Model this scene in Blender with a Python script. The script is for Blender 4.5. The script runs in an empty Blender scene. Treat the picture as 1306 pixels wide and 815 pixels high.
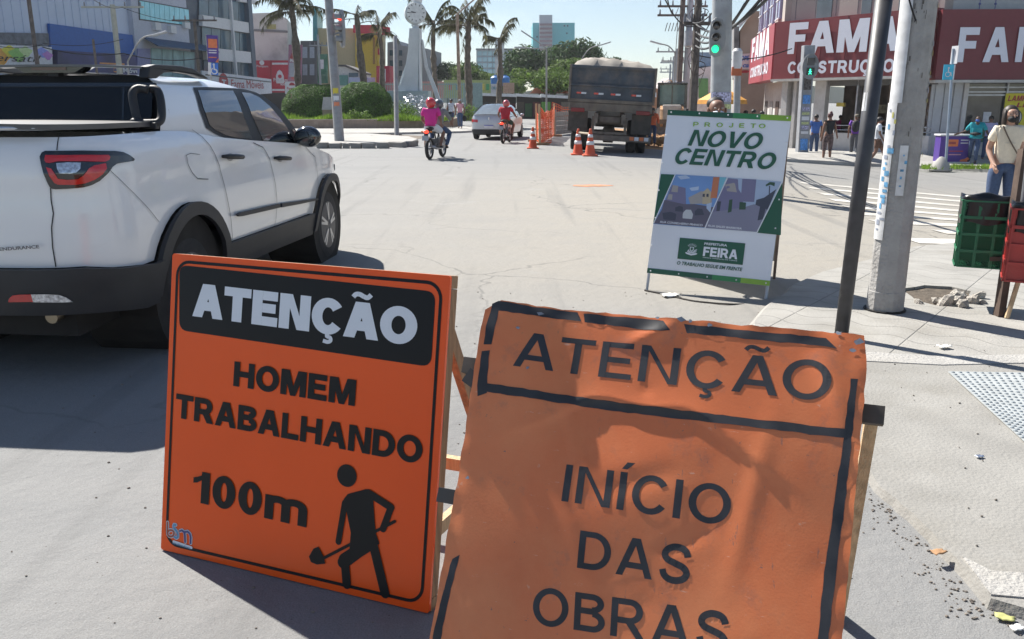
import bpy, bmesh, math, random
from mathutils import Vector, Matrix
from mathutils.geometry import tessellate_polygon
random.seed(7)
R = math.radians
scene = bpy.context.scene
col = scene.collection

# ------------------------------------------------------------------ camera, light, exposure
CH, PITCH, F = 1.55, math.atan(277.5 / 1080), 1080.0
cam = bpy.data.objects.new('camera', bpy.data.cameras.new('camera'))
cam.location = (0, 0, CH)
cam.rotation_euler = (math.pi / 2 - PITCH, 0, 0)
cam.data.sensor_width = 36
cam.data.lens = F / 1306 * 36
cam.data.clip_start = 0.05
cam.data.clip_end = 6000
col.objects.link(cam)
scene.camera = cam
SUN_AZ, SUN_EL = R(-40), R(47)
w = bpy.data.worlds.new('World'); scene.world = w; w.use_nodes = True
wn, wl = w.node_tree.nodes, w.node_tree.links
bg = wn['Background']; bg.inputs[1].default_value = 0.055
sky = wn.new('ShaderNodeTexSky'); sky.sky_type = 'NISHITA'; sky.sun_disc = False
sky.sun_elevation = SUN_EL; sky.sun_rotation = SUN_AZ
sky.air_density = 1.0; sky.dust_density = .25; sky.ozone_density = 3.2
tc = wn.new('ShaderNodeTexCoord'); mp = wn.new('ShaderNodeMapping'); mp.inputs['Scale'].default_value = (1.2, 1.2, 4.5)
nz = wn.new('ShaderNodeTexNoise'); nz.inputs['Scale'].default_value = 3.2; nz.inputs['Detail'].default_value = 7; nz.inputs['Roughness'].default_value = .62
rp = wn.new('ShaderNodeValToRGB'); rp.color_ramp.elements[0].position = .52; rp.color_ramp.elements[1].position = .70
sc = wn.new('ShaderNodeMath'); sc.operation = 'MULTIPLY'; sc.inputs[1].default_value = .26
mx = wn.new('ShaderNodeMix'); mx.data_type = 'RGBA'; mx.inputs[7].default_value = (11, 11.6, 12.2, 1)
wl.new(tc.outputs['Generated'], mp.inputs[0]); wl.new(mp.outputs[0], nz.inputs['Vector']); wl.new(nz.outputs[0], rp.inputs[0])
wl.new(rp.outputs[0], sc.inputs[0]); sp_ = wn.new('ShaderNodeSeparateXYZ'); wl.new(tc.outputs['Generated'], sp_.inputs[0])
hz = wn.new('ShaderNodeMapRange'); hz.interpolation_type = 'SMOOTHSTEP'; hz.inputs[1].default_value = -.02; hz.inputs[2].default_value = .30; hz.inputs[3].default_value = .16; hz.inputs[4].default_value = 0; wl.new(sp_.outputs[2], hz.inputs[0])
mxx = wn.new('ShaderNodeMath'); mxx.operation = 'MAXIMUM'; wl.new(hz.outputs[0], mxx.inputs[0]); wl.new(sc.outputs[0], mxx.inputs[1]); wl.new(mxx.outputs[0], mx.inputs[0]); wl.new(sky.outputs[0], mx.inputs[6]); wl.new(mx.outputs[2], bg.inputs[0])
sun = bpy.data.objects.new('sun', bpy.data.lights.new('sun', 'SUN'))
sun.data.energy = 4.8; sun.data.angle = R(.53); sun.data.color = (1, .955, .88)
SV = Vector((math.sin(SUN_AZ) * math.cos(SUN_EL), math.cos(SUN_AZ) * math.cos(SUN_EL), math.sin(SUN_EL)))
sun.rotation_euler = SV.to_track_quat('Z', 'Y').to_euler()
col.objects.link(sun)
scene.view_settings.view_transform = 'Standard'; scene.view_settings.look = 'None'
scene.view_settings.gamma = 1; scene.view_settings.use_curve_mapping = False
scene.view_settings.exposure = 1.12
scene.render.engine = 'CYCLES'
scene.cycles.max_bounces = 6; scene.cycles.transparent_max_bounces = 6

# ------------------------------------------------------------------ helpers
def ss(t):
 t = max(0, min(1, t)); return t * t * (3 - 2 * t)
def gz(x, y):                                   # the ground falls away to the right
 return -0.65 * ss((x - 2.5) / 11) * ss((y - 7) / 8)
PC, PS = math.cos(PITCH), math.sin(PITCH)
def ray(u, v):
 X = (u - 653) / F; Y = (407.5 - v) / F
 return Vector((X, PC + Y * PS, -PS + Y * PC))
def G(u, v, dz=0):                              # photograph pixel to a point of the ground
 r = ray(u, v); z = 0
 for _ in range(12):
  t = (z + dz - CH) / r.z; z = gz(r.x * t, r.y * t)
 return Vector((r.x * t, r.y * t, z + dz))
def D(u, v, y):                                 # photograph pixel to a point at distance y
 r = ray(u, v); t = y / r.y
 return Vector((r.x * t, y, CH + r.z * t))
class Frame:                                    # a plane with origin, right, up, normal
 def __init__(s, O, az, lean=0, roll=0):
  s.O = Vector(O)
  r = Vector((math.cos(az), -math.sin(az), 0))
  u = Vector((math.sin(az) * math.sin(lean), math.cos(az) * math.sin(lean), math.cos(lean)))
  s.R = r * math.cos(roll) + u * math.sin(roll); s.U = -r * math.sin(roll) + u * math.cos(roll)
  s.N = s.R.cross(s.U)
 def px(s, u, v):
  r = ray(u, v); o = Vector((0, 0, CH)); t = (s.O - o).dot(s.N) / r.dot(s.N); p = o + r * t - s.O
  return (p.dot(s.R), p.dot(s.U))
 def at(s, a, b, n=0): return s.O + s.R * a + s.U * b + s.N * n

# ---- materials
MATS = {}
def mat(name, c, rough=.6, metal=0, var=.12, scale=6, bump=0, bscale=None, dirt=0, dirtc=(.16, .12, .08), coat=0, emit=0, alpha=None, trans=0, spec=None):
 if name in MATS: return MATS[name]
 m = bpy.data.materials.new(name); m.use_nodes = True; MATS[name] = m
 n, l = m.node_tree.nodes, m.node_tree.links; b = n['Principled BSDF']
 b.inputs['Roughness'].default_value = rough; b.inputs['Metallic'].default_value = metal
 b.inputs['Coat Weight'].default_value = coat; b.inputs['Coat Roughness'].default_value = .06
 if spec is not None: b.inputs['Specular IOR Level'].default_value = spec
 if trans: b.inputs['Transmission Weight'].default_value = trans
 if emit:
  b.inputs['Emission Color'].default_value = (*c, 1); b.inputs['Emission Strength'].default_value = emit
 t = n.new('ShaderNodeTexCoord'); z = n.new('ShaderNodeTexNoise'); z.inputs['Scale'].default_value = scale; z.inputs['Detail'].default_value = 5
 l.new(t.outputs['Object'], z.inputs['Vector'])
 mr = n.new('ShaderNodeMapRange'); mr.inputs[1].default_value = .3; mr.inputs[2].default_value = .7; mr.inputs[3].default_value = 1 - var; mr.inputs[4].default_value = 1 + var
 l.new(z.outputs[0], mr.inputs[0])
 mu = n.new('ShaderNodeMix'); mu.data_type = 'RGBA'; mu.blend_type = 'MULTIPLY'; mu.inputs[0].default_value = 1; mu.inputs[6].default_value = (*c, 1)
 l.new(mr.outputs[0], mu.inputs[7]); out = mu.outputs[2]
 if dirt:
  z2 = n.new('ShaderNodeTexNoise'); z2.inputs['Scale'].default_value = scale * .37; z2.inputs['Detail'].default_value = 8; z2.inputs['Roughness'].default_value = .7
  l.new(t.outputs['Object'], z2.inputs['Vector'])
  m2 = n.new('ShaderNodeMapRange'); m2.inputs[1].default_value = .48; m2.inputs[2].default_value = .72; m2.inputs[4].default_value = dirt
  l.new(z2.outputs[0], m2.inputs[0])
  mm = n.new('ShaderNodeMix'); mm.data_type = 'RGBA'; mm.inputs[7].default_value = (*dirtc, 1)
  l.new(m2.outputs[0], mm.inputs[0]); l.new(out, mm.inputs[6]); out = mm.outputs[2]
 l.new(out, b.inputs['Base Color'])
 if bump:
  zb = n.new('ShaderNodeTexNoise'); zb.inputs['Scale'].default_value = bscale or scale * 4; zb.inputs['Detail'].default_value = 4
  l.new(t.outputs['Object'], zb.inputs['Vector'])
  bm_ = n.new('ShaderNodeBump'); bm_.inputs['Strength'].default_value = bump; bm_.inputs['Distance'].default_value = .02
  l.new(zb.outputs[0], bm_.inputs['Height']); l.new(bm_.outputs[0], b.inputs['Normal'])
 return m

# ---- object properties
def tag(o, label=None, cat=None, group=None, kind=None):
 if label: o['label'] = label
 if cat: o['category'] = cat
 if group: o['group'] = group
 if kind: o['kind'] = kind
 return o
def thing(name, label, cat, loc=(0, 0, 0), az=0, group=None):
 o = bpy.data.objects.new(name, None); col.objects.link(o); o.empty_display_size = .2
 o.location = loc; o.rotation_euler = (0, 0, -az)
 return tag(o, label, cat, group)
KIDS = {}
def link(o, parent):
 col.objects.link(o)
 if parent is not None:
  o.parent = parent; KIDS.setdefault(parent.name, []).append(o)
 return o
def clone(o, parent=None, **kw):
 c = o.copy(); col.objects.link(c)
 if parent is not None:
  c.parent = parent; KIDS.setdefault(parent.name, []).append(c)
 for k in KIDS.get(o.name, []): clone(k, c)
 for k, v in kw.items():
  if k == 'loc': c.location = v
  elif k == 'az': c.rotation_euler = (0, 0, -v)
  elif k == 'scale': c.scale = (v, v, v)
  else: c[k] = v
 return c

def basis(d, up=Vector((0, 0, 1))):
 d = Vector(d).normalized()
 if abs(d.dot(up)) > .98: up = Vector((1, 0, 0)) if abs(d.x) < .9 else Vector((0, 1, 0))
 a = d.cross(up).normalized(); b = a.cross(d).normalized(); return a, b, d
class MB:
 def __init__(s): s.v = []; s.f = []; s.m = []; s.mi = 0
 def add(s, vs, fs):
  k = len(s.v); s.v += [tuple(p) for p in vs]; s.f += [tuple(i + k for i in f) for f in fs]; s.m += [s.mi] * len(fs); return s
 def box(s, c, d, M=None, taper=1):
  c = Vector(c); x, y, z = d[0] / 2, d[1] / 2, d[2] / 2; t = taper
  P = [(-x, -y, -z), (x, -y, -z), (x, y, -z), (-x, y, -z), (-x * t, -y * t, z), (x * t, -y * t, z), (x * t, y * t, z), (-x * t, y * t, z)]
  P = [c + (M @ Vector(p) if M else Vector(p)) for p in P]
  return s.add(P, [(0, 3, 2, 1), (4, 5, 6, 7), (0, 1, 5, 4), (1, 2, 6, 5), (2, 3, 7, 6), (3, 0, 4, 7)])
 def beam(s, p, q, wd, ht, up=Vector((0, 0, 1))):
  p, q = Vector(p), Vector(q); a, b, d = basis(q - p, up); M = Matrix((a, d, b)).transposed()
  return s.box((p + q) / 2, (wd, (q - p).length, ht), M)
 def tube(s, pts, r, n=8, cap=True, sq=1):
  pts = [Vector(p) for p in pts]; rr = r if isinstance(r, (list, tuple)) else [r] * len(pts)
  k = len(s.v); N = len(pts); a0 = None; V = []; Fc = []
  for i, p in enumerate(pts):
   d = (pts[min(i + 1, N - 1)] - pts[max(i - 1, 0)])
   a, b, d = basis(d)
   if a0 is not None:
    a = (a0 - d * a0.dot(d)); a = a.normalized() if a.length > 1e-6 else a0; b = a.cross(d)
   a0 = a
   for j in range(n):
    t = 2 * math.pi * j / n
    V.append(p + a * math.cos(t) * rr[i] + b * math.sin(t) * rr[i] * sq)
  for i in range(N - 1):
   for j in range(n):
    Fc.append((i * n + j, i * n + (j + 1) % n, (i + 1) * n + (j + 1) % n, (i + 1) * n + j))
  if cap: Fc.append(tuple(range(n))[::-1]); Fc.append(tuple((N - 1) * n + j for j in range(n)))
  return s.add(V, Fc)
 def lathe(s, prof, c=(0, 0, 0), axis='z', n=24, close=False):
  c = Vector(c); V = []; Fc = []; N = len(prof)
  for r, h in prof:
   for j in range(n):
    t = 2 * math.pi * j / n; x, y = r * math.cos(t), r * math.sin(t)
    V.append(c + (Vector((x, y, h)) if axis == 'z' else Vector((h, x, y)) if axis == 'x' else Vector((y, h, x))))
  for i in range(N if close else N - 1):
   for j in range(n): Fc.append((i * n + j, i * n + (j + 1) % n, ((i + 1) % N) * n + (j + 1) % n, ((i + 1) % N) * n + j))
  if not close:
   if prof[0][0] > 1e-4: Fc.append(tuple(range(n))[::-1])
   if prof[-1][0] > 1e-4: Fc.append(tuple((N - 1) * n + j for j in range(n)))
  return s.add(V, Fc)
 def ball(s, c, r, n=10, jit=0, M=None):
  c = Vector(c); r = Vector(r) if not isinstance(r, (int, float)) else Vector((r, r, r)); V = []; Fc = []; m = max(4, n // 2 + 1)
  for i in range(m + 1):
   ph = math.pi * i / m
   for j in range(n):
    t = 2 * math.pi * j / n; q = 1 + random.uniform(-jit, jit)
    p = Vector((r.x * math.sin(ph) * math.cos(t), r.y * math.sin(ph) * math.sin(t), r.z * math.cos(ph))) * q
    V.append(c + (M @ p if M else p))
  for i in range(m):
   for j in range(n): Fc.append((i * n + j, (i + 1) * n + j, (i + 1) * n + (j + 1) % n, i * n + (j + 1) % n))
  return s.add(V, Fc)
 def prism(s, poly, fr, d0, d1):             # 2D outline in a Frame, from normal offset d0 to d1
  k = len(poly); V = [fr.at(a, b, d0) for a, b in poly] + [fr.at(a, b, d1) for a, b in poly]
  tri = tessellate_polygon([[Vector((a, b, 0)) for a, b in poly]])
  Fc = [tuple(t) for t in tri] + [tuple(i + k for i in t) for t in tri] + [(i, (i + 1) % k, k + (i + 1) % k, k + i) for i in range(k)]
  return s.add(V, Fc)
 def build(s, name, m, parent=None, smooth=False, world=False, bev=0, sub=0, fix=True):
  me = bpy.data.meshes.new(name); vs = s.v
  if world and parent is not None:
   root = parent
   while root.parent: root = root.parent
   M = (Matrix.Translation(root.location) @ root.rotation_euler.to_matrix().to_4x4()).inverted()
   vs = [M @ Vector(p) for p in vs]
  me.from_pydata([tuple(p) for p in vs], [], s.f)
  if fix:
   bm = bmesh.new(); bm.from_mesh(me); bmesh.ops.recalc_face_normals(bm, faces=bm.faces); bm.to_mesh(me); bm.free()
  for x in (m if isinstance(m, (list, tuple)) else [m]): me.materials.append(x)
  if len(me.polygons) == len(s.m): me.polygons.foreach_set('material_index', s.m)
  if smooth: me.shade_smooth()
  if smooth == 2: me.set_sharp_from_angle(angle=R(38))
  o = bpy.data.objects.new(name, me); link(o, parent)
  if bev:
   b = o.modifiers.new('bevel', 'BEVEL'); b.width = bev; b.segments = 2; b.limit_method = 'ANGLE'
  if sub:
   b = o.modifiers.new('sub', 'SUBSURF'); b.levels = b.render_levels = sub
  return o

def patch(poly, fn, name, m, parent, res=(.08, .08), holes=(), smooth=True, thick=0, world=False):
 """a 2D outline cut into a grid and laid onto a curved surface fn(a, b) -> Vector"""
 loops = [[Vector((a, b, 0)) for a, b in poly]] + [[Vector((a, b, 0)) for a, b in h] for h in holes]
 bm = bmesh.new(); allv = [bm.verts.new(p) for L in loops for p in L]
 for t in tessellate_polygon(loops):
  try: bm.faces.new([allv[i] for i in t])
  except ValueError: pass
 xs = [p[0] for p in poly]; ys = [p[1] for p in poly]
 for ax, (lo, hi), st in ((0, (min(xs), max(xs)), res[0]), (1, (min(ys), max(ys)), res[1])):
  k = math.ceil(lo / st)
  while k * st < hi:
   no = Vector((1, 0, 0)) if ax == 0 else Vector((0, 1, 0))
   bmesh.ops.bisect_plane(bm, geom=bm.verts[:] + bm.edges[:] + bm.faces[:], plane_co=no * (k * st + 1e-5), plane_no=no, dist=1e-6); k += 1
 for v in bm.verts: v.co = fn(v.co.x, v.co.y)
 if world and parent is not None:
  root = parent
  while root.parent: root = root.parent
  bmesh.ops.transform(bm, verts=bm.verts, matrix=(Matrix.Translation(root.location) @ root.rotation_euler.to_matrix().to_4x4()).inverted())
 bmesh.ops.remove_doubles(bm, verts=bm.verts, dist=1e-5)
 if thick:
  bmesh.ops.solidify(bm, geom=bm.faces[:], thickness=thick)
 bmesh.ops.recalc_face_normals(bm, faces=bm.faces)
 me = bpy.data.meshes.new(name); bm.to_mesh(me); bm.free(); me.materials.append(m)
 if smooth: me.shade_smooth(); me.set_sharp_from_angle(angle=R(40))
 o = bpy.data.objects.new(name, me); link(o, parent); return o

def glyphs(s, bold=0, shear=0, space=1):
 cu = bpy.data.curves.new('t', 'FONT'); cu.body = s; cu.offset = bold; cu.shear = shear; cu.resolution_u = 4; cu.space_character = space
 o = bpy.data.objects.new('t', cu); col.objects.link(o)
 dg = bpy.context.evaluated_depsgraph_get(); me = bpy.data.meshes.new_from_object(o.evaluated_get(dg))
 bpy.data.objects.remove(o); bpy.data.curves.remove(cu); return me
def lettering(s, fr, p0, p1, cap, m, parent, bold=.02, shear=0, off=.003, space=1, fn=None, caps='H', name='lettering', world=True):
 """text from p0 to p1 (both on the baseline, frame coordinates), capital height cap"""
 ref = glyphs(caps, bold); ch = max(v.co.y for v in ref.vertices); cb = min(v.co.y for v in ref.vertices); bpy.data.meshes.remove(ref)
 me = glyphs(s, bold, shear, space)
 if not me.vertices: return None
 x0 = min(v.co.x for v in me.vertices); x1 = max(v.co.x for v in me.vertices)
 d = Vector((p1[0] - p0[0], p1[1] - p0[1])); L = d.length; d /= L; n = Vector((-d.y, d.x))
 bm = bmesh.new(); bm.from_mesh(me); bpy.data.meshes.remove(me)
 for v in bm.verts:
  a = (v.co.x - x0) / (x1 - x0) * L; b = (v.co.y - cb) / (ch - cb) * cap
  v.co = Vector((p0[0] + d.x * a + n.x * b, p0[1] + d.y * a + n.y * b, 0))
 if fn:
  bmesh.ops.triangulate(bm, faces=bm.faces)
  for ax in (0, 1):
   no = Vector((1, 0, 0)) if ax == 0 else Vector((0, 1, 0)); cs = [v.co[ax] for v in bm.verts]; k = math.ceil(min(cs) / .012)
   while k * .012 < max(cs):
    bmesh.ops.bisect_plane(bm, geom=bm.verts[:] + bm.edges[:] + bm.faces[:], plane_co=no * (k * .012), plane_no=no, dist=1e-6); k += 1
 root = parent
 while root.parent: root = root.parent
 M = (Matrix.Translation(root.location) @ root.rotation_euler.to_matrix().to_4x4()).inverted()
 for v in bm.verts:
  p = fr.at(v.co.x, v.co.y, off + (fn(v.co.x, v.co.y) if fn else 0)); v.co = M @ p if world else p
 me = bpy.data.meshes.new(name); bm.to_mesh(me); bm.free(); me.materials.append(m)
 return link(bpy.data.objects.new(name, me), parent)
def textpx(s, fr, a, b, cappx, m, parent, **kw):   # baseline given by two photograph pixels
 p0, p1 = fr.px(*a), fr.px(*b); q = fr.px(a[0], a[1] - cappx)
 return lettering(s, fr, p0, p1, math.hypot(q[0] - p0[0], q[1] - p0[1]), m, parent, **kw)
def flat(poly, fr, off, m, parent, name, fn=None, res=.03):
 if fn: return patch(poly, lambda a, b: fr.at(a, b, off + fn(a, b)), name, m, parent, (res, res), world=True)
 b = MB(); tri = tessellate_polygon([[Vector((x, y, 0)) for x, y in poly]])
 b.add([fr.at(x, y, off) for x, y in poly], [tuple(t) for t in tri]); return b.build(name, m, parent, world=True, fix=False)
def circle(c, r, n=20, a0=0, a1=2 * math.pi, ry=None):
 ry = ry or r; return [(c[0] + r * math.cos(a0 + (a1 - a0) * i / n), c[1] + ry * math.sin(a0 + (a1 - a0) * i / n)) for i in range(n + (a1 - a0 < 6.28))]
def rrect(x0, y0, x1, y1, r, n=5):
 P = []
 for cx, cy, a in ((x1 - r, y1 - r, 0), (x0 + r, y1 - r, 90), (x0 + r, y0 + r, 180), (x1 - r, y0 + r, 270)):
  P += [(cx + r * math.cos(R(a + 90 * i / n)), cy + r * math.sin(R(a + 90 * i / n))) for i in range(n + 1)]
 return P
def strip(p, q, wd):                             # flat capsule outline
 dx, dy = q[0] - p[0], q[1] - p[1]; L = math.hypot(dx, dy) or 1; nx, ny = -dy / L * wd / 2, dx / L * wd / 2; P = []
 a = math.atan2(ny, nx)
 for i in range(7): t = a + math.pi * i / 6; P.append((p[0] + wd / 2 * math.cos(t), p[1] + wd / 2 * math.sin(t)))
 for i in range(7): t = a + math.pi + math.pi * i / 6; P.append((q[0] + wd / 2 * math.cos(t), q[1] + wd / 2 * math.sin(t)))
 return P
def bar(p, q, wd):
 dx, dy = q[0] - p[0], q[1] - p[1]; L = math.hypot(dx, dy); nx, ny = -dy / L * wd / 2, dx / L * wd / 2
 return [(p[0] + nx, p[1] + ny), (p[0] - nx, p[1] - ny), (q[0] - nx, q[1] - ny), (q[0] + nx, q[1] + ny)]
def catmull(P, n=6):
 out = []
 for i in range(len(P) - 1):
  p0 = P[max(i - 1, 0)]; p1 = P[i]; p2 = P[i + 1]; p3 = P[min(i + 2, len(P) - 1)]
  for k in range(n):
   t = k / n
   out.append(tuple(.5 * (2 * b + (c - a) * t + (2 * a - 5 * b + 4 * c - d) * t * t + (3 * b - a - 3 * c + d) * t ** 3) for a, b, c, d in zip(p0, p1, p2, p3)))
 out.append(tuple(P[-1])); return out
def lerp(P, x):                                  # piecewise linear
 if x <= P[0][0]: return P[0][1]
 for (a, b), (c, d) in zip(P, P[1:]):
  if x <= c: return b + (d - b) * (x - a) / (c - a)
 return P[-1][1]
# ---- drawn capitals for the large lettering (grotesque shapes built from outlines)
def stroke_pieces(path, wd, n=5):
 o = stroke_poly(path, wd, n); k = len(o) // 2; return [([o[i], o[i + 1], o[2 * k - 2 - i], o[2 * k - 1 - i]], []) for i in range(k - 1)]
def stroke_poly(path, wd, n=5):
 P = catmull([(a, b) for a, b in path], n); L = []; Rr = []
 for i, p in enumerate(P):
  a, c = P[max(i - 1, 0)], P[min(i + 1, len(P) - 1)]; d = math.dist(a, c) or 1; nx, ny = -(c[1] - a[1]) / d, (c[0] - a[0]) / d
  L.append((p[0] + nx * wd / 2, p[1] + ny * wd / 2)); Rr.append((p[0] - nx * wd / 2, p[1] - ny * wd / 2))
 return L + Rr[::-1]
def ring_(cx, cy, rx, ry, a0, a1, tx, ty, n=18):
 o = [(cx + rx * math.cos(R(a0 + (a1 - a0) * i / n)), cy + ry * math.sin(R(a0 + (a1 - a0) * i / n))) for i in range(n + 1)]
 k = [(cx + (rx - tx) * math.cos(R(a0 + (a1 - a0) * i / n)), cy + (ry - ty) * math.sin(R(a0 + (a1 - a0) * i / n))) for i in range(n + 1)]
 return o + k[::-1]
def glyph(c, t):
 u = t * .84; r = lambda a, b, x, y: ([(a, b), (x, b), (x, y), (a, y)], [])
 if c in 'AÃ':
  W, d, a = 1.0, t * 1.04, t * .63; k = W / 2 - a; h1, h2 = .21, .21 + u
  g = [([(0, 0), (W / 2 - a, 1), (W / 2 + a, 1), (W, 0), (W - d, 0), (W - d - h1 * k, h1), (d + h1 * k, h1), (d, 0)], [[(d + h2 * k, h2), (W - d - h2 * k, h2), (W / 2, (W / 2 - d) / k)]])]
  if c == 'Ã': g += stroke_pieces([(.22, 1.12), (.29, 1.20), (.40, 1.21), (.52, 1.16), (.63, 1.14), (.72, 1.23)], min(u * .7, .13), 3)
  return W, g
 if c == 'B': return .88, [r(0, 0, t, 1), r(t, 1 - u, .5, 1), r(t, .54 - u / 2, .52, .54 + u / 2), r(t, 0, .52, u), (ring_(.5, .75, .34, .25, -90, 90, t, u), []), (ring_(.52, .28, .37, .28, -90, 90, t, u), [])]
 if c in 'CÇ':
  g = [(ring_(.48, .5, .48, .515, 36, 324, t, u, 26), [])]
  if c == 'Ç': g += stroke_pieces([(.50, .02), (.48, -.06), (.58, -.09), (.60, -.17), (.52, -.22), (.38, -.20)], min(u * .6, .11), 3)
  return .90, g
 if c == 'D': return .92, [r(0, 0, t, 1), r(t, 1 - u, .40, 1), r(t, 0, .40, u), (ring_(.40, .5, .52, .5, -90, 90, t, u, 20), [])]
 if c == 'E': return .80, [r(0, 0, t, 1), r(t, 1 - u, .78, 1), r(t, .51 - u / 2, .73, .51 + u / 2), r(t, 0, .80, u)]
 if c == 'F': return .76, [r(0, 0, t, 1), r(t, 1 - u, .76, 1), r(t, .50 - u / 2, .68, .50 + u / 2)]
 if c == 'H': return .93, [r(0, 0, t, 1), r(.93 - t, 0, .93, 1), r(t, .52 - u / 2, .93 - t, .52 + u / 2)]
 if c in 'IÍ':
  g = [r(0, 0, t, 1)]
  if c == 'Í': g.append(([(t * .1, 1.08), (t * .9, 1.08), (t * 1.9, 1.27), (t * .8, 1.27)], []))
  return t, g
 if c == 'J': return .66, [r(.66 - t, .3, .66, 1), (ring_(.33, .32, .33, .34, 180, 360, t, u), [])]
 if c == 'L': return .76, [r(0, 0, t, 1), r(t, 0, .76, u)]
 if c == 'M': W = 1.10; return W, [r(0, 0, t, 1), r(W - t, 0, W, 1), ([(t * .3, 1), (t * 1.35, 1), (W / 2 + t * .42, 0), (W / 2 - t * .42, 0)], []), ([(W - t * .3, 1), (W - t * 1.35, 1), (W / 2 - t * .42, 0), (W / 2 + t * .42, 0)], [])]
 if c == 'N': W = .93; return W, [r(0, 0, t, 1), r(W - t, 0, W, 1), ([(t * .5, 1), (t * 1.2, 1), (W - t * .5, 0), (W - t * 1.2, 0)], [])]
 if c in 'O0':
  rx = .51 if c == 'O' else .34; o = circle((rx, .5), rx, 36, ry=.515); k = circle((rx, .5), rx - t, 36, ry=.515 - u); return rx * 2, [(o, [k])]
 if c == 'P': return .86, [r(0, 0, t, 1), r(t, 1 - u, .5, 1), r(t, .40 - u / 2, .5, .40 + u / 2), (ring_(.5, .70 - u / 4, .36, .30 + u / 4, -90, 90, t, u), [])]
 if c == 'R': return .95, [r(0, 0, t, 1), r(t, 1 - u, .5, 1), r(t, .44 - u / 2, .5, .44 + u / 2), (ring_(.5, .72 - u / 4, .37, .28 + u / 4, -90, 90, t, u), []), ([(.36, .44), (.36 + t * 1.25, .46), (.95, 0), (.95 - t * 1.2, 0)], [])]
 if c == 'S':
  h = t * .49; W = .84; m = lambda x, y: (h + x * (W - 2 * h), h + y * (1 - 2 * h) * 1.03 - .015)
  return W, stroke_pieces([m(*p) for p in ((.97, .74), (.90, .90), (.70, .99), (.40, 1.0), (.14, .90), (.05, .74), (.18, .60), (.50, .51), (.84, .41), (.98, .25), (.86, .08), (.58, 0), (.28, .02), (.08, .13), (.0, .29))], t * .95, 5)
 if c == 'T': return .86, [r(.43 - t / 2, 0, .43 + t / 2, 1 - u), r(0, 1 - u, .86, 1)]
 if c == 'U': return .92, [r(0, .38, t, 1), r(.92 - t, .38, .92, 1), (ring_(.46, .38, .46, .395, 180, 360, t, u, 20), [])]
 if c == 'V': return .96, [([(0, 1), (t * 1.08, 1), (.48, t * 1.1), (.96 - t * 1.08, 1), (.96, 1), (.48 + t * .58, 0), (.48 - t * .58, 0)], [])]
 if c == '1': return .50, [r(.5 - t, 0, .5, 1), ([(0, .60), (.12, .63), (.5 - t + .01, .74), (.5 - t + .01, 1), (.33, 1), (.24, .88), (.12, .81), (0, .77)], [])]
 if c == 'm': return 1.14, [r(0, 0, t, .74), (ring_(t / 2 + .2357, .50, .235 + t / 2, .255, 0, 180, t, u), []), (ring_(t / 2 + .7, .50, .235 + t / 2, .2553, 0, 180, t, u), []), r(.47, 0, .47 + t, .5), r(.94 - 0, 0, .94 + t, .5)]
 return .35, []
def letters(s, fr, p0, p1, cap, m, parent, t=.21, off=.003, gap=.10, shear=0, fn=None, step=.012, name='lettering'):
 x = 0; items = []; ki = 0
 for i, c in enumerate(s):
  W, g = glyph(c, t)
  if c == ' ': x += .32; continue
  items += [(x, o, h) for o, h in g]; x += W + gap * (.45 if c in 'AÃTVL' and i + 1 < len(s) and s[i + 1] in 'TAÃVO' else 1)
 total = x - gap; d = Vector((p1[0] - p0[0], p1[1] - p0[1])); L = d.length; d /= L; n = Vector((-d.y, d.x)); kx = L / total
 root = parent
 while root.parent: root = root.parent
 Mi = (Matrix.Translation(root.location) @ root.rotation_euler.to_matrix().to_4x4()).inverted(); bm = bmesh.new()
 for q, (x0, o, hs) in enumerate(items):
  b2 = bmesh.new(); loops = [[Vector((a, b, 0)) for a, b in lp] for lp in [o] + hs]; vs = []
  for lp in loops:
   for p in lp:
    X, Y = (x0 + p.x + shear * p.y) * kx, p.y * cap; vs.append(b2.verts.new((p0[0] + d.x * X + n.x * Y, p0[1] + d.y * X + n.y * Y, 0)))
  for tr in tessellate_polygon(loops):
   try: b2.faces.new([vs[i] for i in tr])
   except ValueError: pass
  if fn:
   for ax in (0, 1):
    no = Vector((1, 0, 0)) if ax == 0 else Vector((0, 1, 0)); cs = [v.co[ax] for v in b2.verts]; k = math.ceil(min(cs) / step)
    while k * step < max(cs): bmesh.ops.bisect_plane(b2, geom=b2.verts[:] + b2.edges[:] + b2.faces[:], plane_co=no * (k * step), plane_no=no, dist=1e-6); k += 1
  mp = {}
  for v in b2.verts: mp[v.index if False else v] = bm.verts.new(Mi @ fr.at(v.co.x, v.co.y, off + (q % 4) * .00012 + (fn(v.co.x, v.co.y) if fn else 0)))
  for f in b2.faces: bm.faces.new([mp[v] for v in f.verts])
  b2.free()
 me = bpy.data.meshes.new(name); bm.to_mesh(me); bm.free(); me.materials.append(m)
 return link(bpy.data.objects.new(name, me), parent)
def letpx(s, fr, a, b, cappx, m, parent, **kw):
 p0, p1 = fr.px(*a), fr.px(*b); q = fr.px(a[0], a[1] - cappx)
 return letters(s, fr, p0, p1, math.hypot(q[0] - p0[0], q[1] - p0[1]), m, parent, **kw)
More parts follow.
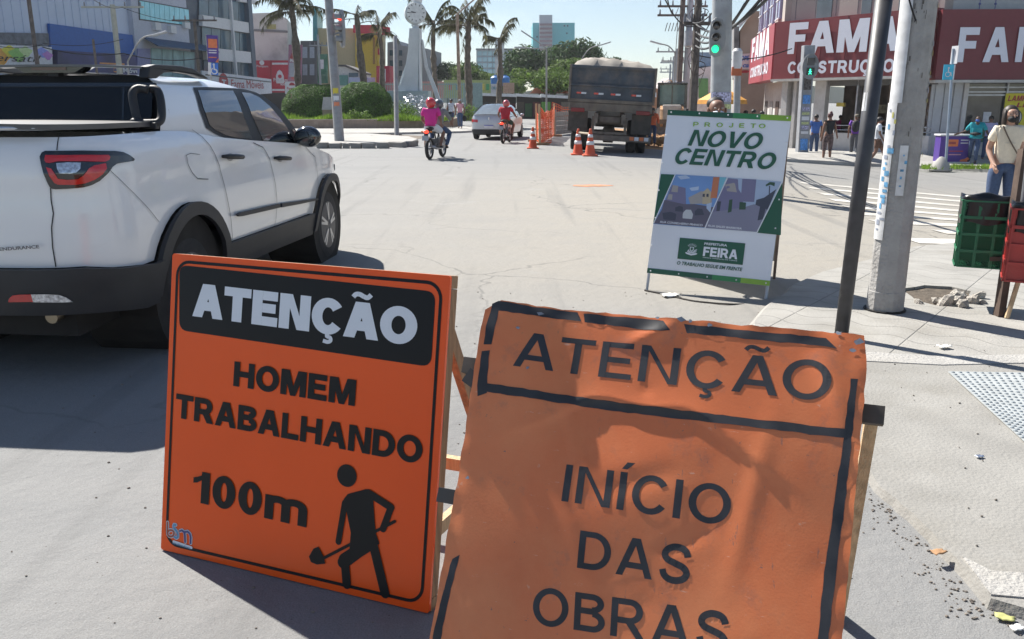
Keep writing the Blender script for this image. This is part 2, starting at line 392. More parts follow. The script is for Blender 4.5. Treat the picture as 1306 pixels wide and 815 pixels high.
# ------------------------------------------------------------------ the ground
def road_mat():
 m = bpy.data.materials.new('asphalt'); m.use_nodes = True; n, l = m.node_tree.nodes, m.node_tree.links; b = n['Principled BSDF']
 b.inputs['Roughness'].default_value = .82; b.inputs['Specular IOR Level'].default_value = .35
 t = n.new('ShaderNodeTexCoord')
 def noise(s, d=6, r=.6, sx=(1, 1, 1)):
  mp = n.new('ShaderNodeMapping'); mp.inputs['Scale'].default_value = sx; l.new(t.outputs['Object'], mp.inputs[0])
  z = n.new('ShaderNodeTexNoise'); z.inputs['Scale'].default_value = s; z.inputs['Detail'].default_value = d; z.inputs['Roughness'].default_value = r
  l.new(mp.outputs[0], z.inputs['Vector']); return z.outputs[0]
 def rng(x, a, b_, c, d_):
  r = n.new('ShaderNodeMapRange'); r.inputs[1].default_value = a; r.inputs[2].default_value = b_; r.inputs[3].default_value = c; r.inputs[4].default_value = d_; l.new(x, r.inputs[0]); return r.outputs[0]
 def mixc(f, a, b_, mode='MIX'):
  x = n.new('ShaderNodeMix'); x.data_type = 'RGBA'; x.blend_type = mode
  for i, q in ((0, f), (6, a), (7, b_)):
   if isinstance(q, (int, float)): x.inputs[i].default_value = q if i == 0 else (q, q, q, 1)
   elif isinstance(q, tuple): x.inputs[i].default_value = (*q, 1)
   else: l.new(q, x.inputs[i])
  return x.outputs[2]
 def mul(a, b_):
  x = n.new('ShaderNodeMath'); x.operation = 'MULTIPLY'
  for i, q in enumerate((a, b_)):
   if isinstance(q, (int, float)): x.inputs[i].default_value = q
   else: l.new(q, x.inputs[i])
  return x.outputs[0]
 big = noise(.22, 5); mid = noise(1.7, 7, .65); fine = noise(160, 3, .7); streak = noise(.9, 5, .6, (.12, 1.6, 1))
 c = mixc(rng(big, .3, .7, 0, 1), (.205, .210, .212), (.248, .249, .246))
 c = mixc(rng(streak, .35, .7, 0, .5), c, (.29, .288, .28))
 sp = n.new('ShaderNodeSeparateXYZ'); l.new(t.outputs['Object'], sp.inputs[0])
 # dust carried out of the works: strongest right of the middle of the crossing
 dx = rng(sp.outputs[0], -4.5, 1.4, 0, 1); dy = mul(rng(sp.outputs[1], 4, 8, 0, 1), rng(sp.outputs[1], 15, 23, 1, .12))
 dust = mul(mul(dx, dy), rng(mid, .25, .62, .65, 1))
 c = mixc(dust, c, (.345, .318, .27))
 c = mixc(rng(fine, .35, .72, 0, .6), c, (.115, .11, .105)); c = mixc(rng(noise(55, 4, .7), .55, .75, 0, .35), c, (.33, .32, .30))
 v = n.new('ShaderNodeTexVoronoi'); v.inputs['Scale'].default_value = 15; l.new(t.outputs['Object'], v.inputs['Vector'])
 c = mixc(rng(v.outputs['Distance'], .03, .06, .8, 0), c, (.07, .06, .05))
 wet = mul(rng(mid, .58, .75, 0, .35), 1)
 c = mixc(wet, c, (.15, .15, .15))
 tr = noise(1.1, 4, .5, (2.6, .10, 1)); c = mixc(rng(tr, .56, .70, 0, .38), c, (.13, .13, .128)); c = mixc(rng(noise(.5, 8, .75), .60, .63, 0, .30), c, (.30, .295, .28))
 vc = n.new('ShaderNodeTexVoronoi'); vc.feature = 'DISTANCE_TO_EDGE'; vc.inputs['Scale'].default_value = .38
 av = n.new('ShaderNodeVectorMath'); av.operation = 'MULTIPLY_ADD'; av.inputs[1].default_value = (.5, .5, .5); zc = n.new('ShaderNodeTexNoise'); zc.inputs['Scale'].default_value = 2.2; zc.inputs['Detail'].default_value = 6
 l.new(t.outputs['Object'], zc.inputs['Vector']); l.new(zc.outputs['Color'], av.inputs[0]); l.new(t.outputs['Object'], av.inputs[2]); l.new(av.outputs[0], vc.inputs['Vector'])
 c = mixc(mul(rng(vc.outputs['Distance'], .002, .007, .55, 0), rng(big, .45, .55, 0, 1)), c, (.10, .098, .095))
 l.new(c, b.inputs['Base Color'])
 bp = n.new('ShaderNodeBump'); bp.inputs['Strength'].default_value = .6; bp.inputs['Distance'].default_value = .006
 l.new(noise(170, 3, .75), bp.inputs['Height'])
 bp2 = n.new('ShaderNodeBump'); bp2.inputs['Strength'].default_value = .35; bp2.inputs['Distance'].default_value = .03
 l.new(noise(9, 4, .6), bp2.inputs['Height']); l.new(bp.outputs[0], bp2.inputs['Normal']); l.new(bp2.outputs[0], b.inputs['Normal'])
 return m
M_road = road_mat()
def grid_sheet(name, m, xs, ys, dz=0, kind='structure'):
 b = MB(); nx = len(xs)
 b.add([(x, y, gz(x, y) + dz) for y in ys for x in xs], [(j * nx + i, j * nx + i + 1, (j + 1) * nx + i + 1, (j + 1) * nx + i) for j in range(len(ys) - 1) for i in range(nx - 1)])
 return tag(b.build(name, m, None, smooth=True), kind=kind)
xs = [-2500, -900, -300, -120, -60, -40] + list(range(-30, 31)) + [40, 60, 120, 300, 900, 2500]
ys = [-2500, -600, -150, -40, -15] + [i * .5 for i in range(-10, 60)] + list(range(30, 62, 2)) + [70, 90, 140, 300, 900, 3500]
grid_sheet('ground', M_road, xs, ys)

def concrete(name, c, wave=False, sc=3.0, bump=.3):
 m = mat(name, c, .85, var=.13, scale=sc, bump=bump, bscale=60, dirt=.45, dirtc=(c[0] * .62, c[1] * .58, c[2] * .5))
 if wave:                                    # wavy joints stamped into the paving
  n, l = m.node_tree.nodes, m.node_tree.links; b = n['Principled BSDF']
  t = n.new('ShaderNodeTexCoord'); mp = n.new('ShaderNodeMapping'); mp.inputs['Rotation'].default_value = (0, 0, R(38)); l.new(t.outputs['Object'], mp.inputs[0])
  sp = n.new('ShaderNodeSeparateXYZ'); l.new(mp.outputs[0], sp.inputs[0])
  def M(op, a, b_=None, c_=None):
   x = n.new('ShaderNodeMath'); x.operation = op
   for i, q in enumerate((a, b_, c_)):
    if q is None: continue
    if isinstance(q, (int, float)): x.inputs[i].default_value = q
    else: l.new(q, x.inputs[i])
   return x.outputs[0]
  s1 = M('SINE', M('MULTIPLY', sp.outputs[0], 2 * math.pi / .42)); k = M('ADD', sp.outputs[1], M('MULTIPLY', s1, .055))
  g1 = M('ABSOLUTE', M('SUBTRACT', M('FRACT', M('MULTIPLY', k, 1 / .26)), .5))
  g2 = M('ABSOLUTE', M('SUBTRACT', M('FRACT', M('MULTIPLY', sp.outputs[0], 1 / .84)), .5))
  g = M('MINIMUM', M('MULTIPLY', g1, .26), M('MULTIPLY', g2, .84))
  mr = n.new('ShaderNodeMapRange'); mr.inputs[1].default_value = .002; mr.inputs[2].default_value = .008; l.new(g, mr.inputs[0])
  old = b.inputs['Base Color'].links[0].from_socket
  x = n.new('ShaderNodeMix'); x.data_type = 'RGBA'; x.blend_type = 'MULTIPLY'; x.inputs[0].default_value = .28; l.new(old, x.inputs[6]); l.new(mr.outputs[0], x.inputs[7]); l.new(x.outputs[2], b.inputs['Base Color'])
  bp = n.new('ShaderNodeBump'); bp.inputs['Strength'].default_value = .8; bp.inputs['Distance'].default_value = .006; l.new(mr.outputs[0], bp.inputs['Height'])
  ob = b.inputs['Normal'].links[0].from_socket; l.new(ob, bp.inputs['Normal']); l.new(bp.outputs[0], b.inputs['Normal'])
 return m
M_wave = concrete('stamped_concrete', (.30, .29, .268), True)
M_conc = concrete('pavement_concrete', (.255, .247, .228))
M_white_edge = concrete('pale_concrete', (.36, .35, .33), bump=.6)
M_kerb = concrete('kerb_stone_grey', (.25, .24, .225), bump=.8)
M_dirt = mat('dirt', (.27, .21, .15), .95, var=.3, scale=9, bump=.9, bscale=40)
def slab(name, pts, m, top, skirt=.06, out=.05, holes=(), kind='structure', slope=True):
 P = [Vector((p[0], p[1], 0)) for p in pts]; loops = [P] + [[Vector((q[0], q[1], 0)) for q in h] for h in holes]
 allp = [p for L in loops for p in L]; tri = tessellate_polygon(loops); b = MB()
 z = lambda p: gz(p.x, p.y) + top
 b.add([(p.x, p.y, z(p)) for p in allp], [tuple(t) for t in tri])
 area = sum(a.x * c.y - c.x * a.y for a, c in zip(P, P[1:] + P[:1])); sg = 1 if area > 0 else -1
 k = len(P)
 nr = []
 for i in range(k): d = (P[(i + 1) % k] - P[i - 1]).normalized(); nr.append(Vector((d.y, -d.x, 0)) * sg * out)
 for i in range(k):
  a, c = P[i], P[(i + 1) % k]; m_, n_ = nr[i], nr[(i + 1) % k]
  b.add([(a.x, a.y, z(a)), (c.x, c.y, z(c)), (c.x + n_.x, c.y + n_.y, z(c) - top - .02), (a.x + m_.x, a.y + m_.y, z(a) - top - .02)], [(0, 1, 2, 3)])
 for h in loops[1:]:
  for a, c in zip(h, h[1:] + h[:1]): b.add([(a.x, a.y, z(a)), (c.x, c.y, z(c)), (c.x, c.y, z(c) - top), (a.x, a.y, z(a) - top)], [(0, 1, 2, 3)])
 return tag(b.build(name, m, None, fix=True), kind=kind)
def GP(*uv): return [G(u, v) for u, v in uv]
def rough(P, j=.03, st=.25):
 out = []
 for a, c in zip(P, P[1:]):
  k = max(1, int((c - a).length / st))
  for i in range(k):
   p = a.lerp(c, i / k); out.append(p + Vector((random.uniform(-j, j), random.uniform(-j, j), 0)) * (i > 0))
 return out + [P[-1]]
edge = rough(GP((1110, 610), (1060, 560), (975, 470), (962, 415), (985, 388), (1012, 367), (1050, 350), (1085, 341), (1130, 328), (1165, 318), (1215, 313), (1306, 309)), .02, .3)
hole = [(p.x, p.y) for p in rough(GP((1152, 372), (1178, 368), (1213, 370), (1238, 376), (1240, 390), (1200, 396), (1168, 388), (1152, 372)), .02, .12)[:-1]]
edge_n = GP((1330, 770), (1290, 762), (1262, 745), (1242, 715), (1180, 648), (1110, 610))
pts = [(p.x, p.y) for p in edge] + [(9.5, 9.4), (16, 9.8), (16, -3), (4.5, -.6)] + [(p.x, p.y) for p in edge_n[:-1]]
slab('pavement', pts, M_wave, .03, holes=[hole], out=.06)
mid_edge = GP((1104, 466), (1180, 468), (1306, 471))
low = [(G(1306, 471).x + 8, G(1306, 471).y - .1)] + [(p.x, p.y) for p in mid_edge[::-1]] + [(p.x, p.y) for p in rough(GP((1104, 466), (1050, 480), (1075, 560), (1120, 628), (1162, 664), (1226, 731), (1262, 775), (1306, 788)), .006, .05)] + [(12, -2.5)]
slab('pavement_concrete_panel', low, M_conc, .034, out=.025)
slab('pavement_joint_strip', [(p.x, p.y) for p in GP((1050, 459), (1104, 456), (1200, 462), (1320, 459), (1320, 470), (1200, 473), (1104, 468), (1045, 474))], M_white_edge, .039, out=.004)
slab('pavement_edge_strip', [(p.x, p.y) for p in rough(GP((1225, 722), (1262, 741), (1330, 747), (1330, 778), (1262, 772)), .01, .08)], M_white_edge, .040, out=.006)
# hole floor and loose rubble
hb = MB(); hb.add([(x, y, .006) for x, y in hole], [tuple(t) for t in tessellate_polygon([[Vector((x, y, 0)) for x, y in hole]])]); tag(hb.build('hole_floor', mat('hole_dirt_shaded', (.10, .08, .06), .95, var=.4, scale=14, bump=.9)), kind='structure')  # dirt floor coloured extra dark: the shadow of the shallow hole is painted in
M_rub = mat('broken_concrete', (.40, .37, .33), .9, var=.25, scale=20, bump=.8)
rocks = [(1216, 385, .07), (1226, 381, .055), (1238, 386, .05), (1205, 388, .06), (1246, 380, .045), (1228, 391, .05), (1196, 384, .035), (1254, 387, .03), (1218, 376, .04), (1172, 387, .03)]
for i, (u, v, r) in enumerate(rocks):
 b = MB(); g = G(u, v, .03); b.ball((0, 0, 0), (r * 1.5, r, r * .8), 9, .22); lb = ['largest', 'broad flat', 'angular', 'middle-sized', 'rounded', 'narrow', 'small', 'very small', 'wedge-shaped', 'lone'][i]
 o = b.build('rubble_lump', M_rub, None); o.location = g + Vector((0, 0, r * .1)); o.rotation_euler = (random.random(), random.random(), random.random() * 6)
 tag(o, lb + ' lump of broken concrete at the hole in the pavement by the thick pole', 'rubble', 'rubble around the pavement hole')
# tactile plate
tp = thing('tactile_plate', 'pale grey tactile paving plate with rows of raised dots, set in the right pavement', 'tactile paving', G(1250, 520, .039))
q = GP((1208, 483), (1330, 485), (1395, 610), (1306, 575)); q = [Vector((p.x, p.y, .039)) for p in q]
M_tac = mat('tactile_grey', (.36, .38, .38), .6, var=.12, scale=12)
b = MB(); b.add(q + [p + Vector((0, 0, .006)) for p in q], [(0, 1, 2, 3), (4, 5, 6, 7), (0, 1, 5, 4), (1, 2, 6, 5), (2, 3, 7, 6), (3, 0, 4, 7)]); b.build('plate', M_tac, tp, world=True)
b = MB()
for i in range(26):
 for j in range(13):
  a, c = (i + .5) / 26, (j + .5) / 13
  p = q[0].lerp(q[3], a).lerp(q[1].lerp(q[2], a), c); b.lathe([(.011, 0), (.009, .004), (.005, .006)], (p.x, p.y, p.z + .006), 'z', 8)
tag(b.build('dots', mat('tactile_dots', (.22, .25, .27), .55), tp, world=True), kind='stuff')

# pebbles, litter
low_e = GP((1085, 600), (1120, 628), (1162, 664), (1226, 731), (1262, 775), (1306, 788)); M_peb = mat('pebble', (.19, .165, .14), .9, var=.4, scale=30)
b = MB()
for _ in range(420):
 x, y = random.uniform(-2.4, 3.4), random.uniform(1.6, 7)
 r = random.uniform(.002, .0055) * (1.3 if random.random() < .1 else 1)
 b.ball((x, y, (.036 if x > 1.5 and y < 5.5 else 0) + r * .4), (r * 1.3, r, r * .7), 6, .25)
for _ in range(170):
 k = random.randrange(5); p = low_e[k].lerp(low_e[k + 1], random.random()); r = random.uniform(.002, .0055)
 b.ball((p.x - abs(random.gauss(0, .06)) - .03, p.y + random.gauss(0, .05), r * .5), (r * 1.3, r, r * .7), 6, .25)
tag(b.build('gravel', M_peb), 'fine dark grit and pebbles scattered on the asphalt and the pavement', 'gravel', kind='stuff')
M_pap = mat('litter_white', (.75, .75, .72), .7)
def litter(name, u, v, s, m, label, cat='litter', dz=.038, az=.3):
 b = MB(); n = 5
 b.add([(s * (i / n - .5) * 1.6, s * (j / n - .5), random.uniform(0, .25) * s + .004) for j in range(n + 1) for i in range(n + 1)], [(j * (n + 1) + i, j * (n + 1) + i + 1, (j + 1) * (n + 1) + i + 1, (j + 1) * (n + 1) + i) for j in range(n) for i in range(n)])
 o = b.build(name, m, None, smooth=True); o.location = G(u, v, dz); o.rotation_euler[2] = az; md = o.modifiers.new('s', 'SOLIDIFY'); md.thickness = .002
 return tag(o, label, cat)
litter('paper_scrap', 855, 378, .09, M_pap, 'crumpled white paper scrap on the road in front of the town hall notice', dz=.003)
litter('paper_scrap', 1204, 443, .05, M_pap, 'small flat white scrap on the wavy paving left of the litter crates')
litter('foil_wrapper', 1249, 583, .022, mat('foil', (.5, .55, .65), .25, .8), 'tiny crumpled foil wrapper on the concrete below the tactile plate')
litter('dry_leaf', 1281, 790, .034, mat('dry_leaf', (.42, .42, .16), .7), 'dry yellow green leaf in the gutter at the broken kerb corner', 'leaf', dz=.004, az=-.5)
litter('glass_shard', 1297, 803, .024, M_pap, 'white shard lying in the gutter below the yellow leaf', dz=.004)
litter('twig', 1197, 706, .03, mat('twig', (.35, .2, .1), .8), 'small orange brown twig near the edge of the pavement', 'twig', dz=.038)

# crossing stripes
M_paint = mat('road_paint', (.52, .50, .46), .7, var=.18, scale=5, dirt=.8, dirtc=(.33, .29, .23))
yl = [8.65, 9.55, 10.45, 11.45, 12.5, 13.6, 14.8, 16.0, 17.3, 18.7]
for i, y in enumerate(yl):
 b = MB(); x0, x1 = 4.35 + .19 * (y - 8) + .6 * (i == 2), 8.6 + .2 * (y - 8) + (2 if i > 5 else 0); k = 16
 for s_ in range(k):
  xa = x0 + (x1 - x0) * s_ / k; xb = x0 + (x1 - x0) * (s_ + 1) / k; w_ = .44
  f = lambda x, yy: (x, yy - .02 * (x - x0), gz(x, yy - .02 * (x - x0)) + .006)
  b.add([f(xa, y), f(xb, y), f(xb, y + w_), f(xa, y + w_)], [(0, 1, 2, 3)])
 o = b.build('crossing_stripe', M_paint); tag(o, kind='structure')
# orange paint blot on the tarmac
b = MB(); c = G(755, 237); P = [(c.x + .38 * math.cos(t) * random.uniform(.6, 1.2), c.y + .22 * math.sin(t) * random.uniform(.5, 1.2)) for t in [i * .4 for i in range(16)]]
b.add([(x, y, .005) for x, y in P], [tuple(t) for t in tessellate_polygon([[Vector((x, y, 0)) for x, y in P]])]); tag(b.build('paint_blot', mat('orange_blot', (.5, .2, .1), .8, var=.3)), kind='structure')

# ---- left traffic island, its broken kerb stones, pavement round the roundabout
M_isl = concrete('island_concrete', (.35, .34, .32), bump=.5)
slab('traffic_island', [(p.x, p.y) for p in GP((250, 190), (400, 187), (520, 185), (533, 181), (521, 177), (470, 173), (250, 173))], M_isl, .11, out=.02)
kx = [402, 418, 436, 446, 461, 479, 497, 516, 531]
for i in range(8):
 a, c = G(kx[i] + 1, 189.5 - (i > 5) * 2), G(kx[i + 1] - 1, 189.5 - (i > 6) * 2.5 - (i > 5) * 1); h = random.uniform(.17, .23) * (1.1 if i > 4 else 1)
 b = MB(); b.beam(a + Vector((0, .12, h / 2 - .02)), c + Vector((0, .12, h / 2 - .02)), .24, h)
 b.v = [tuple(Vector(p) + Vector([random.uniform(-.03, .03) for _ in range(3)])) for p in b.v]
 tag(b.build('kerb_stone', M_kerb, None, bev=.03), kind='structure')
slab('roundabout_pavement', [(-45, 41.5), (-13, 41.5), (-6.5, 42.0), (-2.6, 44.5), (-.9, 48), (-1.6, 53), (-5, 57), (-45, 60)], M_isl, .10, out=.03)
slab('far_pavement', [(.3, 50), (1.8, 49), (14, 55), (14, 66), (-12, 86), (-14, 70)], M_isl, .10, out=.03)
b = MB(); M_soil = mat('rubble_dirt', (.17, .14, .11), .95, var=.4, scale=4, bump=.9)
for _ in range(130):
 x = random.uniform(-14, -4.6); y = random.uniform(37.6, 41.5); r = random.uniform(.04, .13); b.ball((x, y, r * .3), (r * 1.6, r, r * .6), 6, .3)
tag(b.build('broken_paving', M_soil), 'loose broken paving and dirt between the traffic island and the planter wall', 'rubble', kind='stuff')
slab('dirt_strip', [(-16, 37.3), (-4.2, 37.0), (-3.6, 39.5), (-5.5, 41.9), (-16, 41.9)], M_soil, .02, out=.1)

# the planter ring with its wall
ring = [(-45, 49.2), (-20, 49.0), (-8, 49.4), (-5.0, 50.3), (-3.6, 52), (-3.4, 55), (-5.5, 66), (-12, 78), (-45, 84)]
pl = thing('roundabout_planter', 'low brown ribbed concrete planter wall with a pale cap round the roundabout lawn', 'planter', (-12, 49, .1))
M_rib = mat('planter_brown', (.30, .235, .19), .85, var=.15, scale=2, dirt=.4)
rs = []
for a, c in zip(ring, ring[1:]):
 k = max(1, int(math.dist(a, c) / .3)); rs += [(a[0] + (c[0] - a[0]) * i / k, a[1] + (c[1] - a[1]) * i / k) for i in range(k)]
rs.append(ring[-1]); b = MB()
for a, c in zip(rs, rs[1:]): b.beam((a[0], a[1], .3), (c[0], c[1], .3), .18, .5)
b.build('wall', M_rib, pl, world=True)
b = MB()
for a, c in list(zip(rs, rs[1:]))[60:190]:
 b.box((a[0], a[1] - .1, .32), (.09, .05, .42))
tag(b.build('ribs', M_rib, pl, world=True), kind='stuff')
b = MB()
for a, c in zip(ring, ring[1:]): b.beam((a[0], a[1], .575), (c[0], c[1], .575), .24, .05)
b.build('cap', mat('planter_cap', (.36, .30, .26), .8), pl, world=True)
b = MB(); b.add([(x, y, .5) for x, y in ring], [tuple(t) for t in tessellate_polygon([[Vector((x, y, 0)) for x, y in ring]])]); tag(b.build('lawn_soil', mat('lawn_soil', (.10, .09, .05), .95)), kind='structure')

# ---- foliage
def leafmat(name, c, var=.35):
 m = mat(name, c, .65, var=var, scale=1.3, spec=.2)
 n, l = m.node_tree.nodes, m.node_tree.links; b = n['Principled BSDF']; old = b.inputs['Base Color'].links[0].from_socket
 g = n.new('ShaderNodeObjectInfo'); ge = n.new('ShaderNodeNewGeometry'); h = n.new('ShaderNodeHueSaturation')
 mr = n.new('ShaderNodeMapRange'); mr.inputs[3].default_value = .65; mr.inputs[4].default_value = 1.45
 l.new(ge.outputs['Random Per Island'], mr.inputs[0]); l.new(mr.outputs[0], h.inputs['Value']); l.new(old, h.inputs['Color']); l.new(h.outputs[0], b.inputs['Base Color'])
 tr = n.new('ShaderNodeBsdfTranslucent'); ms = n.new('ShaderNodeMixShader'); ms.inputs[0].default_value = .3; l.new(h.outputs[0], tr.inputs[0]); l.new(b.outputs[0], ms.inputs[1]); l.new(tr.outputs[0], ms.inputs[2]); l.new(ms.outputs[0], n['Material Output'].inputs[0])
 return m
M_hedge = leafmat('hedge_leaf', (.085, .165, .035)); M_grass = leafmat('grass_blade', (.16, .26, .035)); M_tree = leafmat('tree_leaf', (.045, .085, .03)); M_tree2 = leafmat('tree_leaf_light', (.10, .16, .035))
M_palm = leafmat('palm_leaf', (.085, .085, .045)); M_bush = leafmat('bush_leaf', (.12, .2, .04)); M_silver = leafmat('silver_leaf', (.28, .33, .30)); M_bark = mat('bark', (.13, .11, .09), .95, var=.35, scale=5, bump=.8)
def leaf(b, p, s, nrm=None):
 d = Vector([random.gauss(0, 1) for _ in range(3)]).normalized()
 if nrm is not None: d = (d * .7 + nrm).normalized()
 a, c, d = basis(d); t = random.uniform(0, 6.28); e = a * math.cos(t) + c * math.sin(t); g = d.cross(e)
 k = len(b.v); b.v += [tuple(p - e * s), tuple(p + g * s * .45), tuple(p + e * s), tuple(p - g * s * .45)]; b.f.append((k, k + 1, k + 2, k + 3)); b.m.append(0)
# ------------------------------------------------------------------ boards in the foreground
M_or = mat('sign_orange_gloss', (.92, .105, .012), .22, var=.03, scale=3, spec=.35)
M_blk = mat('sign_black_vinyl', (.010, .010, .011), .4, var=.1, spec=.25)
M_wht = mat('sign_white_vinyl', (.72, .74, .78), .35, var=.03)
M_wood = mat('raw_wood', (.36, .22, .12), .8, var=.3, scale=9, bump=.5); M_wood_l = mat('pale_wood', (.55, .40, .24), .8, var=.25, scale=9, bump=.4)
def woodgrain(m):
 n, l = m.node_tree.nodes, m.node_tree.links
 for z in [x for x in n if x.type == 'TEX_NOISE']:
  mp = n.new('ShaderNodeMapping'); mp.inputs['Scale'].default_value = (6, 6, .5); t = [x for x in n if x.type == 'TEX_COORD'][0]; l.new(t.outputs['Object'], mp.inputs[0]); l.new(mp.outputs[0], z.inputs['Vector'])
woodgrain(M_wood); woodgrain(M_wood_l)
F1 = Frame((-1.253, 2.722, .004), R(21.5), R(10.9)); W1, H1 = 1.068, 1.055
s1 = thing('warning_board', 'glossy orange board reading ATENÇÃO HOMEM TRABALHANDO 100m with a digging man symbol', 'warning sign', F1.at(W1 / 2, 0, 0))
b = MB(); b.prism(rrect(0, 0, W1, H1, .006, 1), F1, -.012, 0); b.build('panel', M_or, s1, world=True)
b = MB()                                        # wooden frame behind the sheet
for (p, q) in (((.0, .02), (W1, .02)), ((.0, H1 - .02), (W1, H1 - .02))): b.beam(F1.at(*p, -.035), F1.at(*q, -.035), .04, .045, F1.N)
for a in (.02, W1 - .02): b.beam(F1.at(a, .042, -.035), F1.at(a, H1 - .042, -.035), .04, .045, F1.N)
b.build('wooden_frame', M_wood, s1, world=True, bev=.002)
for a in (.03, W1 - .05):
 b = MB(); t0 = F1.at(a, H1 - .14, -.075); b.beam(t0, (t0.x + .17, t0.y + .56, .0), .05, .03, F1.R); b.build('leg', M_wood, s1, world=True, bev=.002)
b = MB(); t0 = F1.at(.03, .22, -.07); t1 = F1.at(W1 - .04, .2, -.075); bk = Vector((.13, .32, 0)); b.beam(F1.at(.03, .30, -.10) + bk, F1.at(W1 + .02, .30, -.10) + bk, .03, .045); b.build('cross_brace', M_wood_l, s1, world=True)
b = MB(); b.beam(F1.at(W1 - .02, .25, -.06), F1.at(W1 - .02, .25, -.06) + bk * 1.05 + Vector((0, 0, -.02)), .025, .045); b.build('side_brace', M_wood_l, s1, world=True)
P1 = lambda *uv: [F1.px(u, v) for u, v in uv]
def outline(poly, wd):
 n = len(poly); cx = sum(p[0] for p in poly) / n; cy = sum(p[1] for p in poly) / n; inner = []
 for i in range(n):
  a, b_, c = Vector(poly[i - 1]), Vector(poly[i]), Vector(poly[(i + 1) % n]); t = (c - a).normalized(); nn = Vector((-t.y, t.x))
  if nn.dot(Vector((cx, cy)) - b_) < 0: nn = -nn
  inner.append(tuple(b_ + nn * wd))
 return inner
def loop_strip(poly, wd, fr, off, m, parent, name, fn=None):
 inn = outline(poly, wd); n = len(poly); b = MB()
 b.add([fr.at(x, y, off) for x, y in poly] + [fr.at(x, y, off) for x, y in inn], [(i, (i + 1) % n, n + (i + 1) % n, n + i) for i in range(n)]); return b.build(name, m, parent, world=True, fix=False)
loop_strip(rrect(.020, .022, W1 - .022, H1 - .020, .055, 6), .0105, F1, .0015, M_blk, s1, 'border_line')
def quad_round(pts, r, n=5):
 out = []; k = len(pts)
 for i in range(k):
  p = Vector(pts[i]); a = (Vector(pts[i - 1]) - p).normalized(); c = (Vector(pts[(i + 1) % k]) - p).normalized()
  for j in range(n + 1):
   t = j / n; q = (p + a * r) * (1 - t) ** 2 + p * 2 * t * (1 - t) + (p + c * r) * t * t; out.append(tuple(q))
 return out
flat(quad_round(P1((229, 338), (556, 372), (550, 468), (229, 421)), .035), F1, .0015, M_blk, s1, 'black_panel')
letpx('ATENÇÃO', F1, (246, 403), (531, 441), 42.5, M_wht, s1, t=.315, gap=.05)
letpx('HOMEM', F1, (298, 492), (453, 518), 31.5, M_blk, s1, t=.27, gap=.08)
letpx('TRABALHANDO', F1, (224, 532), (538, 592), 30.5, M_blk, s1, t=.265, gap=.075)
letpx('100m', F1, (246, 639), (389, 672), 40, M_blk, s1, t=.25, gap=.09)
Z = lambda x, y: F1.px(190 + x * .6324, 300 + y * .6319)
mn = MB()
def fl(poly, off=.003):
 tri = tessellate_polygon([[Vector((x, y, 0)) for x, y in poly]]); mn.add([F1.at(x, y, off) for x, y in poly], [tuple(t) for t in tri])
c = Z(400, 485); fl(circle(c, .0365, 28)); k = .00165 * 1.0
fl([Z(*p) for p in ((394, 532), (402, 522), (440, 512), (452, 516), (458, 600), (466, 622), (398, 672), (404, 648), (408, 600))], .0031)
for (p, q, wd, o) in (((396, 540), (383, 618), 13, .0032), ((444, 520), (489, 549), 15, .0033), ((489, 549), (473, 592), 14, .0034), ((410, 645), (392, 660), 24, .0035), ((446, 622), (395, 655), 26, .0036), ((396, 657), (400, 704), 19, .0037), ((452, 618), (477, 722), 20, .0038), ((346, 655), (497, 577), 6, .0039)):
 fl(strip(Z(*p), Z(*q), wd * k), o)
fl([Z(*p) for p in ((324, 648), (333, 632), (343, 628), (352, 645), (357, 662), (340, 664), (328, 659))], .004)
mn.build('digging_man_symbol', M_blk, s1, world=True, fix=False)
M_lb = mat('logo_blue', (.12, .3, .5), .4); M_ln = mat('logo_navy', (.05, .05, .2), .4); M_lr = mat('logo_rust', (.35, .08, .05), .4)
L1 = lambda x, y: F1.px(195 + x * .0804, 650 + y * .0804)
def stroke(pts, wd, off, m, name):
 b = MB(); P = [L1(*p) for p in pts]
 for i, (p, q) in enumerate(zip(P, P[1:])):
  po = strip(p, q, wd); tri = tessellate_polygon([[Vector((x, y, 0)) for x, y in po]]); b.add([F1.at(x, y, off + i * 1e-5) for x, y in po], [tuple(t) for t in tri])
 return b.build(name, m, s1, world=True, fix=False)
def cir(cx, cy, r, a0, a1, n=10, ry=None): return [(cx + r * math.cos(R(a0 + (a1 - a0) * i / n)), cy + (ry or r) * math.sin(R(a0 + (a1 - a0) * i / n))) for i in range(n + 1)]
sb = [(240, 200), (240, 370)] + cir(292, 372, 52, 180, 540, 14); s_s = [(370, 240), (340, 235), (330, 265), (350, 300), (385, 340), (405, 390), (400, 435), (375, 450), (350, 430)]; s_m = [(520, 510), (515, 400), (500, 350), (470, 325), (435, 335)]; s_m2 = [(605, 530), (610, 440), (595, 380), (560, 345), (520, 350), (510, 380)]
for s_ in (sb, s_s, s_m, s_m2): stroke(s_, .0125, .0016, M_wht, 'logo_outline')
stroke(sb, .007, .003, M_lr, 'logo_letter'); stroke(s_s, .008, .0032, M_lb, 'logo_letter'); stroke(s_m, .007, .0034, M_ln, 'logo_letter'); stroke(s_m2, .007, .0036, M_ln, 'logo_letter')
stroke([(340, 505), (620, 600)], .010, .003, M_wht, 'logo_caption'); textpx('sinalizadora', F1, (221, 693), (244, 700.2), 2.6, M_lb, s1, bold=.02, off=.0045, caps='l')

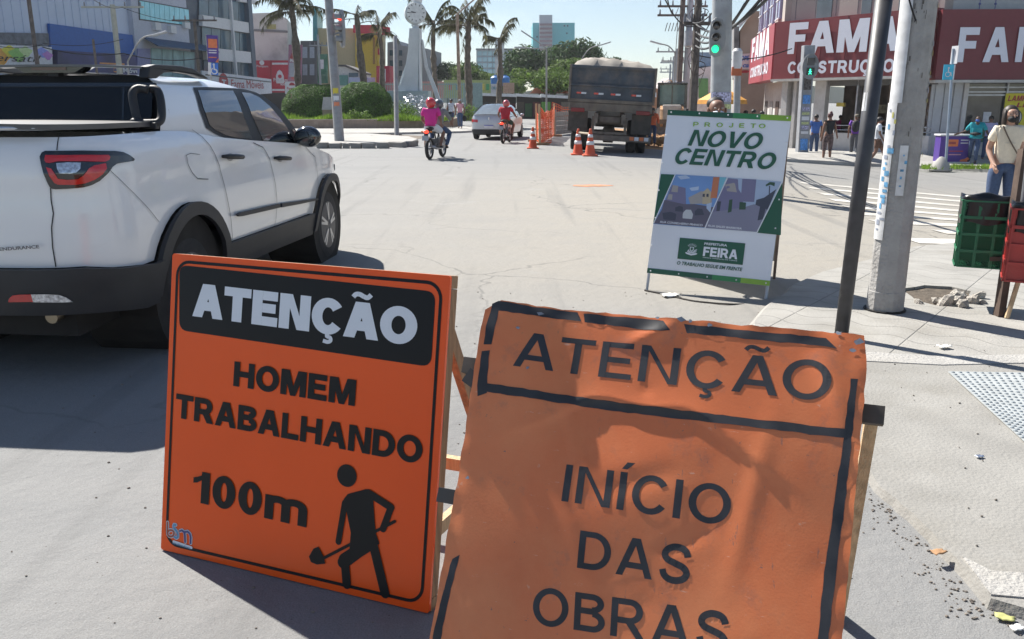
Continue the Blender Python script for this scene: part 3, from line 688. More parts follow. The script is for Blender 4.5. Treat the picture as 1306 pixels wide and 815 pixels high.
# ---- the dented board
F2 = Frame((-.063, 2.347, 1.0), R(21.5), R(26.8)); H2 = 1.105; F2.O = F2.at(0, -H2, 0); W2 = 1.0
def mat_old():
 m = mat('sign_orange_faded', (.70, .180, .060), .40, var=.08, scale=3, bump=.03, bscale=160)
 n, l = m.node_tree.nodes, m.node_tree.links; b = n['Principled BSDF']; t = [x for x in n if x.type == 'TEX_COORD'][0]
 def layer(scale, lo, hi, c, amt, seed):
  z = n.new('ShaderNodeTexNoise'); z.inputs['Scale'].default_value = scale; z.inputs['Detail'].default_value = 9; z.inputs['Roughness'].default_value = .72
  mp = n.new('ShaderNodeMapping'); mp.inputs['Location'].default_value = (seed, seed, 0); l.new(t.outputs['Object'], mp.inputs[0]); l.new(mp.outputs[0], z.inputs['Vector'])
  r = n.new('ShaderNodeMapRange'); r.inputs[1].default_value = lo; r.inputs[2].default_value = hi; r.inputs[4].default_value = amt; l.new(z.outputs[0], r.inputs[0])
  x = n.new('ShaderNodeMix'); x.data_type = 'RGBA'; x.inputs[7].default_value = (*c, 1); l.new(r.outputs[0], x.inputs[0]); l.new(b.inputs['Base Color'].links[0].from_socket, x.inputs[6]); l.new(x.outputs[2], b.inputs['Base Color'])
 layer(2.2, .4, .7, (.76, .265, .105), .7, 3); layer(7, .56, .72, (.25, .13, .10), .5, 9); layer(34, .665, .69, (.11, .10, .10), .8, 5); layer(15, .66, .68, (.72, .42, .28), .5, 20)
 z = [x for x in n if x.type == 'TEX_NOISE'][-1]; layer(9, .655, .675, (.80, .50, .36), .6, 40); [x for x in n if x.type == 'MAPPING'][-1].inputs['Scale'].default_value = (1.2, 5, 12); layer(6, .655, .675, (.20, .13, .11), .55, 60); [x for x in n if x.type == 'MAPPING'][-1].inputs['Scale'].default_value = (7, 3, .8)
 return m
M_old = mat_old(); M_oldb = mat('sign_black_worn', (.030, .030, .034), .55, var=.3, scale=12, dirt=.55, dirtc=(.075, .07, .07)); M_rust = mat('bare_metal', (.33, .34, .36), .45, .6, var=.4, scale=30)
random.seed(21)
bumps = [(random.uniform(.05, .95), random.uniform(.0, 1.1), random.uniform(.012, .04), random.choice((-1, 1)) * random.uniform(.0004, .0014)) for _ in range(22)]
def crease(a, b, p, q, wd, h):
 dx, dy = q[0] - p[0], q[1] - p[1]; L2 = dx * dx + dy * dy; t = max(0, min(1, ((a - p[0]) * dx + (b - p[1]) * dy) / L2)); d = math.hypot(a - p[0] - t * dx, b - p[1] - t * dy)
 return h * math.exp(-(d / wd) ** 2) * math.sin(math.pi * min(1, max(.0, t * .9 + .05)))
def dent(a, b):
 s_ = a - (.24 + (.86 - b) * .36); z = -.040 * math.tanh(s_ / .07) * (b - .55) + .03 * abs(s_); cr = b - (.88 - 1.1 * (a - .47) ** 2 + .012 * math.sin(a * 23)); z += .0085 * math.exp(-((a - .50) / .33) ** 4) * (math.exp(-cr / .07) if cr > 0 else math.exp(-(cr / .016) ** 2)) - .008 * math.exp(-((a - .70) / .13) ** 2 - ((b - .66) / .16) ** 2)
 z += .006 * math.exp(-((a - .36) / .20) ** 2 - ((b - .62) / .22) ** 2) - .008 * math.exp(-((a - .52) / .2) ** 2 - ((b - .30) / .25) ** 2)
 z += crease(a, b, (.22, .95), (.36, .62), .02, .003) + crease(a, b, (.36, .62), (.60, .72), .03, -.0035) + crease(a, b, (.80, .90), (.74, .45), .025, .0035) + crease(a, b, (.30, .60), (.55, .10), .03, .004)
 z += crease(a, b, (.40, 1.02), (.55, 1.10), .02, .007) + crease(a, b, (.88, 1.06), (.99, .86), .03, .010) + crease(a, b, (.56, .50), (.70, .60), .02, -.003)
 for (x, y, r, h) in bumps: z += h * math.exp(-((a - x) ** 2 + (b - y) ** 2) / r ** 2)
 z += .0050 * math.sin(a * 6 + 2 * math.sin(b * 4)) * math.sin(b * 5 + 1) 
 e = max(0, .035 - min(1.105 - b, W2 - a, a)) / .035
 z += e * .004 * math.sin(a * 41 + b * 33) * math.sin(a * 17 - b * 23)
 return z
s2 = thing('dented_warning_board', 'faded orange dented metal board reading ATENÇÃO INÍCIO DAS OBRAS, with scratched paint', 'warning sign', F2.at(W2 / 2, 0, 0))
ed = []
for (p, q) in (((0, 0), (W2, 0)), ((W2, 0), (W2, H2 - .03)), ((W2 - .012, H2), (.02, H2)), ((0, H2 - .03), (0, 0))):
 k = 40; ed += [(p[0] + (q[0] - p[0]) * i / k + (random.uniform(-.0022, .0022) if 0 < i else 0), p[1] + (q[1] - p[1]) * i / k + (random.uniform(-.0025, .0025) if 0 < i else 0)) for i in range(k)]
patch(ed, lambda a, b: F2.at(a, b, dent(a, b)), 'panel', M_old, s2, (.011, .011), world=True)
def on2(poly, m, name, off=.0010): return flat(poly, F2, off, m, s2, name, fn=dent, res=.011)
P2 = lambda *uv: [F2.px(u, v) for u, v in uv]
def worn(poly, j=.0015, st=.02):
 out = []
 for a, c in zip(poly, poly[1:] + poly[:1]):
  k = max(1, int(math.dist(a, c) / st)); out += [(a[0] + (c[0] - a[0]) * i / k + random.uniform(-j, j), a[1] + (c[1] - a[1]) * i / k + random.uniform(-j, j)) for i in range(k)]
 return out
on2(worn(P2((632, 390), (640, 387), (735, 397), (740, 408), (700, 405), (640, 399), (633, 430), (630, 442), (621, 441), (624, 420))), M_oldb, 'black_bar')
on2(worn(P2((742, 398), (845, 408), (855, 420), (842, 422), (744, 409))), M_oldb, 'black_bar')
on2(worn(P2((872, 413), (1053, 431), (1068, 445), (1040, 441), (876, 424))), M_oldb, 'black_bar')
on2(worn(P2((619, 450), (628, 449), (624, 503), (612, 507), (614, 480))), M_oldb, 'black_bar')
on2(worn(P2((624, 490), (800, 515), (1080, 549), (1078, 560), (800, 526), (623, 501))), M_oldb, 'black_bar', .0016)
on2(worn(P2((1085, 484), (1094, 484), (1086, 560), (1078, 640), (1062, 760), (1050, 880), (1036, 880), (1050, 740), (1064, 640), (1074, 570))), M_oldb, 'black_bar', .0013)
on2(worn(P2((578, 712), (587, 708), (574, 760), (556, 850), (546, 850), (560, 780))), M_oldb, 'black_bar')
def t2(s, a, b, cap, bold): letpx(s, F2, a, b, cap, M_oldb, s2, t=bold, off=.0008, fn=dent, gap=.17)
t2('ATENÇÃO', (657, 468), (1058, 513), 44, .18)
t2('INÍCIO', (717, 639), (930, 671), 47, .185)
t2('DAS', (736, 724), (880, 747), 48, .185)
t2('OBRAS', (677, 796), (930, 833), 48, .185)
for i, (u, v, r) in enumerate(((868, 407, .010), (880, 409, .006), (690, 400, .008), (905, 414, .007), (1095, 436, .012), (1088, 447, .008), (838, 404, .006), (1070, 425, .007), (664, 420, .006), (598, 610, .007), (675, 470, .006))):
 c = F2.px(u, v); on2([(c[0] + r * random.uniform(.5, 1.5) * math.cos(t * .7), c[1] + r * random.uniform(.3, .9) * math.sin(t * .7)) for t in range(9)], M_rust, 'paint_chip', .0022)
# scaffold of weathered wood behind it
b = MB(); b.beam(F2.at(-.06, .92, -.045), F2.at(1.05, .92, -.045), .045, .04, F2.N); b.build('top_rail', mat('dark_wood', (.10, .085, .07), .9, var=.3, scale=12), s2, world=True)
b = MB(); b.beam(F2.at(-.07, .55, -.05), F2.at(.05, .55, -.05), .04, .03, F2.N); b.build('bracket', mat('dark_iron', (.05, .05, .05), .7), s2, world=True)
b = MB(); b.beam(F2.at(-.025, .86, -.03), F2.at(-.005, .90, -.03), .055, .03, F2.N); b.build('bracket', MATS['dark_iron'], s2, world=True)
for a in (.03, W2 - .02):
 b = MB(); b.beam(F2.at(a, .0, -.03), F2.at(a, .98, -.03), .04, .03, F2.N); b.build('upright', M_wood_l, s2, world=True)
 b = MB(); t0 = F2.at(a + .045, .93, -.07); b.beam(t0, (t0.x + .13, t0.y + .36, 0), .045, .03, F2.R); b.build('leg', M_wood_l if a > .5 else M_wood, s2, world=True)

# ---- the NOVO CENTRO easel
F3 = Frame((1.122, 7.001, 0), R(18.02), R(15.94), R(-2.63)); W3, H3 = 1.0, 1.546
s3 = thing('project_notice', 'white and green A-frame notice PROJETO NOVO CENTRO with two street photographs, standing on the road', 'notice board', F3.at(W3 / 2, 0, 0))
M_vin = mat('vinyl_white', (.76, .79, .83), .38, var=.04, scale=2); M_gd = mat('vinyl_green_dark', (.030, .115, .065), .4, var=.06); M_gm = mat('vinyl_green_mid', (.05, .25, .09), .4); M_gl = mat('vinyl_green_lime', (.27, .47, .06), .4)
P3 = lambda *uv: [F3.px(u, v) for u, v in uv]
y0_ = .155; 
def sag(a, b): return .006 * math.sin(a * 3.1) * math.sin((b - y0_) * 2.2) + .0016 * math.sin(a * 11 + b * 4) + .001 * math.sin(b * 17 + a * 3)
patch([(0, y0_), (W3, y0_), (W3, H3), (0, H3)], lambda a, b: F3.at(a, b, sag(a, b)), 'banner', M_vin, s3, (.05, .05), world=True)
def on3(poly, m, name, off=.002): return flat(poly, F3, off + .0025, m, s3, name, fn=sag, res=.05)
on3([(.0, H3 - .045), (.54, H3 - .045), (.54, H3), (.0, H3)], M_gd, 'green_band'); on3([(.54, H3 - .045), (.76, H3 - .045), (.76, H3), (.54, H3)], M_gm, 'green_band'); on3([(.76, H3 - .045), (W3, H3 - .045), (W3, H3), (.76, H3)], M_gl, 'green_band')
on3([(.0, y0_), (.54, y0_), (.54, y0_ + .042), (.0, y0_ + .042)], M_gd, 'green_band'); on3([(.54, y0_), (.77, y0_), (.77, y0_ + .042), (.54, y0_ + .042)], M_gm, 'green_band'); on3([(.77, y0_), (W3, y0_), (W3, y0_ + .042), (.77, y0_ + .042)], M_gl, 'green_band')
def l3(s, a, b, cap, m, **k): letpx(s, F3, a, b, cap, m, s3, fn=sag, off=.0065, step=.05, **k)
N3 = lambda x, y: (820 + x * .1378, 200 + y * .1378)
def t3(s, a, b, cap, m, **k): textpx(s, F3, a, b, cap, m, s3, fn=sag, off=k.pop('off', .0045) + .002, **k)
l3('PROJETO', (884, 161.5), (976, 164), 5.5, M_gl, t=.2, gap=.95)
l3('NOVO', (877, 186), (968, 191), 20.5, M_gd, t=.235, shear=.28, gap=.10)
l3('CENTRO', (858, 209), (985, 216.5), 20.5, M_gd, t=.235, shear=.28, gap=.10)
on3(P3((843, 222), (862, 223), (835, 285), (833, 285)), M_gd, 'green_corner'); on3(P3((998, 233), (996, 300), (966, 297)), M_gd, 'green_corner')
# the two printed photographs: street views
def pc(name, c): return mat(name, c, .4, var=.05)
c_sky = pc('print_sky', (.18, .32, .6)); c_cl = pc('print_cloud', (.45, .55, .7)); c_rd = pc('print_road', (.13, .12, .16)); c_b1 = pc('print_wall', (.38, .35, .33)); c_b2 = pc('print_dark', (.07, .075, .1)); c_or = pc('print_orange', (.55, .2, .1)); c_cy = pc('print_cyan', (.2, .5, .6)); c_b3 = pc('print_violet', (.2, .19, .3)); c_sk2 = pc('print_pale_sky', (.38, .47, .62)); c_pv = pc('print_paving', (.24, .24, .32)); c_car = pc('print_car', (.5, .53, .55)); c_gn = pc('print_green', (.05, .1, .06))
N = lambda *p: P3(*[N3(x, y) for x, y in p])
on3(N((300, 165), (780, 193), (575, 660), (97, 622)), c_sky, 'street_photo')
for i, (pp, m) in enumerate(((((320, 180), (400, 172), (440, 200), (350, 212)), c_cl), (((430, 290), (520, 275), (515, 310), (450, 318)), c_cl), (((420, 380), (540, 320), (640, 340), (640, 430), (440, 440)), c_b1), (((555, 330), (600, 290), (632, 330), (622, 440), (550, 440)), pc('print_cream', (.5, .42, .28))), (((270, 262), (395, 290), (400, 440), (240, 470), (175, 490)), c_b3), (((278, 262), (328, 270), (322, 330), (262, 325)), c_b1), (((240, 345), (275, 350), (270, 400), (225, 395)), c_b1), (((652, 190), (710, 190), (685, 385), (625, 385)), c_or), (((712, 190), (776, 195), (745, 265), (700, 345)), c_cy), (((200, 400), (380, 440), (480, 440), (660, 470), (578, 655), (100, 618), (175, 490)), c_rd), (((370, 520), (400, 490), (445, 492), (465, 535), (455, 578), (368, 570)), c_car), (((480, 505), (510, 480), (550, 485), (568, 540), (480, 545)), c_b2), (((300, 470), (340, 455), (370, 465), (372, 510), (300, 505)), c_b2), (((180, 520), (260, 510), (310, 530), (300, 590), (190, 580)), c_b2), (((590, 440), (640, 425), (625, 520), (590, 480)), c_cl), (((555, 345), (575, 345), (573, 375), (553, 372)), c_b2), (((590, 345), (610, 345), (608, 375), (588, 372)), c_b2))): on3(N(*pp), m, 'print_detail', .0024 + i * .00008)
on3(N((790, 195), (1290, 232), (1055, 697), (580, 662)), c_sk2, 'street_photo')
for i, (pp, m) in enumerate(((((920, 205), (1050, 212), (1030, 420), (905, 415)), c_b3), (((790, 200), (880, 210), (885, 300), (930, 370), (925, 470), (640, 520), (700, 385)), c_b3), (((760, 260), (850, 240), (870, 330), (780, 320)), c_b1), (((1050, 400), (1120, 380), (1235, 300), (1150, 500), (1040, 450)), c_b2), (((640, 515), (930, 470), (1030, 440), (1150, 490), (1055, 695), (582, 660)), c_pv), (((800, 400), (830, 395), (820, 510), (785, 520)), c_gn), (((690, 415), (725, 415), (710, 505), (680, 505)), c_b2), (((895, 420), (955, 425), (950, 490), (890, 490)), c_gn), (((1168, 270), (1178, 270), (1174, 345), (1164, 345)), c_b2), (((1135, 262), (1175, 235), (1222, 240), (1218, 275), (1180, 260), (1140, 275)), c_gn), (((1085, 460), (1140, 465), (1110, 580), (1060, 590)), c_b2))): on3(N(*pp), m, 'print_detail', .0024 + i * .00008)
for (a, c) in (((302, 160), (100, 615)), ((782, 190), (573, 662)), ((1288, 230), (1055, 700))): on3(bar(F3.px(*N3(*a)), F3.px(*N3(*c)), .008), M_vin, 'print_divider', .0045)
t3('RUA CONSELHEIRO FRANCO', N3(158, 612), N3(552, 645), 2.6, M_vin, shear=.2, bold=.02, off=.005); t3('RUA SALES BARBOSA', N3(602, 648), N3(912, 675), 2.6, M_vin, shear=.2, bold=.02, off=.005)
C3 = lambda x, y: (850 + x * .135, 280 + y * .135)
on3(P3(C3(128, 172), C3(746, 226), C3(720, 430), C3(103, 370)), M_gd, 'crest_panel')
t3('PREFEITURA', C3(358, 240), C3(572, 257), 3.0, M_vin, bold=.03, off=.005); l3('FEIRA', C3(343, 345), C3(668, 378), 12, M_vin, t=.26, gap=.07)
t3('CIDADE TRABALHO DE TODOS', C3(343, 362), C3(668, 396), 1.1, M_vin, bold=.02, off=.005); t3('O TRABALHO SEGUE EM FRENTE', C3(98, 425), C3(715, 490), 4.4, M_gd, shear=.2, bold=.025)
cb = MB(); cc = F3.px(*C3(240, 280))
def cf(poly, o): cb.add([F3.at(x, y, o + .003 + sag(x, y)) for x, y in poly], [tuple(t) for t in tessellate_polygon([[Vector((x, y, 0)) for x, y in poly]])])
cf([(cc[0] + x * .001, cc[1] + y * .001) for x, y in ((-16, 18), (16, 18), (16, -8), (0, -24), (-16, -8))], .005)
for i in range(9):
 t = R(200 + i * 17.5); cf(strip((cc[0] + .026 * math.cos(t), cc[1] + .026 * math.sin(t)), (cc[0] + .042 * math.cos(t + .3), cc[1] + .042 * math.sin(t + .3)), .006), .0051)
for i in range(7):
 t = R(40 + i * 16.6); cf(strip((cc[0] + .030 * math.cos(t), cc[1] + .030 * math.sin(t)), (cc[0] + .046 * math.cos(t), cc[1] + .046 * math.sin(t)), .003), .0052)
cf([(cc[0] + x * .001, cc[1] + y * .001) for x, y in ((-52, -34), (-40, -30), (0, -44), (40, -30), (52, -34), (40, -44), (0, -54), (-40, -44))], .0053)
cb.build('crest', M_vin, s3, world=True, fix=False)
b = MB(); [b.add([F3.at(cc[0] + x * .001, cc[1] + y * .001, (.0086) + sag(cc[0], cc[1])) for x, y in ((-10, 13), (10, 13), (10, -5), (0, -15), (-10, -5))], [(0, 1, 2, 3, 4)])]; b.build('crest_shield', M_gd, s3, world=True, fix=False)
M_tube = mat('galvanised_tube', (.42, .43, .45), .4, .7, var=.15)
for a in (.015, W3 - .015):
 b = MB(); b.tube([F3.at(a, 0, -.018), F3.at(a, H3, -.018)], .013, 8); b.build('leg', M_tube, s3, world=True)
 b = MB(); t0 = F3.at(a, H3 - .01, -.03); e = Vector((t0.x + (.11 if a > .5 else .1), t0.y + .42, .0)); b.tube([t0, e], .013, 8); b.build('rear_leg', mat('rusty_tube', (.2, .15, .12), .7, .3, var=.3), s3, world=True)
bb = MB(); tA = F3.at(.02, H3 - .02, -.035); tB = F3.at(W3 - .02, H3 - .02, -.035); eA = Vector((tA.x + .1, tA.y + .38, .17)); eB = Vector((tB.x + .11, tB.y + .38, .17)); bb.add([tA, tB, eB, eA, tA - F3.N * .004, tB - F3.N * .004, eB - F3.N * .004, eA - F3.N * .004], [(0, 1, 2, 3), (4, 5, 6, 7), (0, 1, 5, 4), (1, 2, 6, 5), (2, 3, 7, 6), (3, 0, 4, 7)]); bb.build('rear_banner', mat('banner_back', (.45, .43, .38), .6, var=.1), s3, world=True)
b = MB()
for i in range(5):
 for v in (y0_ + .02, H3 - .02): p = F3.at(.03 + .235 * i, v, .004 + sag(.03 + .235 * i, v)); b.ball(p, .007, 6)
for i in range(1, 6):
 for a in (.012, W3 - .012): b.ball(F3.at(a, y0_ + i * .235, .004 + sag(a, y0_ + i * .235)), .007, 6)
b.build('rivets', mat('rivet_white', (.8, .8, .82), .3), s3, world=True)
b = MB(); b.tube(catmull([F3.at(0, 0, .0) + Vector((0, 0, .008)), G(850, 376, .006), G(880, 383, .006), G(905, 386, .006), G(935, 388, .006), F3.at(W3, 0, 0) + Vector((0, 0, .008))], 4), .007, 6)
tag(b.build('rope', mat('dark_rope', (.05, .045, .04), .9)), 'dark slack rope lying on the road between the feet of the town hall notice', 'rope')
# ------------------------------------------------------------------ vehicles
M_carw = mat('white_car_paint', (.80, .80, .795), .22, var=.01, coat=1.0); M_pl = mat('black_plastic', (.022, .023, .026), .55, var=.15, bump=.15, bscale=300, dirt=.15, dirtc=(.10, .085, .07))
M_glass = mat('tinted_glass', (.010, .013, .016), .03, var=0, coat=1, spec=1.0); M_gapl = mat('panel_gap', (.012, .012, .012), .8)
M_tyre = mat('tyre_rubber', (.020, .020, .021), .8, var=.2, scale=20, bump=.3, dirt=.4, dirtc=(.07, .06, .05)); M_alloy = mat('alloy_grey', (.42, .43, .45), .3, .75, var=.1, scale=9)
M_red = mat('red_lens', (.55, .01, .012), .12, var=.1, scale=30, coat=1); M_redlit = mat('red_lens_lit', (.9, .06, .03), .2, emit=.9); M_clear = mat('clear_lens', (.5, .52, .56), .12, .6, var=.5, scale=60, coat=1)
M_gblk = mat('gloss_black', (.012, .013, .016), .12, var=.1, coat=1); M_under = mat('underbody', (.02, .018, .016), .9, var=.3, scale=8); M_chrome = mat('satin_chrome', (.6, .62, .65), .2, 1, var=.02); M_silver = mat('silver_car_paint', (.50, .52, .56), .3, .25, var=.02, coat=1)
class Car:
 def __init__(s, root, contour, inset, sec):
  s.t = root; P = catmull(contour, 8); s.P = P; s.S = [0]
  for a, b in zip(P, P[1:]): s.S.append(s.S[-1] + math.dist(a, b))
  s.inset = inset; s.sec = sec; s.ss_ = [0]
  for a, b in zip(sec, sec[1:]): s.ss_.append(s.ss_[-1] + math.dist(a, b))
  s.M = Matrix.Translation(root.location) @ root.rotation_euler.to_matrix().to_4x4(); s.Mi = s.M.inverted()
 def loc(s, x, y, z): return Vector((-y, x, z))                  # car axes (forward, left, up) to the thing's own
 def sx(s, x):                                                   # arc length where the flank reaches station x
  b = None
  for (p, q), s0, s1 in zip(zip(s.P, s.P[1:]), s.S, s.S[1:]):
   if p[0] <= x <= q[0]: return s0 + (s1 - s0) * (x - p[0]) / (q[0] - p[0])
  return s.S[-1] if x > 0 else 0
 def shell(s, a, z, off=0, side=-1):
  a = max(0, min(s.S[-1] - 1e-6, a)); i = 0
  lo, hi = 0, len(s.S) - 1
  while hi - lo > 1:
   m = (lo + hi) // 2
   if s.S[m] <= a: lo = m
   else: hi = m
  p, q = s.P[lo], s.P[hi]; t = (a - s.S[lo]) / (s.S[hi] - s.S[lo]); 
  def nrm(i):
   u, v = s.P[max(i - 1, 0)], s.P[min(i + 1, len(s.P) - 1)]; d = math.dist(u, v); return (-(v[1] - u[1]) / d * -1, (v[0] - u[0]) / d) if False else ((v[1] - u[1]) / d * -1, (v[0] - u[0]) / d)
  n0, n1 = nrm(lo), nrm(hi); nx, ny = n0[0] + (n1[0] - n0[0]) * t, n0[1] + (n1[1] - n0[1]) * t
  x = p[0] + (q[0] - p[0]) * t; y = p[1] + (q[1] - p[1]) * t; k = off - lerp(s.inset, z)
  return s.loc(x + nx * k, -side * -(y + ny * k) * -1 if False else (y + ny * k) * (-1 if side < 0 else 1), z)
 def gh(s, x, t, off=0, side=-1):                                # greenhouse: station x, distance t up the section
  t = max(0, min(s.ss_[-1] - 1e-6, t)); i = max(k for k in range(len(s.ss_)) if s.ss_[k] <= t); i = min(i, len(s.sec) - 2)
  f = (t - s.ss_[i]) / (s.ss_[i + 1] - s.ss_[i]); (y0, z0), (y1, z1) = s.sec[i], s.sec[i + 1]
  dy, dz = y1 - y0, z1 - z0; L = math.hypot(dy, dz); ny, nz_ = dz / L, -dy / L
  y, z = y0 + dy * f + ny * off, z0 + dz * f + nz_ * off; return s.loc(x, -y if side < 0 else y, z)
 def tz(s, z):
  for (a, b), t0, t1 in zip(zip(s.sec, s.sec[1:]), s.ss_, s.ss_[1:]):
   if a[1] <= z <= b[1]: return t0 + (t1 - t0) * (z - a[1]) / (b[1] - a[1])
  return s.ss_[-1] if z > s.sec[-1][1] else 0
 def rl(s, u, v):
  o = s.Mi @ Vector((0, 0, CH)); d = s.Mi.to_3x3() @ ray(u, v); return Vector((o.y, -o.x, o.z)), Vector((d.y, -d.x, d.z))
 def px(s, u, v):                                                # photograph pixel to (arc length, z) on the right flank or tail
  o, d = s.rl(u, v); best = None; k = .015
  for (p, q), s0, s1 in zip(zip(s.P, s.P[1:]), s.S, s.S[1:]):
   p = (p[0], -p[1]); q = (q[0], -q[1]); ex, ey = q[0] - p[0], q[1] - p[1]; den = d.x * ey - d.y * ex
   if abs(den) < 1e-9: continue
   t = ((p[0] - o.x) * ey - (p[1] - o.y) * ex) / den; w_ = ((p[0] - o.x) * d.y - (p[1] - o.y) * d.x) / den
   if t > 0 and -.01 <= w_ <= 1.01 and (best is None or t < best[0]): best = (t, s0 + (s1 - s0) * w_, o.z + d.z * t)
  return (best[1], best[2]) if best else (0, .9)
 def gpx(s, u, v):
  o, d = s.rl(u, v); y = -.8
  for _ in range(8):
   t = (y - o.y) / d.y; z = o.z + d.z * t; y = -lerp([(zz, yy) for yy, zz in s.sec], z)
  return (o.x + d.x * t, s.tz(z))
 def body(s, poly, name, m, parent=None, off=0, res=(.07, .06), both=True, thick=0):
  out = []
  for sd in ((-1, 1) if both else (-1,)):
   out.append(patch(poly, lambda a, z: s.shell(a, z, off, sd), name, m, parent or s.t, res, thick=thick))
  return out
 def side(s, poly, name, m, parent=None, off=0, res=(.1, .06), both=True):
  return [patch(poly, lambda a, t: s.gh(a, t, off, sd), name, m, parent or s.t, res) for sd in ((-1, 1) if both else (-1,))]
def arch(cx, r, z0, zc, n=14, a0=None, a1=None, car=None):          # points over a wheel arch, rear to front
 out = []; b0 = math.pi + math.asin(max(-1, min(1, (zc - z0) / r))) if a0 is None else a0; b1 = -math.asin(max(-1, min(1, (zc - z0) / r))) if a1 is None else a1
 for i in range(n + 1):
  t = b0 + (b1 - b0) * i / n; out.append((car.sx(cx + r * math.cos(t)) if car else cx + r * math.cos(t), zc + r * math.sin(t)))
 return out
def wheel(parent, c, r, wd, side, spokes=5, rim=.62, name='wheel', steer=0):
 """c in the thing's own axes; the axle runs along x"""
 b = MB(); sg = 1 if side > 0 else -1; h = wd / 2
 pr = [(r * rim, -h), (r * .9, -h * 1.02), (r * .975, -h * .86), (r, -h * .55), (r, -h * .5), (r * .985, -h * .48), (r * .985, -h * .40), (r * 1.002, -h * .38), (r * 1.002, -h * .05), (r * .985, -h * .03), (r * .985, h * .05), (r * 1.002, h * .07), (r * 1.0, h * .5), (r * .975, h * .86), (r * .9, h * 1.02), (r * rim, h)]
 b.lathe(pr, c, 'x', 40, close=True)
 t = b.build('tyre', M_tyre, parent, smooth=2)
 b = MB(); b.lathe([(r * rim, -h * .8), (r * (rim + .03), -h), (r * (rim - .02), -h * .9), (r * (rim - .05), h * .3), (.04, h * .3), (.04, h * .5), (r * (rim - .03), h * .5), (r * (rim + .04), h * 1.03), (r * (rim + .01), h * 1.05)] if sg > 0 else [(r * rim, h * .8), (r * (rim + .03), h), (r * (rim - .02), h * .9), (r * (rim - .05), -h * .3), (.04, -h * .3), (.04, -h * .5), (r * (rim - .03), -h * .5), (r * (rim + .04), -h * 1.03), (r * (rim + .01), -h * 1.05)], c, 'x', 32)
 rm = b.build('rim', mat('rim_dark', (.06, .06, .065), .5), t, smooth=2)
 b = MB(); xo = h * .92 * sg; c = Vector(c)
 for i in range(spokes):
  for d_ in (-.13, .13):
   a = 2 * math.pi * i / spokes + .3
   p = c + Vector((xo, math.cos(a + d_ * .4) * .05, math.sin(a + d_ * .4) * .05)); q = c + Vector((xo * .93, math.cos(a + d_) * r * (rim - .0), math.sin(a + d_) * r * (rim - .0)))
   b.beam(p, q, .026, .045, Vector((1, 0, 0)))
 b.lathe([(.0, .0), (.045, .0), (.055, -.02 * 1)], c + Vector((xo * 1.02, 0, 0)), 'x', 16); b.lathe([(r * (rim + .035), -.004), (r * (rim + .035), .004), (r * (rim - .06), .004), (r * (rim - .06), -.004)], c + Vector((xo * .97, 0, 0)), 'x', 32, close=True)
 b.build('hubcap', M_alloy, t, smooth=2)
 return t

# ---- white pickup
az = R(5.5)
pk = thing('pickup_truck', 'white double cab pickup truck with black roof bar and dark windows, nearest on the left', 'pickup truck', (-3.043, 5.636, 0), az)
con = [(-1.03, 0), (-1.02, .35), (-1.0, .58), (-.95, .73), (-.84, .845), (-.66, .905), (-.4, .925), (0, .93), (1.5, .925), (2.9, .92), (3.25, .895), (3.5, .83), (3.70, .70), (3.82, .45), (3.88, 0)]
ins = [(.28, .07), (.42, .03), (.6, .0), (.8, -.005), (.95, .0), (1.08, .012), (1.18, .012), (1.26, .03), (1.33, .06), (1.38, .115)]
sec = [(.86, 1.12), (.845, 1.25), (.815, 1.38), (.775, 1.50), (.725, 1.60), (.68, 1.665), (.62, 1.70), (.52, 1.722), (.3, 1.738), (0, 1.745)]
C = Car(pk, con, ins, sec); SX = C.sx
top = [(0, 1.365), (SX(-.9), 1.365), (SX(-.1), 1.372), (SX(.25), 1.36), (SX(.6), 1.31), (SX(1.2), 1.26), (SX(2.2), 1.19), (SX(2.7), 1.13), (SX(3.2), 1.03), (SX(3.5), .96), (SX(3.72), .90), (C.S[-1], .87)]
low_ = [(C.S[-1], .62), (SX(3.6), .60), (SX(3.53), .55)] + [(a, z) for a, z in arch(2.99, .50, .52, .36, car=C)][::-1] + [(SX(2.4), .535), (SX(1.5), .545), (SX(.55), .56)] + [(a, z) for a, z in arch(0, .545, .62, .37, car=C)][::-1] + [(SX(-.60), .615), (SX(-.82), .64), (SX(-.93), .665), (0, .665)]
for o in C.body(top + low_, 'body_side', M_carw): pass
# black lower trim
C.body([(0, .665), (SX(-.93), .665), (SX(-.82), .64), (SX(-.55), .615), (SX(-.47), .62), (SX(-.50), .37), (SX(-.62), .365), (SX(-.85), .40), (SX(-.95), .41), (0, .41)], 'rear_bumper', M_pl, off=.035, thick=.03)
C.body([(0, .625), (SX(-.955), .625), (SX(-.93), .662), (0, .662)], 'tailgate_step', M_chrome, off=.041)
C.body([(0, .52), (SX(-.90), .52), (SX(-.84), .47), (0, .47)], 'bumper_recess', M_gapl, off=.038)
C.body([(C.S[-1], .62), (SX(3.6), .61), (SX(3.5), .55), (SX(3.5), .30), (SX(3.7), .27), (C.S[-1], .27)], 'front_bumper', M_pl, off=.02, thick=.02)
C.body([(SX(.46), .56), (SX(1.5), .545), (SX(2.5), .53), (SX(2.5), .33), (SX(1.5), .35), (SX(.46), .36)], 'sill', M_pl, off=.016, thick=.02)
for cx, r0, r1, zc, z0, z1 in ((0, .462, .548, .37, .40, .40), (2.99, .432, .503, .36, .36, .36)):
 o_ = arch(cx, r1, z0, zc, 20, car=C); i_ = arch(cx, r0, z0, zc, 20, car=C)
 C.body(o_ + i_[::-1], 'arch_flare', M_pl, off=.026, thick=.03, res=(.05, .05))
for u0, u1 in (((297, 309), (303, 332)), ((350, 294), (349, 322))): C.body(bar(C.px(*u0), C.px(*u1), .006), 'trim_gap', M_gapl, off=.019, both=False)
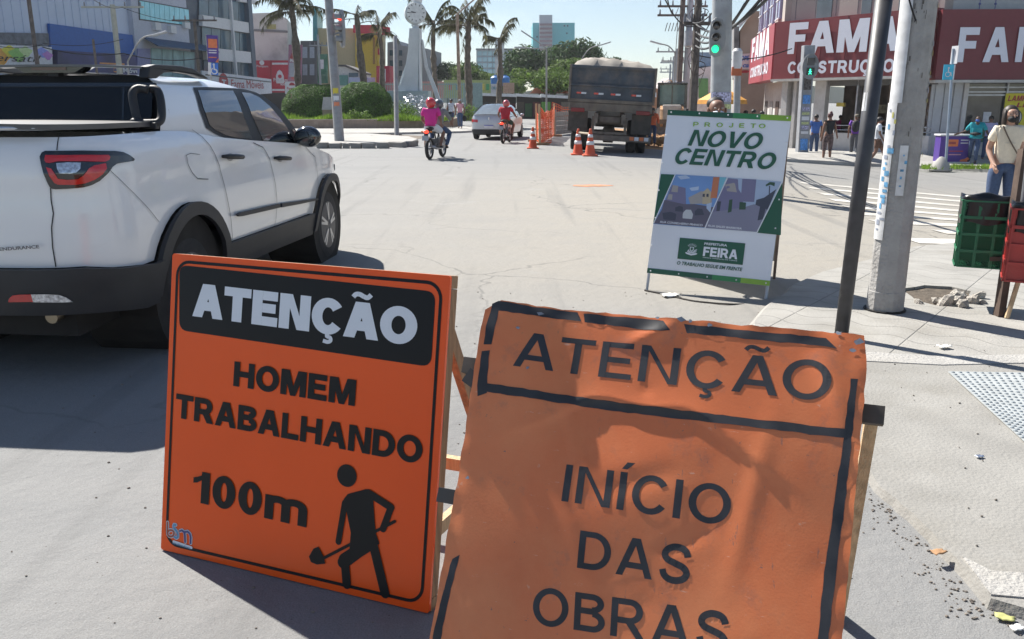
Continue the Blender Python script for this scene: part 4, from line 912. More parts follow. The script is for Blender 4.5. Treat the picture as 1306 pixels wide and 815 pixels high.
def lines(pts, wd=.006, name='panel_gap', off=.007, **k):
 for p, q in zip(pts, pts[1:]): C.body(bar(C.px(*p), C.px(*q), wd), name, M_gapl, off=off, both=False, res=(.06, .06), **k)
lines([(75, 170), (72, 178), (71, 192)]); lines([(64, 240), (65, 255), (68.5, 272), (66.5, 290), (68, 315), (72, 340)])
lines([(141, 217), (165, 240), (188, 266), (201, 283)], .003)
lines([(262, 165), (272, 186), (281, 212), (287, 245), (293, 280), (296, 308)]); lines([(326, 182), (337, 188), (345, 203), (350, 235), (352, 262), (350, 294)])
lines([(390, 187), (402, 200), (404, 225), (405, 255), (403, 280)], .005)
lines([(240, 198), (241, 210), (246, 220), (253, 228), (266, 228.5)], .005, 'fuel_flap_gap')
lines([(240, 198), (246, 195.5), (257, 197)], .003, 'fuel_flap_gap')
def cp(pts): return [C.px(*p) for p in pts]
zz3 = lambda *P: cp([(x / 5.66, 160 + y / 5.66) for x, y in P])
lampo = zz3((275, 225), (285, 196), (310, 185), (600, 182), (860, 184), (915, 192), (955, 215), (984, 242), (975, 256), (905, 266), (850, 276), (815, 300), (775, 350), (720, 400), (660, 432), (600, 448), (500, 457), (400, 461), (365, 455), (345, 420), (315, 350), (290, 280))
lm = C.body(lampo, 'tail_light', M_gblk, off=.014, res=(.03, .03))
for l_ in lm[:1]:
 C.body(zz3((318, 214), (600, 213), (796, 212), (804, 228), (792, 250), (760, 262), (600, 258), (420, 258), (355, 272), (330, 268), (316, 250)), 'red_lens', M_red, l_, off=.021, res=(.03, .03), both=False)
 C.body(zz3((332, 300), (372, 312), (400, 350), (420, 384), (480, 392), (560, 388), (600, 360), (640, 310), (680, 288), (765, 272), (768, 310), (735, 352), (680, 392), (610, 418), (540, 428), (420, 427), (395, 415), (360, 365)), 'red_lens', M_red, l_, off=.021, res=(.03, .03), both=False)
 C.body(zz3((405, 272), (500, 266), (585, 268), (578, 312), (548, 340), (500, 348), (430, 345), (412, 310)), 'reversing_lens', M_clear, l_, off=.021, res=(.03, .03), both=False)
zz5 = lambda *P: cp([(x / 5.096, 300 + y / 5.096) for x, y in P])
C.body(zz5((94, 421), (100, 398), (125, 376), (170, 370), (242, 369), (250, 419)), 'fog_reflector', M_red, off=.075, both=False, res=(.03, .03)); C.body(zz5((242, 369), (330, 368), (405, 372), (445, 388), (486, 420), (400, 423), (250, 421)), 'fog_lamp', M_clear, off=.075, both=False, res=(.03, .03))
b = MB(); b.tube([C.loc(-.92, -.56, .385), C.loc(-.99, -.56, .38)], .036, 16); b.tube([C.loc(-.5, -.56, .385), C.loc(-.92, -.56, .385)], .028, 12); b.build('exhaust', mat('exhaust_steel', (.35, .3, .22), .35, .9), pk, smooth=2)
# tailgate lettering, on the tail plane
fr = Frame(C.M @ C.loc(-1.037, 0, 0), az, 0); textpx('ENDURANCE', fr, (0, 320), (51, 316.5), 4.2, mat('badge_grey', (.12, .12, .13), .3, .6), pk, bold=.03, off=.004, name='badge')
# door mouldings and handles
C.body(cp([(297, 273.5), (300, 271), (330, 264.5), (351.5, 259.8), (351.5, 264.6), (330, 269.5), (303, 275.5), (298.5, 276)]), 'door_moulding', M_pl, off=.018, thick=.02, both=False); C.body(cp([(354, 259.3), (380, 256), (400, 252.9), (402, 254), (400, 255.2), (380, 259.6), (354, 264.4)]), 'door_moulding', M_pl, off=.018, thick=.02, both=False)
for (u, v, du) in ((295, 199.5, 11.5), (358.5, 201.5, 8.5)):
 a0, z0 = C.px(u - du, v); a1, z1 = C.px(u + du, v + .6); b = MB()
 pts_ = [C.shell(a0 + (a1 - a0) * t, z0 + (z1 - z0) * t, o_) for t, o_ in ((0, .012), (.12, .04), (.5, .052), (.88, .045), (1, .015))]
 b.tube(pts_, [.012, .019, .021, .019, .01], 10, sq=.9); b.build('door_handle', M_pl, pk, smooth=True)
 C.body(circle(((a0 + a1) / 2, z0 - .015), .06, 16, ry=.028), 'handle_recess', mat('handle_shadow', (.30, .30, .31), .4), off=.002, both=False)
# greenhouse
T = C.tz
def gp(pts): return [C.gpx(*p) for p in pts]
aline = [(1.30, 1.70), (1.62, 1.635), (1.95, 1.51), (2.25, 1.37), (2.62, 1.165)]
cl_ = [(-.06, 1.36), (.03, 1.46), (.13, 1.58), (.20, 1.66), (.24, 1.70), (.27, 1.722), (.29, 1.738), (.29, 1.745)]
tp_ = [(a, T(z)) for a, z in cl_] + [(1.22, T(1.745)), (1.25, T(1.738)), (1.27, T(1.722))] + [(a, T(z)) for a, z in aline] + [(2.7, T(1.12)), (.55, T(1.12)), (-.1, T(1.25))]
C.side(tp_, 'cab', M_carw, res=(.1, .05))
fo = gp([(245.5, 112), (262, 111.5), (298, 113), (312, 114.5), (325, 118), (337, 124), (350, 134), (362, 147), (373, 161), (388, 185), (355, 183.5), (326, 181), (300, 179), (286, 176.5), (272, 170), (262, 163.5), (254, 140)])
C.side(fo, 'window_frame', M_pl, off=.006, res=(.2, .05))
C.side(gp([(251, 116), (296, 116.5), (308, 146), (320, 177.5), (300, 176), (286, 172.5), (273, 166), (266, 160), (258, 138)]), 'window_glass', M_glass, off=.010, res=(.2, .06))
C.side(gp([(307, 118.5), (318, 119.5), (330, 125), (344, 137), (356, 151), (368, 168), (374.5, 182), (350, 181), (334, 179.5), (320, 148)]), 'window_glass', M_glass, off=.010, res=(.2, .06))
C.side(gp([(378, 181), (371, 165), (374, 166), (386, 184)]), 'window_glass', M_glass, off=.011)
# windscreen, rear cab wall, bonnet, bed cover
def span(line, bulge, name, m, y1=1.0, n=12, off=0, z0=None):
 b = MB()
 for x, z in line:
  yy = lerp([(zz, y_) for y_, zz in sec], z) * y1
  for i in range(n + 1):
   q = 2 * i / n - 1; b.v.append(tuple(C.loc(x + bulge * (1 - q * q) + off, yy * q, z + off * .3)))
 for j in range(len(line) - 1):
  for i in range(n): b.f.append((j * (n + 1) + i, j * (n + 1) + i + 1, (j + 1) * (n + 1) + i + 1, (j + 1) * (n + 1) + i)); b.m.append(0)
 return b.build(name, m, pk, smooth=True)
span([(1.24, 1.742)] + aline + [(2.7, 1.12)], .16, 'windscreen', M_glass)
span([(.12, 1.36), (.17, 1.5), (.22, 1.62), (.25, 1.68), (.27, 1.722)], -.02, 'rear_cab_wall', M_pl)
fb = Frame(C.M @ C.loc(.0, 0, 1.40), az, -R(33)); fb.O = C.M @ C.loc(-.045, 0, 1.385)
fbx = Frame(C.M @ C.loc(.075, 0, 1.375), az, R(15))
b = MB(); b.prism(rrect(-.70, .045, .70, .275, .05), fbx, .0, .016); b.build('rear_window', mat('rear_glass', (.008, .009, .011), .06, var=0, spec=.35), pk, world=True)
for a0, a1, b0, b1 in ((-.72, .72, .275, .30), (-.72, .72, .03, .05)): b = MB(); b.prism([(a0, b0), (a1, b0), (a1, b1), (a0, b1)], fbx, .0, .024); b.build('window_rail', M_gblk, pk, world=True)
for a in (-.50, .50): b = MB(); b.prism([(a, .05), (a + .012, .05), (a + .012, .27), (a, .27)], fbx, .0, .02); b.build('window_divider', M_gblk, pk, world=True)
bon = [(x, lerp([(p[0], p[1]) for p in C.P], x) - .075) for x in [2.35 + .1 * i for i in range(13)] + [3.62, 3.68]]
bpoly = [(x, y) for x, y in bon] + [(3.80, 0)] + [(x, -y) for x, y in bon[::-1]]
zt = [(2.35, 1.16), (2.7, 1.15), (3.2, 1.055), (3.5, .985), (3.72, .91), (3.9, .86)]
patch(bpoly, lambda x, y: C.loc(x, y, lerp(zt, x) + .035 - .045 * (abs(y) / .85) ** 3), 'bonnet', M_carw, pk, (.1, .1))
bc = [(x, lerp([(p[0], p[1]) for p in C.P[6:]], x) - .135) for x in (-.97, -.9, -.8, -.6, -.3, 0, .1)]; bc[0] = (-.975, .54); bc[1] = (-.93, .64)
patch([(x, y) for x, y in bc] + [(x, -y) for x, y in bc[::-1]], lambda x, y: C.loc(x, y, 1.398 + .012 * (1 - (y / .9) ** 2)), 'bed_cover', mat('bed_cover_vinyl', (.05, .05, .054), .36, var=.08, spec=.9), pk, (.1, .1), thick=.03)
b = MB(); b.tube([C.loc(x, y, 1.413) for x, y in catmull([(-.05, -.78), (-.4, -.765), (-.75, -.72), (-.90, -.64), (-.96, -.53), (-.975, -.3), (-.975, 0), (-.975, .3), (-.96, .53), (-.90, .64), (-.75, .72), (-.4, .765)], 3)], .012, 8); b.build('cover_highlight', mat('highlight_silver', (.55, .56, .58), .3, .6), pk, smooth=True)  # pale tube standing in for the white highlight along the bed cover edge
b = MB(); b.box(C.loc(1.4, 0, .42), (1.3, 4.6, .34)); b.box(C.loc(1.6, 0, .9), (1.5, 1.6, .5)); b.box(C.loc(-.5, 0, .95), (1.3, .7, .5)); b.build('underbody', M_under, pk)
for cx, r in ((0, .475), (2.99, .445)):
 for q in (1, -1): b = MB(); b.lathe([(r, -.90 * q), (r, -.40 * q), (.05, -.40 * q)], C.loc(cx, 0, .37), 'x', 28); b.build('wheel_arch_liner', M_under, pk, fix=False)
for sd in (1, -1):
 wheel(pk, C.loc(0, -sd * .79, .352), .352, .225, sd); 
 wt = wheel(pk, C.loc(2.99, -sd * .79, .352), .352, .225, sd)
# mirrors
for sd in (1, -1):
 b = MB(); x, y, z = 2.30, -.98 * sd, 1.245
 b.ball(C.loc(x, y, z), (.125, .075, .095), 14); b.v = [tuple(Vector(p)) for p in b.v]; mo = b.build('side_mirror', M_gblk, pk, smooth=True)
 b = MB(); b.beam(C.loc(x, -.84 * sd, z - .05), C.loc(x, -.93 * sd, z - .03), .05, .04); b.build('mirror_arm', M_pl, mo)
 b = MB(); b.ball(C.loc(x - .066, y, z), (.105, .014, .075), 14); b.build('mirror_glass', M_glass, mo, smooth=True)
# roof bar, spoiler, brake light, sport bar loops
for sd in (1, -1):
 b = MB(); Y = -.64 * sd
 prof = [(.14, 1.70), (.17, 1.775), (.26, 1.79), (.60, 1.795), (.78, 1.785), (.95, 1.745), (1.04, 1.72), (1.0, 1.715), (.80, 1.742), (.55, 1.752), (.36, 1.74), (.25, 1.70)]
 n = len(prof); b.v = [tuple(C.loc(x, Y - .035, z)) for x, z in prof] + [tuple(C.loc(x, Y + .035, z)) for x, z in prof]
 tri = tessellate_polygon([[Vector((x, z, 0)) for x, z in prof]]); b.f = [tuple(t) for t in tri] + [tuple(i + n for i in t) for t in tri] + [(i, (i + 1) % n, n + (i + 1) % n, n + i) for i in range(n)]; b.m = [0] * len(b.f)
 b.build('roof_rail', M_pl, pk, bev=.008, smooth=2)
 L = [(-.02, -.745, 1.625), (-.03, -.69, 1.632), (-.06, -.665, 1.60), (-.09, -.685, 1.50), (-.10, -.70, 1.44), (-.12, -.70, 1.42)]
 b = MB(); b.tube([C.loc(x, y * sd, z) for x, y, z in catmull(L, 4)], .026, 10); b.ball(C.loc(-.12, -.695 * sd, 1.42), .036, 10)
 L2 = [(-.12, -.70, 1.42), (-.10, -.78, 1.42), (-.08, -.825, 1.425), (-.05, -.835, 1.46), (-.01, -.82, 1.55), (.02, -.79, 1.62), (.02, -.745, 1.63)]
 b.tube([C.loc(x, y * sd, z) for x, y, z in catmull(L2, 4)], .026, 10); b.build('sport_bar', M_pl, pk, smooth=True)
 b = MB(); b.box(C.loc(-.1, -.78 * sd, 1.405), (.10, .05, .04)); b.build('sport_bar_foot', M_pl, pk, bev=.006)
b = MB()
for i in range(16):
 y = -.63 + 1.26 * i / 16; y2 = y + 1.26 / 16; z = lambda q: 1.775 + .014 * (1 - (q / .63) ** 2); xx = lambda q: .17 - .05 * (1 - (q / .63) ** 2)
 b.add([C.loc(xx(y) - .02, y, z(y) - .002), C.loc(xx(y2) - .02, y2, z(y2) - .002), C.loc(xx(y2) + .17, y2, z(y2) + .004), C.loc(xx(y) + .17, y, z(y) + .004), C.loc(xx(y) - .02, y, z(y) - .016), C.loc(xx(y2) - .02, y2, z(y2) - .016), C.loc(xx(y2) + .17, y2, z(y2) - .014), C.loc(xx(y) + .17, y, z(y) - .014)], [(0, 1, 2, 3), (4, 5, 6, 7), (0, 1, 5, 4), (2, 3, 7, 6)])
b.build('roof_spoiler', mat('spoiler_grey', (.10, .105, .115), .3, var=.05, coat=.5), pk, smooth=2)
b = MB(); b.add([C.loc(.14, y, z) for y, z in ((-.26, 1.78), (.26, 1.78), (.17, 1.735), (-.17, 1.735))] + [C.loc(.26, y, z) for y, z in ((-.26, 1.78), (.26, 1.78), (.17, 1.735), (-.17, 1.735))], [(0, 1, 2, 3), (4, 5, 6, 7), (0, 1, 5, 4), (1, 2, 6, 5), (2, 3, 7, 6), (3, 0, 4, 7)])
bl = b.build('brake_light', M_gblk, pk)
b = MB(); b.box(C.loc(.137, 0, 1.76), (.24, .006, .018)); b.build('red_lens', mat('dark_red_lens', (.10, .02, .02), .2, coat=1), bl)
b = MB(); b.box(C.loc(.2, 0, 1.735), (.08, .06, .04)); b.build('spoiler_stem', M_pl, pk)
b = MB(); b.add([C.loc(.2, y, z) for y, z in ((.35, 1.78), (.62, 1.77), (.62, 1.73), (.5, 1.735))] + [C.loc(.24, y, z) for y, z in ((.35, 1.78), (.62, 1.77), (.62, 1.73), (.5, 1.735))], [(0, 1, 2, 3), (4, 5, 6, 7), (0, 1, 5, 4), (1, 2, 6, 5), (2, 3, 7, 6), (3, 0, 4, 7)]); b.build('spoiler_stem', M_pl, pk)
for sd in (1, -1): b = MB(); a = SX(3.6); b.add([C.shell(a + da, z, .012, -sd) for da, z in ((-.15, .92), (.3, .86), (.28, .80), (-.12, .85))], [(0, 1, 2, 3)]); b.build('headlight', M_clear, pk)
# ---- silver saloon, reused small
def make_saloon(name, label, loc, az, paint, cat='car'):
 t = thing(name, label, cat, loc, az)
 con = [(-.97, 0), (-.95, .35), (-.90, .58), (-.80, .73), (-.62, .81), (-.3, .845), (0, .85), (1.3, .85), (2.5, .84), (2.85, .80), (3.12, .70), (3.30, .45), (3.36, 0)]
 ins = [(.2, .06), (.35, .02), (.55, 0), (.75, .01), (.9, .03), (.98, .06), (1.05, .11)]
 sec = [(.80, .90), (.76, 1.05), (.69, 1.2), (.61, 1.34), (.52, 1.42), (.35, 1.462), (0, 1.475)]
 c = Car(t, con, ins, sec); SX = c.sx
 c.body([(0, 1.04), (SX(-.8), 1.04), (SX(-.4), 1.02), (SX(1.2), .96), (SX(2.2), .93), (SX(2.7), .88), (SX(3.1), .78), (c.S[-1], .72), (c.S[-1], .25), (SX(2.95), .25)] + arch(2.55, .36, .27, .29, car=c)[::-1] + arch(0, .36, .27, .29, car=c)[::-1] + [(SX(-.5), .25), (0, .25)], 'body', paint, res=(.12, .1))
 c.body([(0, .25), (SX(-.62), .22), (SX(-.62), .42), (SX(-.85), .44), (0, .44)], 'bumper_trim', M_pl, off=.01)
 rl_ = c.body([(SX(-.93), .83), (SX(-.60), .86), (SX(-.50), .82), (SX(-.62), .74), (SX(-.93), .72)], 'tail_light', M_red, off=.012)
 b = MB(); b.add([c.loc(-.985, y, z) for y, z in ((-.2, .50), (.2, .50), (.2, .62), (-.2, .62))], [(0, 1, 2, 3)]); pt = b.build('number_plate', mat('plate_white', (.65, .66, .7), .4), t)
 b = MB(); b.add([c.loc(-.988, y, z) for y, z in ((-.2, .59), (.2, .59), (.2, .62), (-.2, .62))], [(0, 1, 2, 3)]); b.build('blue_strip', mat('plate_blue', (.02, .05, .4), .4), pt)
 b = MB(); b.box(c.loc(-.975, 0, .88), (.05, .01, .1)); b.build('badge', M_chrome, t)
 T = c.tz
 c.side([(-.45, T(1.02)), (.25, T(1.40)), (.45, T(1.462)), (.47, c.ss_[-1]), (1.25, c.ss_[-1]), (1.3, T(1.45)), (1.5, T(1.38)), (2.15, T(.96)), (2.2, T(.91)), (-.4, T(.91))], 'cab', paint, res=(.2, .1))
 c.side([(-.1, T(1.03)), (.3, T(1.3)), (.7, T(1.385)), (1.25, T(1.38)), (1.5, T(1.29)), (1.95, T(.98)), (1.0, T(.99))], 'window_glass', M_glass, off=.006, res=(.3, .1))
 def sp(line, bulge, name, m, k=1.0):
  b = MB(); n = 8
  for x, z in line:
   yy = lerp([(q, y) for y, q in sec], z) * k
   for i in range(n + 1): q = 2 * i / n - 1; b.v.append(tuple(c.loc(x + bulge * (1 - q * q), yy * q, z)))
  for j in range(len(line) - 1):
   for i in range(n): b.f.append((j * (n + 1) + i, j * (n + 1) + i + 1, (j + 1) * (n + 1) + i + 1, (j + 1) * (n + 1) + i)); b.m.append(0)
  b.build(name, m, t, smooth=True)
 sp([(.47, 1.472), (.45, 1.462), (.27, 1.40), (-.42, 1.03)], -.1, 'rear_windscreen', mat('lit_glass', (.16, .19, .21), .05, coat=1)); sp([(1.25, 1.472), (1.5, 1.38), (2.15, .95)], .2, 'windscreen', M_glass)
 for nm, x0, x1, zz in (('boot_lid', -.93, -.35, 1.035), ('bonnet', 2.1, 3.28, .96)):
  pr = [(x0 + (x1 - x0) * i / 8, lerp([(p[0], p[1]) for p in c.P], x0 + (x1 - x0) * i / 8) - .06) for i in range(9)]
  patch([(x, y) for x, y in pr] + [(x, -y) for x, y in pr[::-1]], lambda x, y: c.loc(x, y, (zz + .015 if nm == 'boot_lid' else lerp([(2.1, .985), (2.7, .91), (3.2, .78), (3.4, .7)], x)) - .03 * (abs(y) / .8) ** 3), nm, paint, t, (.15, .15))
 for sd in (1, -1):
  for x in (0, 2.55): wheel(t, c.loc(x, -sd * .74, .29), .29, .19, sd)
  b = MB(); b.ball(c.loc(1.95, -.93 * sd, 1.0), (.09, .05, .06), 8); b.build('side_mirror', paint, t, smooth=True)
 b = MB(); b.box(c.loc(1.2, 0, .35), (1.3, 4, .3)); b.build('underbody', M_under, t)
 b = MB(); b.tube([c.loc(.6, 0, 1.47), c.loc(.45, 0, 1.66)], .008, 5); b.build('aerial', M_pl, t)
 return t
make_saloon('saloon_car', 'silver saloon car driving away just ahead of the red-shirted motorcyclist', (-.80, 37.2, 0), R(10), M_silver)
sc2 = make_saloon('saloon_car', 'white car half hidden behind the left end of the hedge', (-22.5, 80, 0), R(-60), M_carw)

# ---- motorcycle
M_mb = mat('bike_black', (.018, .018, .02), .35, var=.1, coat=.5); M_steel = mat('bike_steel', (.4, .4, .42), .3, .9)
def make_bike(label, loc, az, body=M_mb, cat='motorcycle'):
 t = thing('motorcycle', label, cat, loc, az)
 for y in (-.62, .64):
  b = MB(); b.lathe([(.235, -.045), (.27, -.05), (.295, -.025), (.30, 0), (.295, .025), (.27, .05), (.235, .045)], (0, y, .30), 'x', 28, close=True); w_ = b.build('wheel', M_tyre, t, smooth=True)
  b = MB(); b.lathe([(.235, -.02), (.235, .02), (.215, .012), (.215, -.012)], (0, y, .30), 'x', 28, close=True); b.lathe([(.04, -.05), (.04, .05)], (0, y, .30), 'x', 10)
  for i in range(12): a = i * R(30); b.tube([(0, y, .30), (0, y + .22 * math.cos(a), .30 + .22 * math.sin(a))], .004, 4)
  b.build('rim', M_steel, w_)
 b = MB(); b.tube([(-.05, -.62, .3), (-.07, -.1, .42), (0, .1, .45)], .02, 6); b.tube([(.05, -.62, .3), (.07, -.1, .42), (0, .1, .45)], .02, 6); b.tube([(0, .1, .35), (0, -.1, .7), (0, .35, .85), (0, .1, .35)], .022, 6); b.build('frame', M_mb, t)
 b = MB(); b.box((0, .08, .42), (.2, .3, .26)); b.lathe([(.09, -.15), (.09, .15)], (0, .1, .36), 'x', 12); b.build('engine', mat('engine_grey', (.12, .12, .125), .5, .5), t, bev=.02)
 b = MB(); b.tube(catmull([(0, .30, .80), (0, .18, .88), (0, .02, .86), (0, -.1, .76)], 4), [.08, .12, .14, .145, .145, .14, .14, .135, .13, .12, .11, .1, .07], 12); b.build('fuel_tank', body, t, smooth=True)
 b = MB(); b.tube([(0, -.03, .79), (0, -.2, .80), (0, -.45, .84), (0, -.68, .85)], [.1, .13, .125, .07], 10, sq=.45); b.build('saddle', M_pl, t, smooth=True)
 b = MB(); b.add([(-.07, -.55, .80), (.07, -.55, .80), (.06, -.86, .74), (-.06, -.86, .74), (-.05, -.98, .55), (.05, -.98, .55), (-.07, -.55, .72), (.07, -.55, .72)], [(0, 1, 2, 3), (3, 2, 5, 4), (0, 3, 6), (1, 7, 2)]); b.build('rear_mudguard', M_mb, t)
 b = MB(); b.ball((0, -.87, .76), (.075, .03, .05), 10); b.build('tail_light', M_redlit, t, smooth=True)
 b = MB(); b.add([(-.09, -.96, .66), (.09, -.96, .66), (.09, -.99, .53), (-.09, -.99, .53)], [(0, 1, 2, 3)]); b.build('number_plate', mat('plate_grey', (.35, .36, .38), .4), t)
 for s_ in (-1, 1):
  b = MB(); b.ball((s_ * .13, -.84, .76), (.035, .03, .022), 6); b.build('indicator', mat('amber', (.6, .2, .02), .3), t)
  b = MB(); b.tube([(s_ * .05, .64, .3), (s_ * .06, .42, .86), (s_ * .06, .40, .98)], .018, 6); b.build('fork', M_steel, t)
  b = MB(); b.tube([(s_ * .25, .36, 1.02), (s_ * .30, .40, 1.22)], .007, 5); b.ball((s_ * .32, .40, 1.25), (.06, .015, .04), 8); b.build('mirror', M_mb, t, smooth=True)
  b = MB(); b.tube([(s_ * .06, -.12, .32), (s_ * .26, -.12, .31)], .013, 6); b.build('footpeg', M_mb, t)
 b = MB(); b.tube(catmull([(-.37, .28, 1.0), (-.22, .37, 1.02), (0, .42, .97), (.22, .37, 1.02), (.37, .28, 1.0)], 4), .014, 6); b.build('handlebar', M_mb, t)
 b = MB(); b.ball((0, .52, .86), (.1, .09, .1), 10); b.build('headlight', M_clear, t, smooth=True)
 b = MB(); b.tube([(.12, .1, .28), (.14, -.35, .29), (.15, -.8, .36)], [.02, .035, .042], 8); b.build('exhaust', M_steel, t, smooth=True)
 return t

# ---- people
M_sk = [mat('skin_%s' % k, c, .55, var=.05) for k, c in (('brown', (.20, .10, .065)), ('dark', (.085, .045, .03)), ('light', (.42, .24, .17)))]
M_hair = mat('hair_black', (.012, .010, .010), .6, var=.3, scale=40); M_mask = mat('mask_black', (.015, .015, .016), .8); M_shoe = mat('shoe_dark', (.03, .03, .035), .7); M_shoel = mat('shoe_light', (.35, .40, .5), .6)
def skinmesh(name, nodes, edges, m, parent, sub=1, root=None):
 keys = list(nodes); me = bpy.data.meshes.new(name); me.from_pydata([nodes[k][0] for k in keys], [(keys.index(a), keys.index(b)) for a, b in edges], [])
 o = bpy.data.objects.new(name, me); col.objects.link(o)
 md = o.modifiers.new('skin', 'SKIN'); md.use_smooth_shade = True; 
 if not me.skin_vertices: me.attributes
 sv = me.skin_vertices[0].data if me.skin_vertices else None
 for i, k in enumerate(keys):
  r = nodes[k][1]; sv[i].radius = tuple(1.14 * x for x in (r if isinstance(r, tuple) else (r, r))); sv[i].use_root = (k == (root or keys[0]))
 s_ = o.modifiers.new('sub', 'SUBSURF'); s_.levels = s_.render_levels = sub
 dg = bpy.context.evaluated_depsgraph_get(); me2 = bpy.data.meshes.new_from_object(o.evaluated_get(dg)); bpy.data.objects.remove(o); bpy.data.meshes.remove(me)
 me2.name = name; me2.materials.clear(); me2.materials.append(m); me2.shade_smooth(); return link(bpy.data.objects.new(name, me2), parent)
def V3(*a): return Vector(a)
def person(label, loc, az, J=None, skin=0, top=None, bottom=None, sleeve=.55, leg='long', hair='short', shoes=M_shoe, helmet=None, mask=None, h=1.7, female=False, sub=1, group=None, bag=None, extra=None, headturn=0):
 t = thing('person', label, 'person', loc, az, group); sc_ = h / 1.7; t.scale = (sc_, sc_, sc_)
 sw = .165 if female else .19
 j = dict(pel=V3(0, 0, .95), waist=V3(0, .0, 1.08), chest=V3(0, .01, 1.27), neck=V3(0, 0, 1.44), head=V3(0, .02, 1.55), shL=V3(-sw, 0, 1.385), shR=V3(sw, 0, 1.385), elL=V3(-sw - .07, -.03, 1.11), elR=V3(sw + .07, -.03, 1.11), wrL=V3(-sw - .08, .08, .87), wrR=V3(sw + .08, .08, .87),
    hipL=V3(-.095, 0, .90), hipR=V3(.095, 0, .90), knL=V3(-.11, .03, .49), knR=V3(.11, .03, .49), anL=V3(-.12, -.02, .085), anR=V3(.12, -.02, .085), toL=V3(-.13, .14, .03), toR=V3(.13, .14, .03))
 for k, v in (J or {}).items(): j[k] = V3(*v)
 wi = .85 if female else 1
 body = {'pel': (j['pel'], (.135, .10)), 'waist': (j['waist'], (.115 * wi, .085)), 'chest': (j['chest'], (.14 * wi, .10)), 'neck': (j['neck'], .058), 'jaw': (j['neck'].lerp(j['head'], .55), (.05, .055)), 'head': (j['head'] + V3(0, 0, .02), (.078, .095)), 'crown': (j['head'] + V3(0, -.005, .11), (.052, .06))}
 E = [('pel', 'waist'), ('waist', 'chest'), ('chest', 'neck'), ('neck', 'jaw'), ('jaw', 'head'), ('head', 'crown')]
 for s_ in 'LR':
  body.update({'sh' + s_: (j['sh' + s_], .052), 'el' + s_: (j['el' + s_], .038), 'wr' + s_: (j['wr' + s_], .026), 'hip' + s_: (j['hip' + s_], .088), 'kn' + s_: (j['kn' + s_], .056), 'ca' + s_: (j['kn' + s_].lerp(j['an' + s_], .35), .053), 'an' + s_: (j['an' + s_], .036), 'to' + s_: (j['to' + s_], (.035, .02))})
  d = (j['wr' + s_] - j['el' + s_]).normalized(); a, b_, _ = basis(d); palm = j['wr' + s_] + d * .07; body['pa' + s_] = (palm, (.030, .020))
  E += [('chest', 'sh' + s_), ('sh' + s_, 'el' + s_), ('el' + s_, 'wr' + s_), ('wr' + s_, 'pa' + s_), ('pel', 'hip' + s_), ('hip' + s_, 'kn' + s_), ('kn' + s_, 'ca' + s_), ('ca' + s_, 'an' + s_), ('an' + s_, 'to' + s_)]
  for q in range(4):
   f1 = palm + d * (.045 + .006 * (q in (1, 2))) + b_ * (q - 1.5) * .017; f2 = f1 + d * .03 + a * (.02 if s_ == 'L' else -.02); body['f%d%s' % (q, s_)] = (f1, .0085); body['g%d%s' % (q, s_)] = (f2, .007); E += [('pa' + s_, 'f%d%s' % (q, s_)), ('f%d%s' % (q, s_), 'g%d%s' % (q, s_))]
  th = j['wr' + s_] + d * .045 + b_ * .035; body['th' + s_] = (th, .009); body['tg' + s_] = (th + d * .03 + b_ * .008, .0075); E += [('wr' + s_, 'th' + s_), ('th' + s_, 'tg' + s_)]
 bo = skinmesh('body', body, E, M_sk[skin], t, sub)
 H = j['head']
 b = MB(); b.ball(H + V3(0, .098, .0), (.013, .018, .024), 6)
 for s_ in (-1, 1): b.ball(H + V3(s_ * .083, .0, .005), (.012, .022, .032), 6)
 b.build('ears_and_nose', M_sk[skin], t, smooth=True) if False else None
 if not helmet:
  for s_ in (-1, 1):
   b = MB(); b.ball(H + V3(s_ * .082, .0, .005), (.012, .022, .032), 6); b.build('ear', M_sk[skin], t, smooth=True)
   b = MB(); b.ball(H + V3(s_ * .032, .088, .028), (.013, .008, .007), 6); b.build('eye', mat('eye', (.25, .22, .2), .3), t, smooth=True)
  b = MB(); b.ball(H + V3(0, .10, .0), (.014, .02, .026), 6); b.build('nose', M_sk[skin], t, smooth=True)
  if not mask: b = MB(); b.ball(H + V3(0, .088, -.045), (.028, .012, .009), 6); b.build('mouth', mat('lips', (.2, .07, .06), .5), t, smooth=True)
 if mask: b = MB(); b.ball(H + V3(0, .060, -.036), (.068, .062, .046), 14); b.build('face_mask', mask, t, smooth=True)
 if helmet:
  b = MB(); b.ball(H + V3(0, -.005, .035), (.142, .16, .148), 16); b.build('helmet', helmet, t, smooth=True)
  b = MB(); b.ball(H + V3(0, .055, .02), (.12, .12, .065), 12); b.build('visor', M_gblk, t, smooth=True)
 else:
  hm = M_hair if not isinstance(hair, tuple) else hair[1]; hs = hair if isinstance(hair, str) else hair[0]
  if hs == 'cap': b = MB(); b.ball(H + V3(0, 0, .07), (.095, .112, .075), 14); b.ball(H + V3(0, .11, .06), (.07, .07, .012), 10); b.build('cap', hm, t, smooth=True)
  elif hs:
   b = MB(); b.ball(H + V3(0, -.022, .055), (.092, .105, .092), 14, .02)
   if hs == 'bun': b.ball(H + V3(0, -.06, .14), (.05, .05, .045), 8)
   if hs == 'long': b = MB(); b.ball(H + V3(0, -.05, .05), (.098, .098, .10), 16, .02); b.ball(H + V3(0, -.085, -.05), (.085, .055, .13), 12, .03); b.ball(H + V3(-.078, -.02, -.03), (.03, .05, .12), 10, .05); b.ball(H + V3(.078, -.02, -.03), (.03, .05, .12), 10, .05)
   b.build('hair', hm, t, smooth=True)
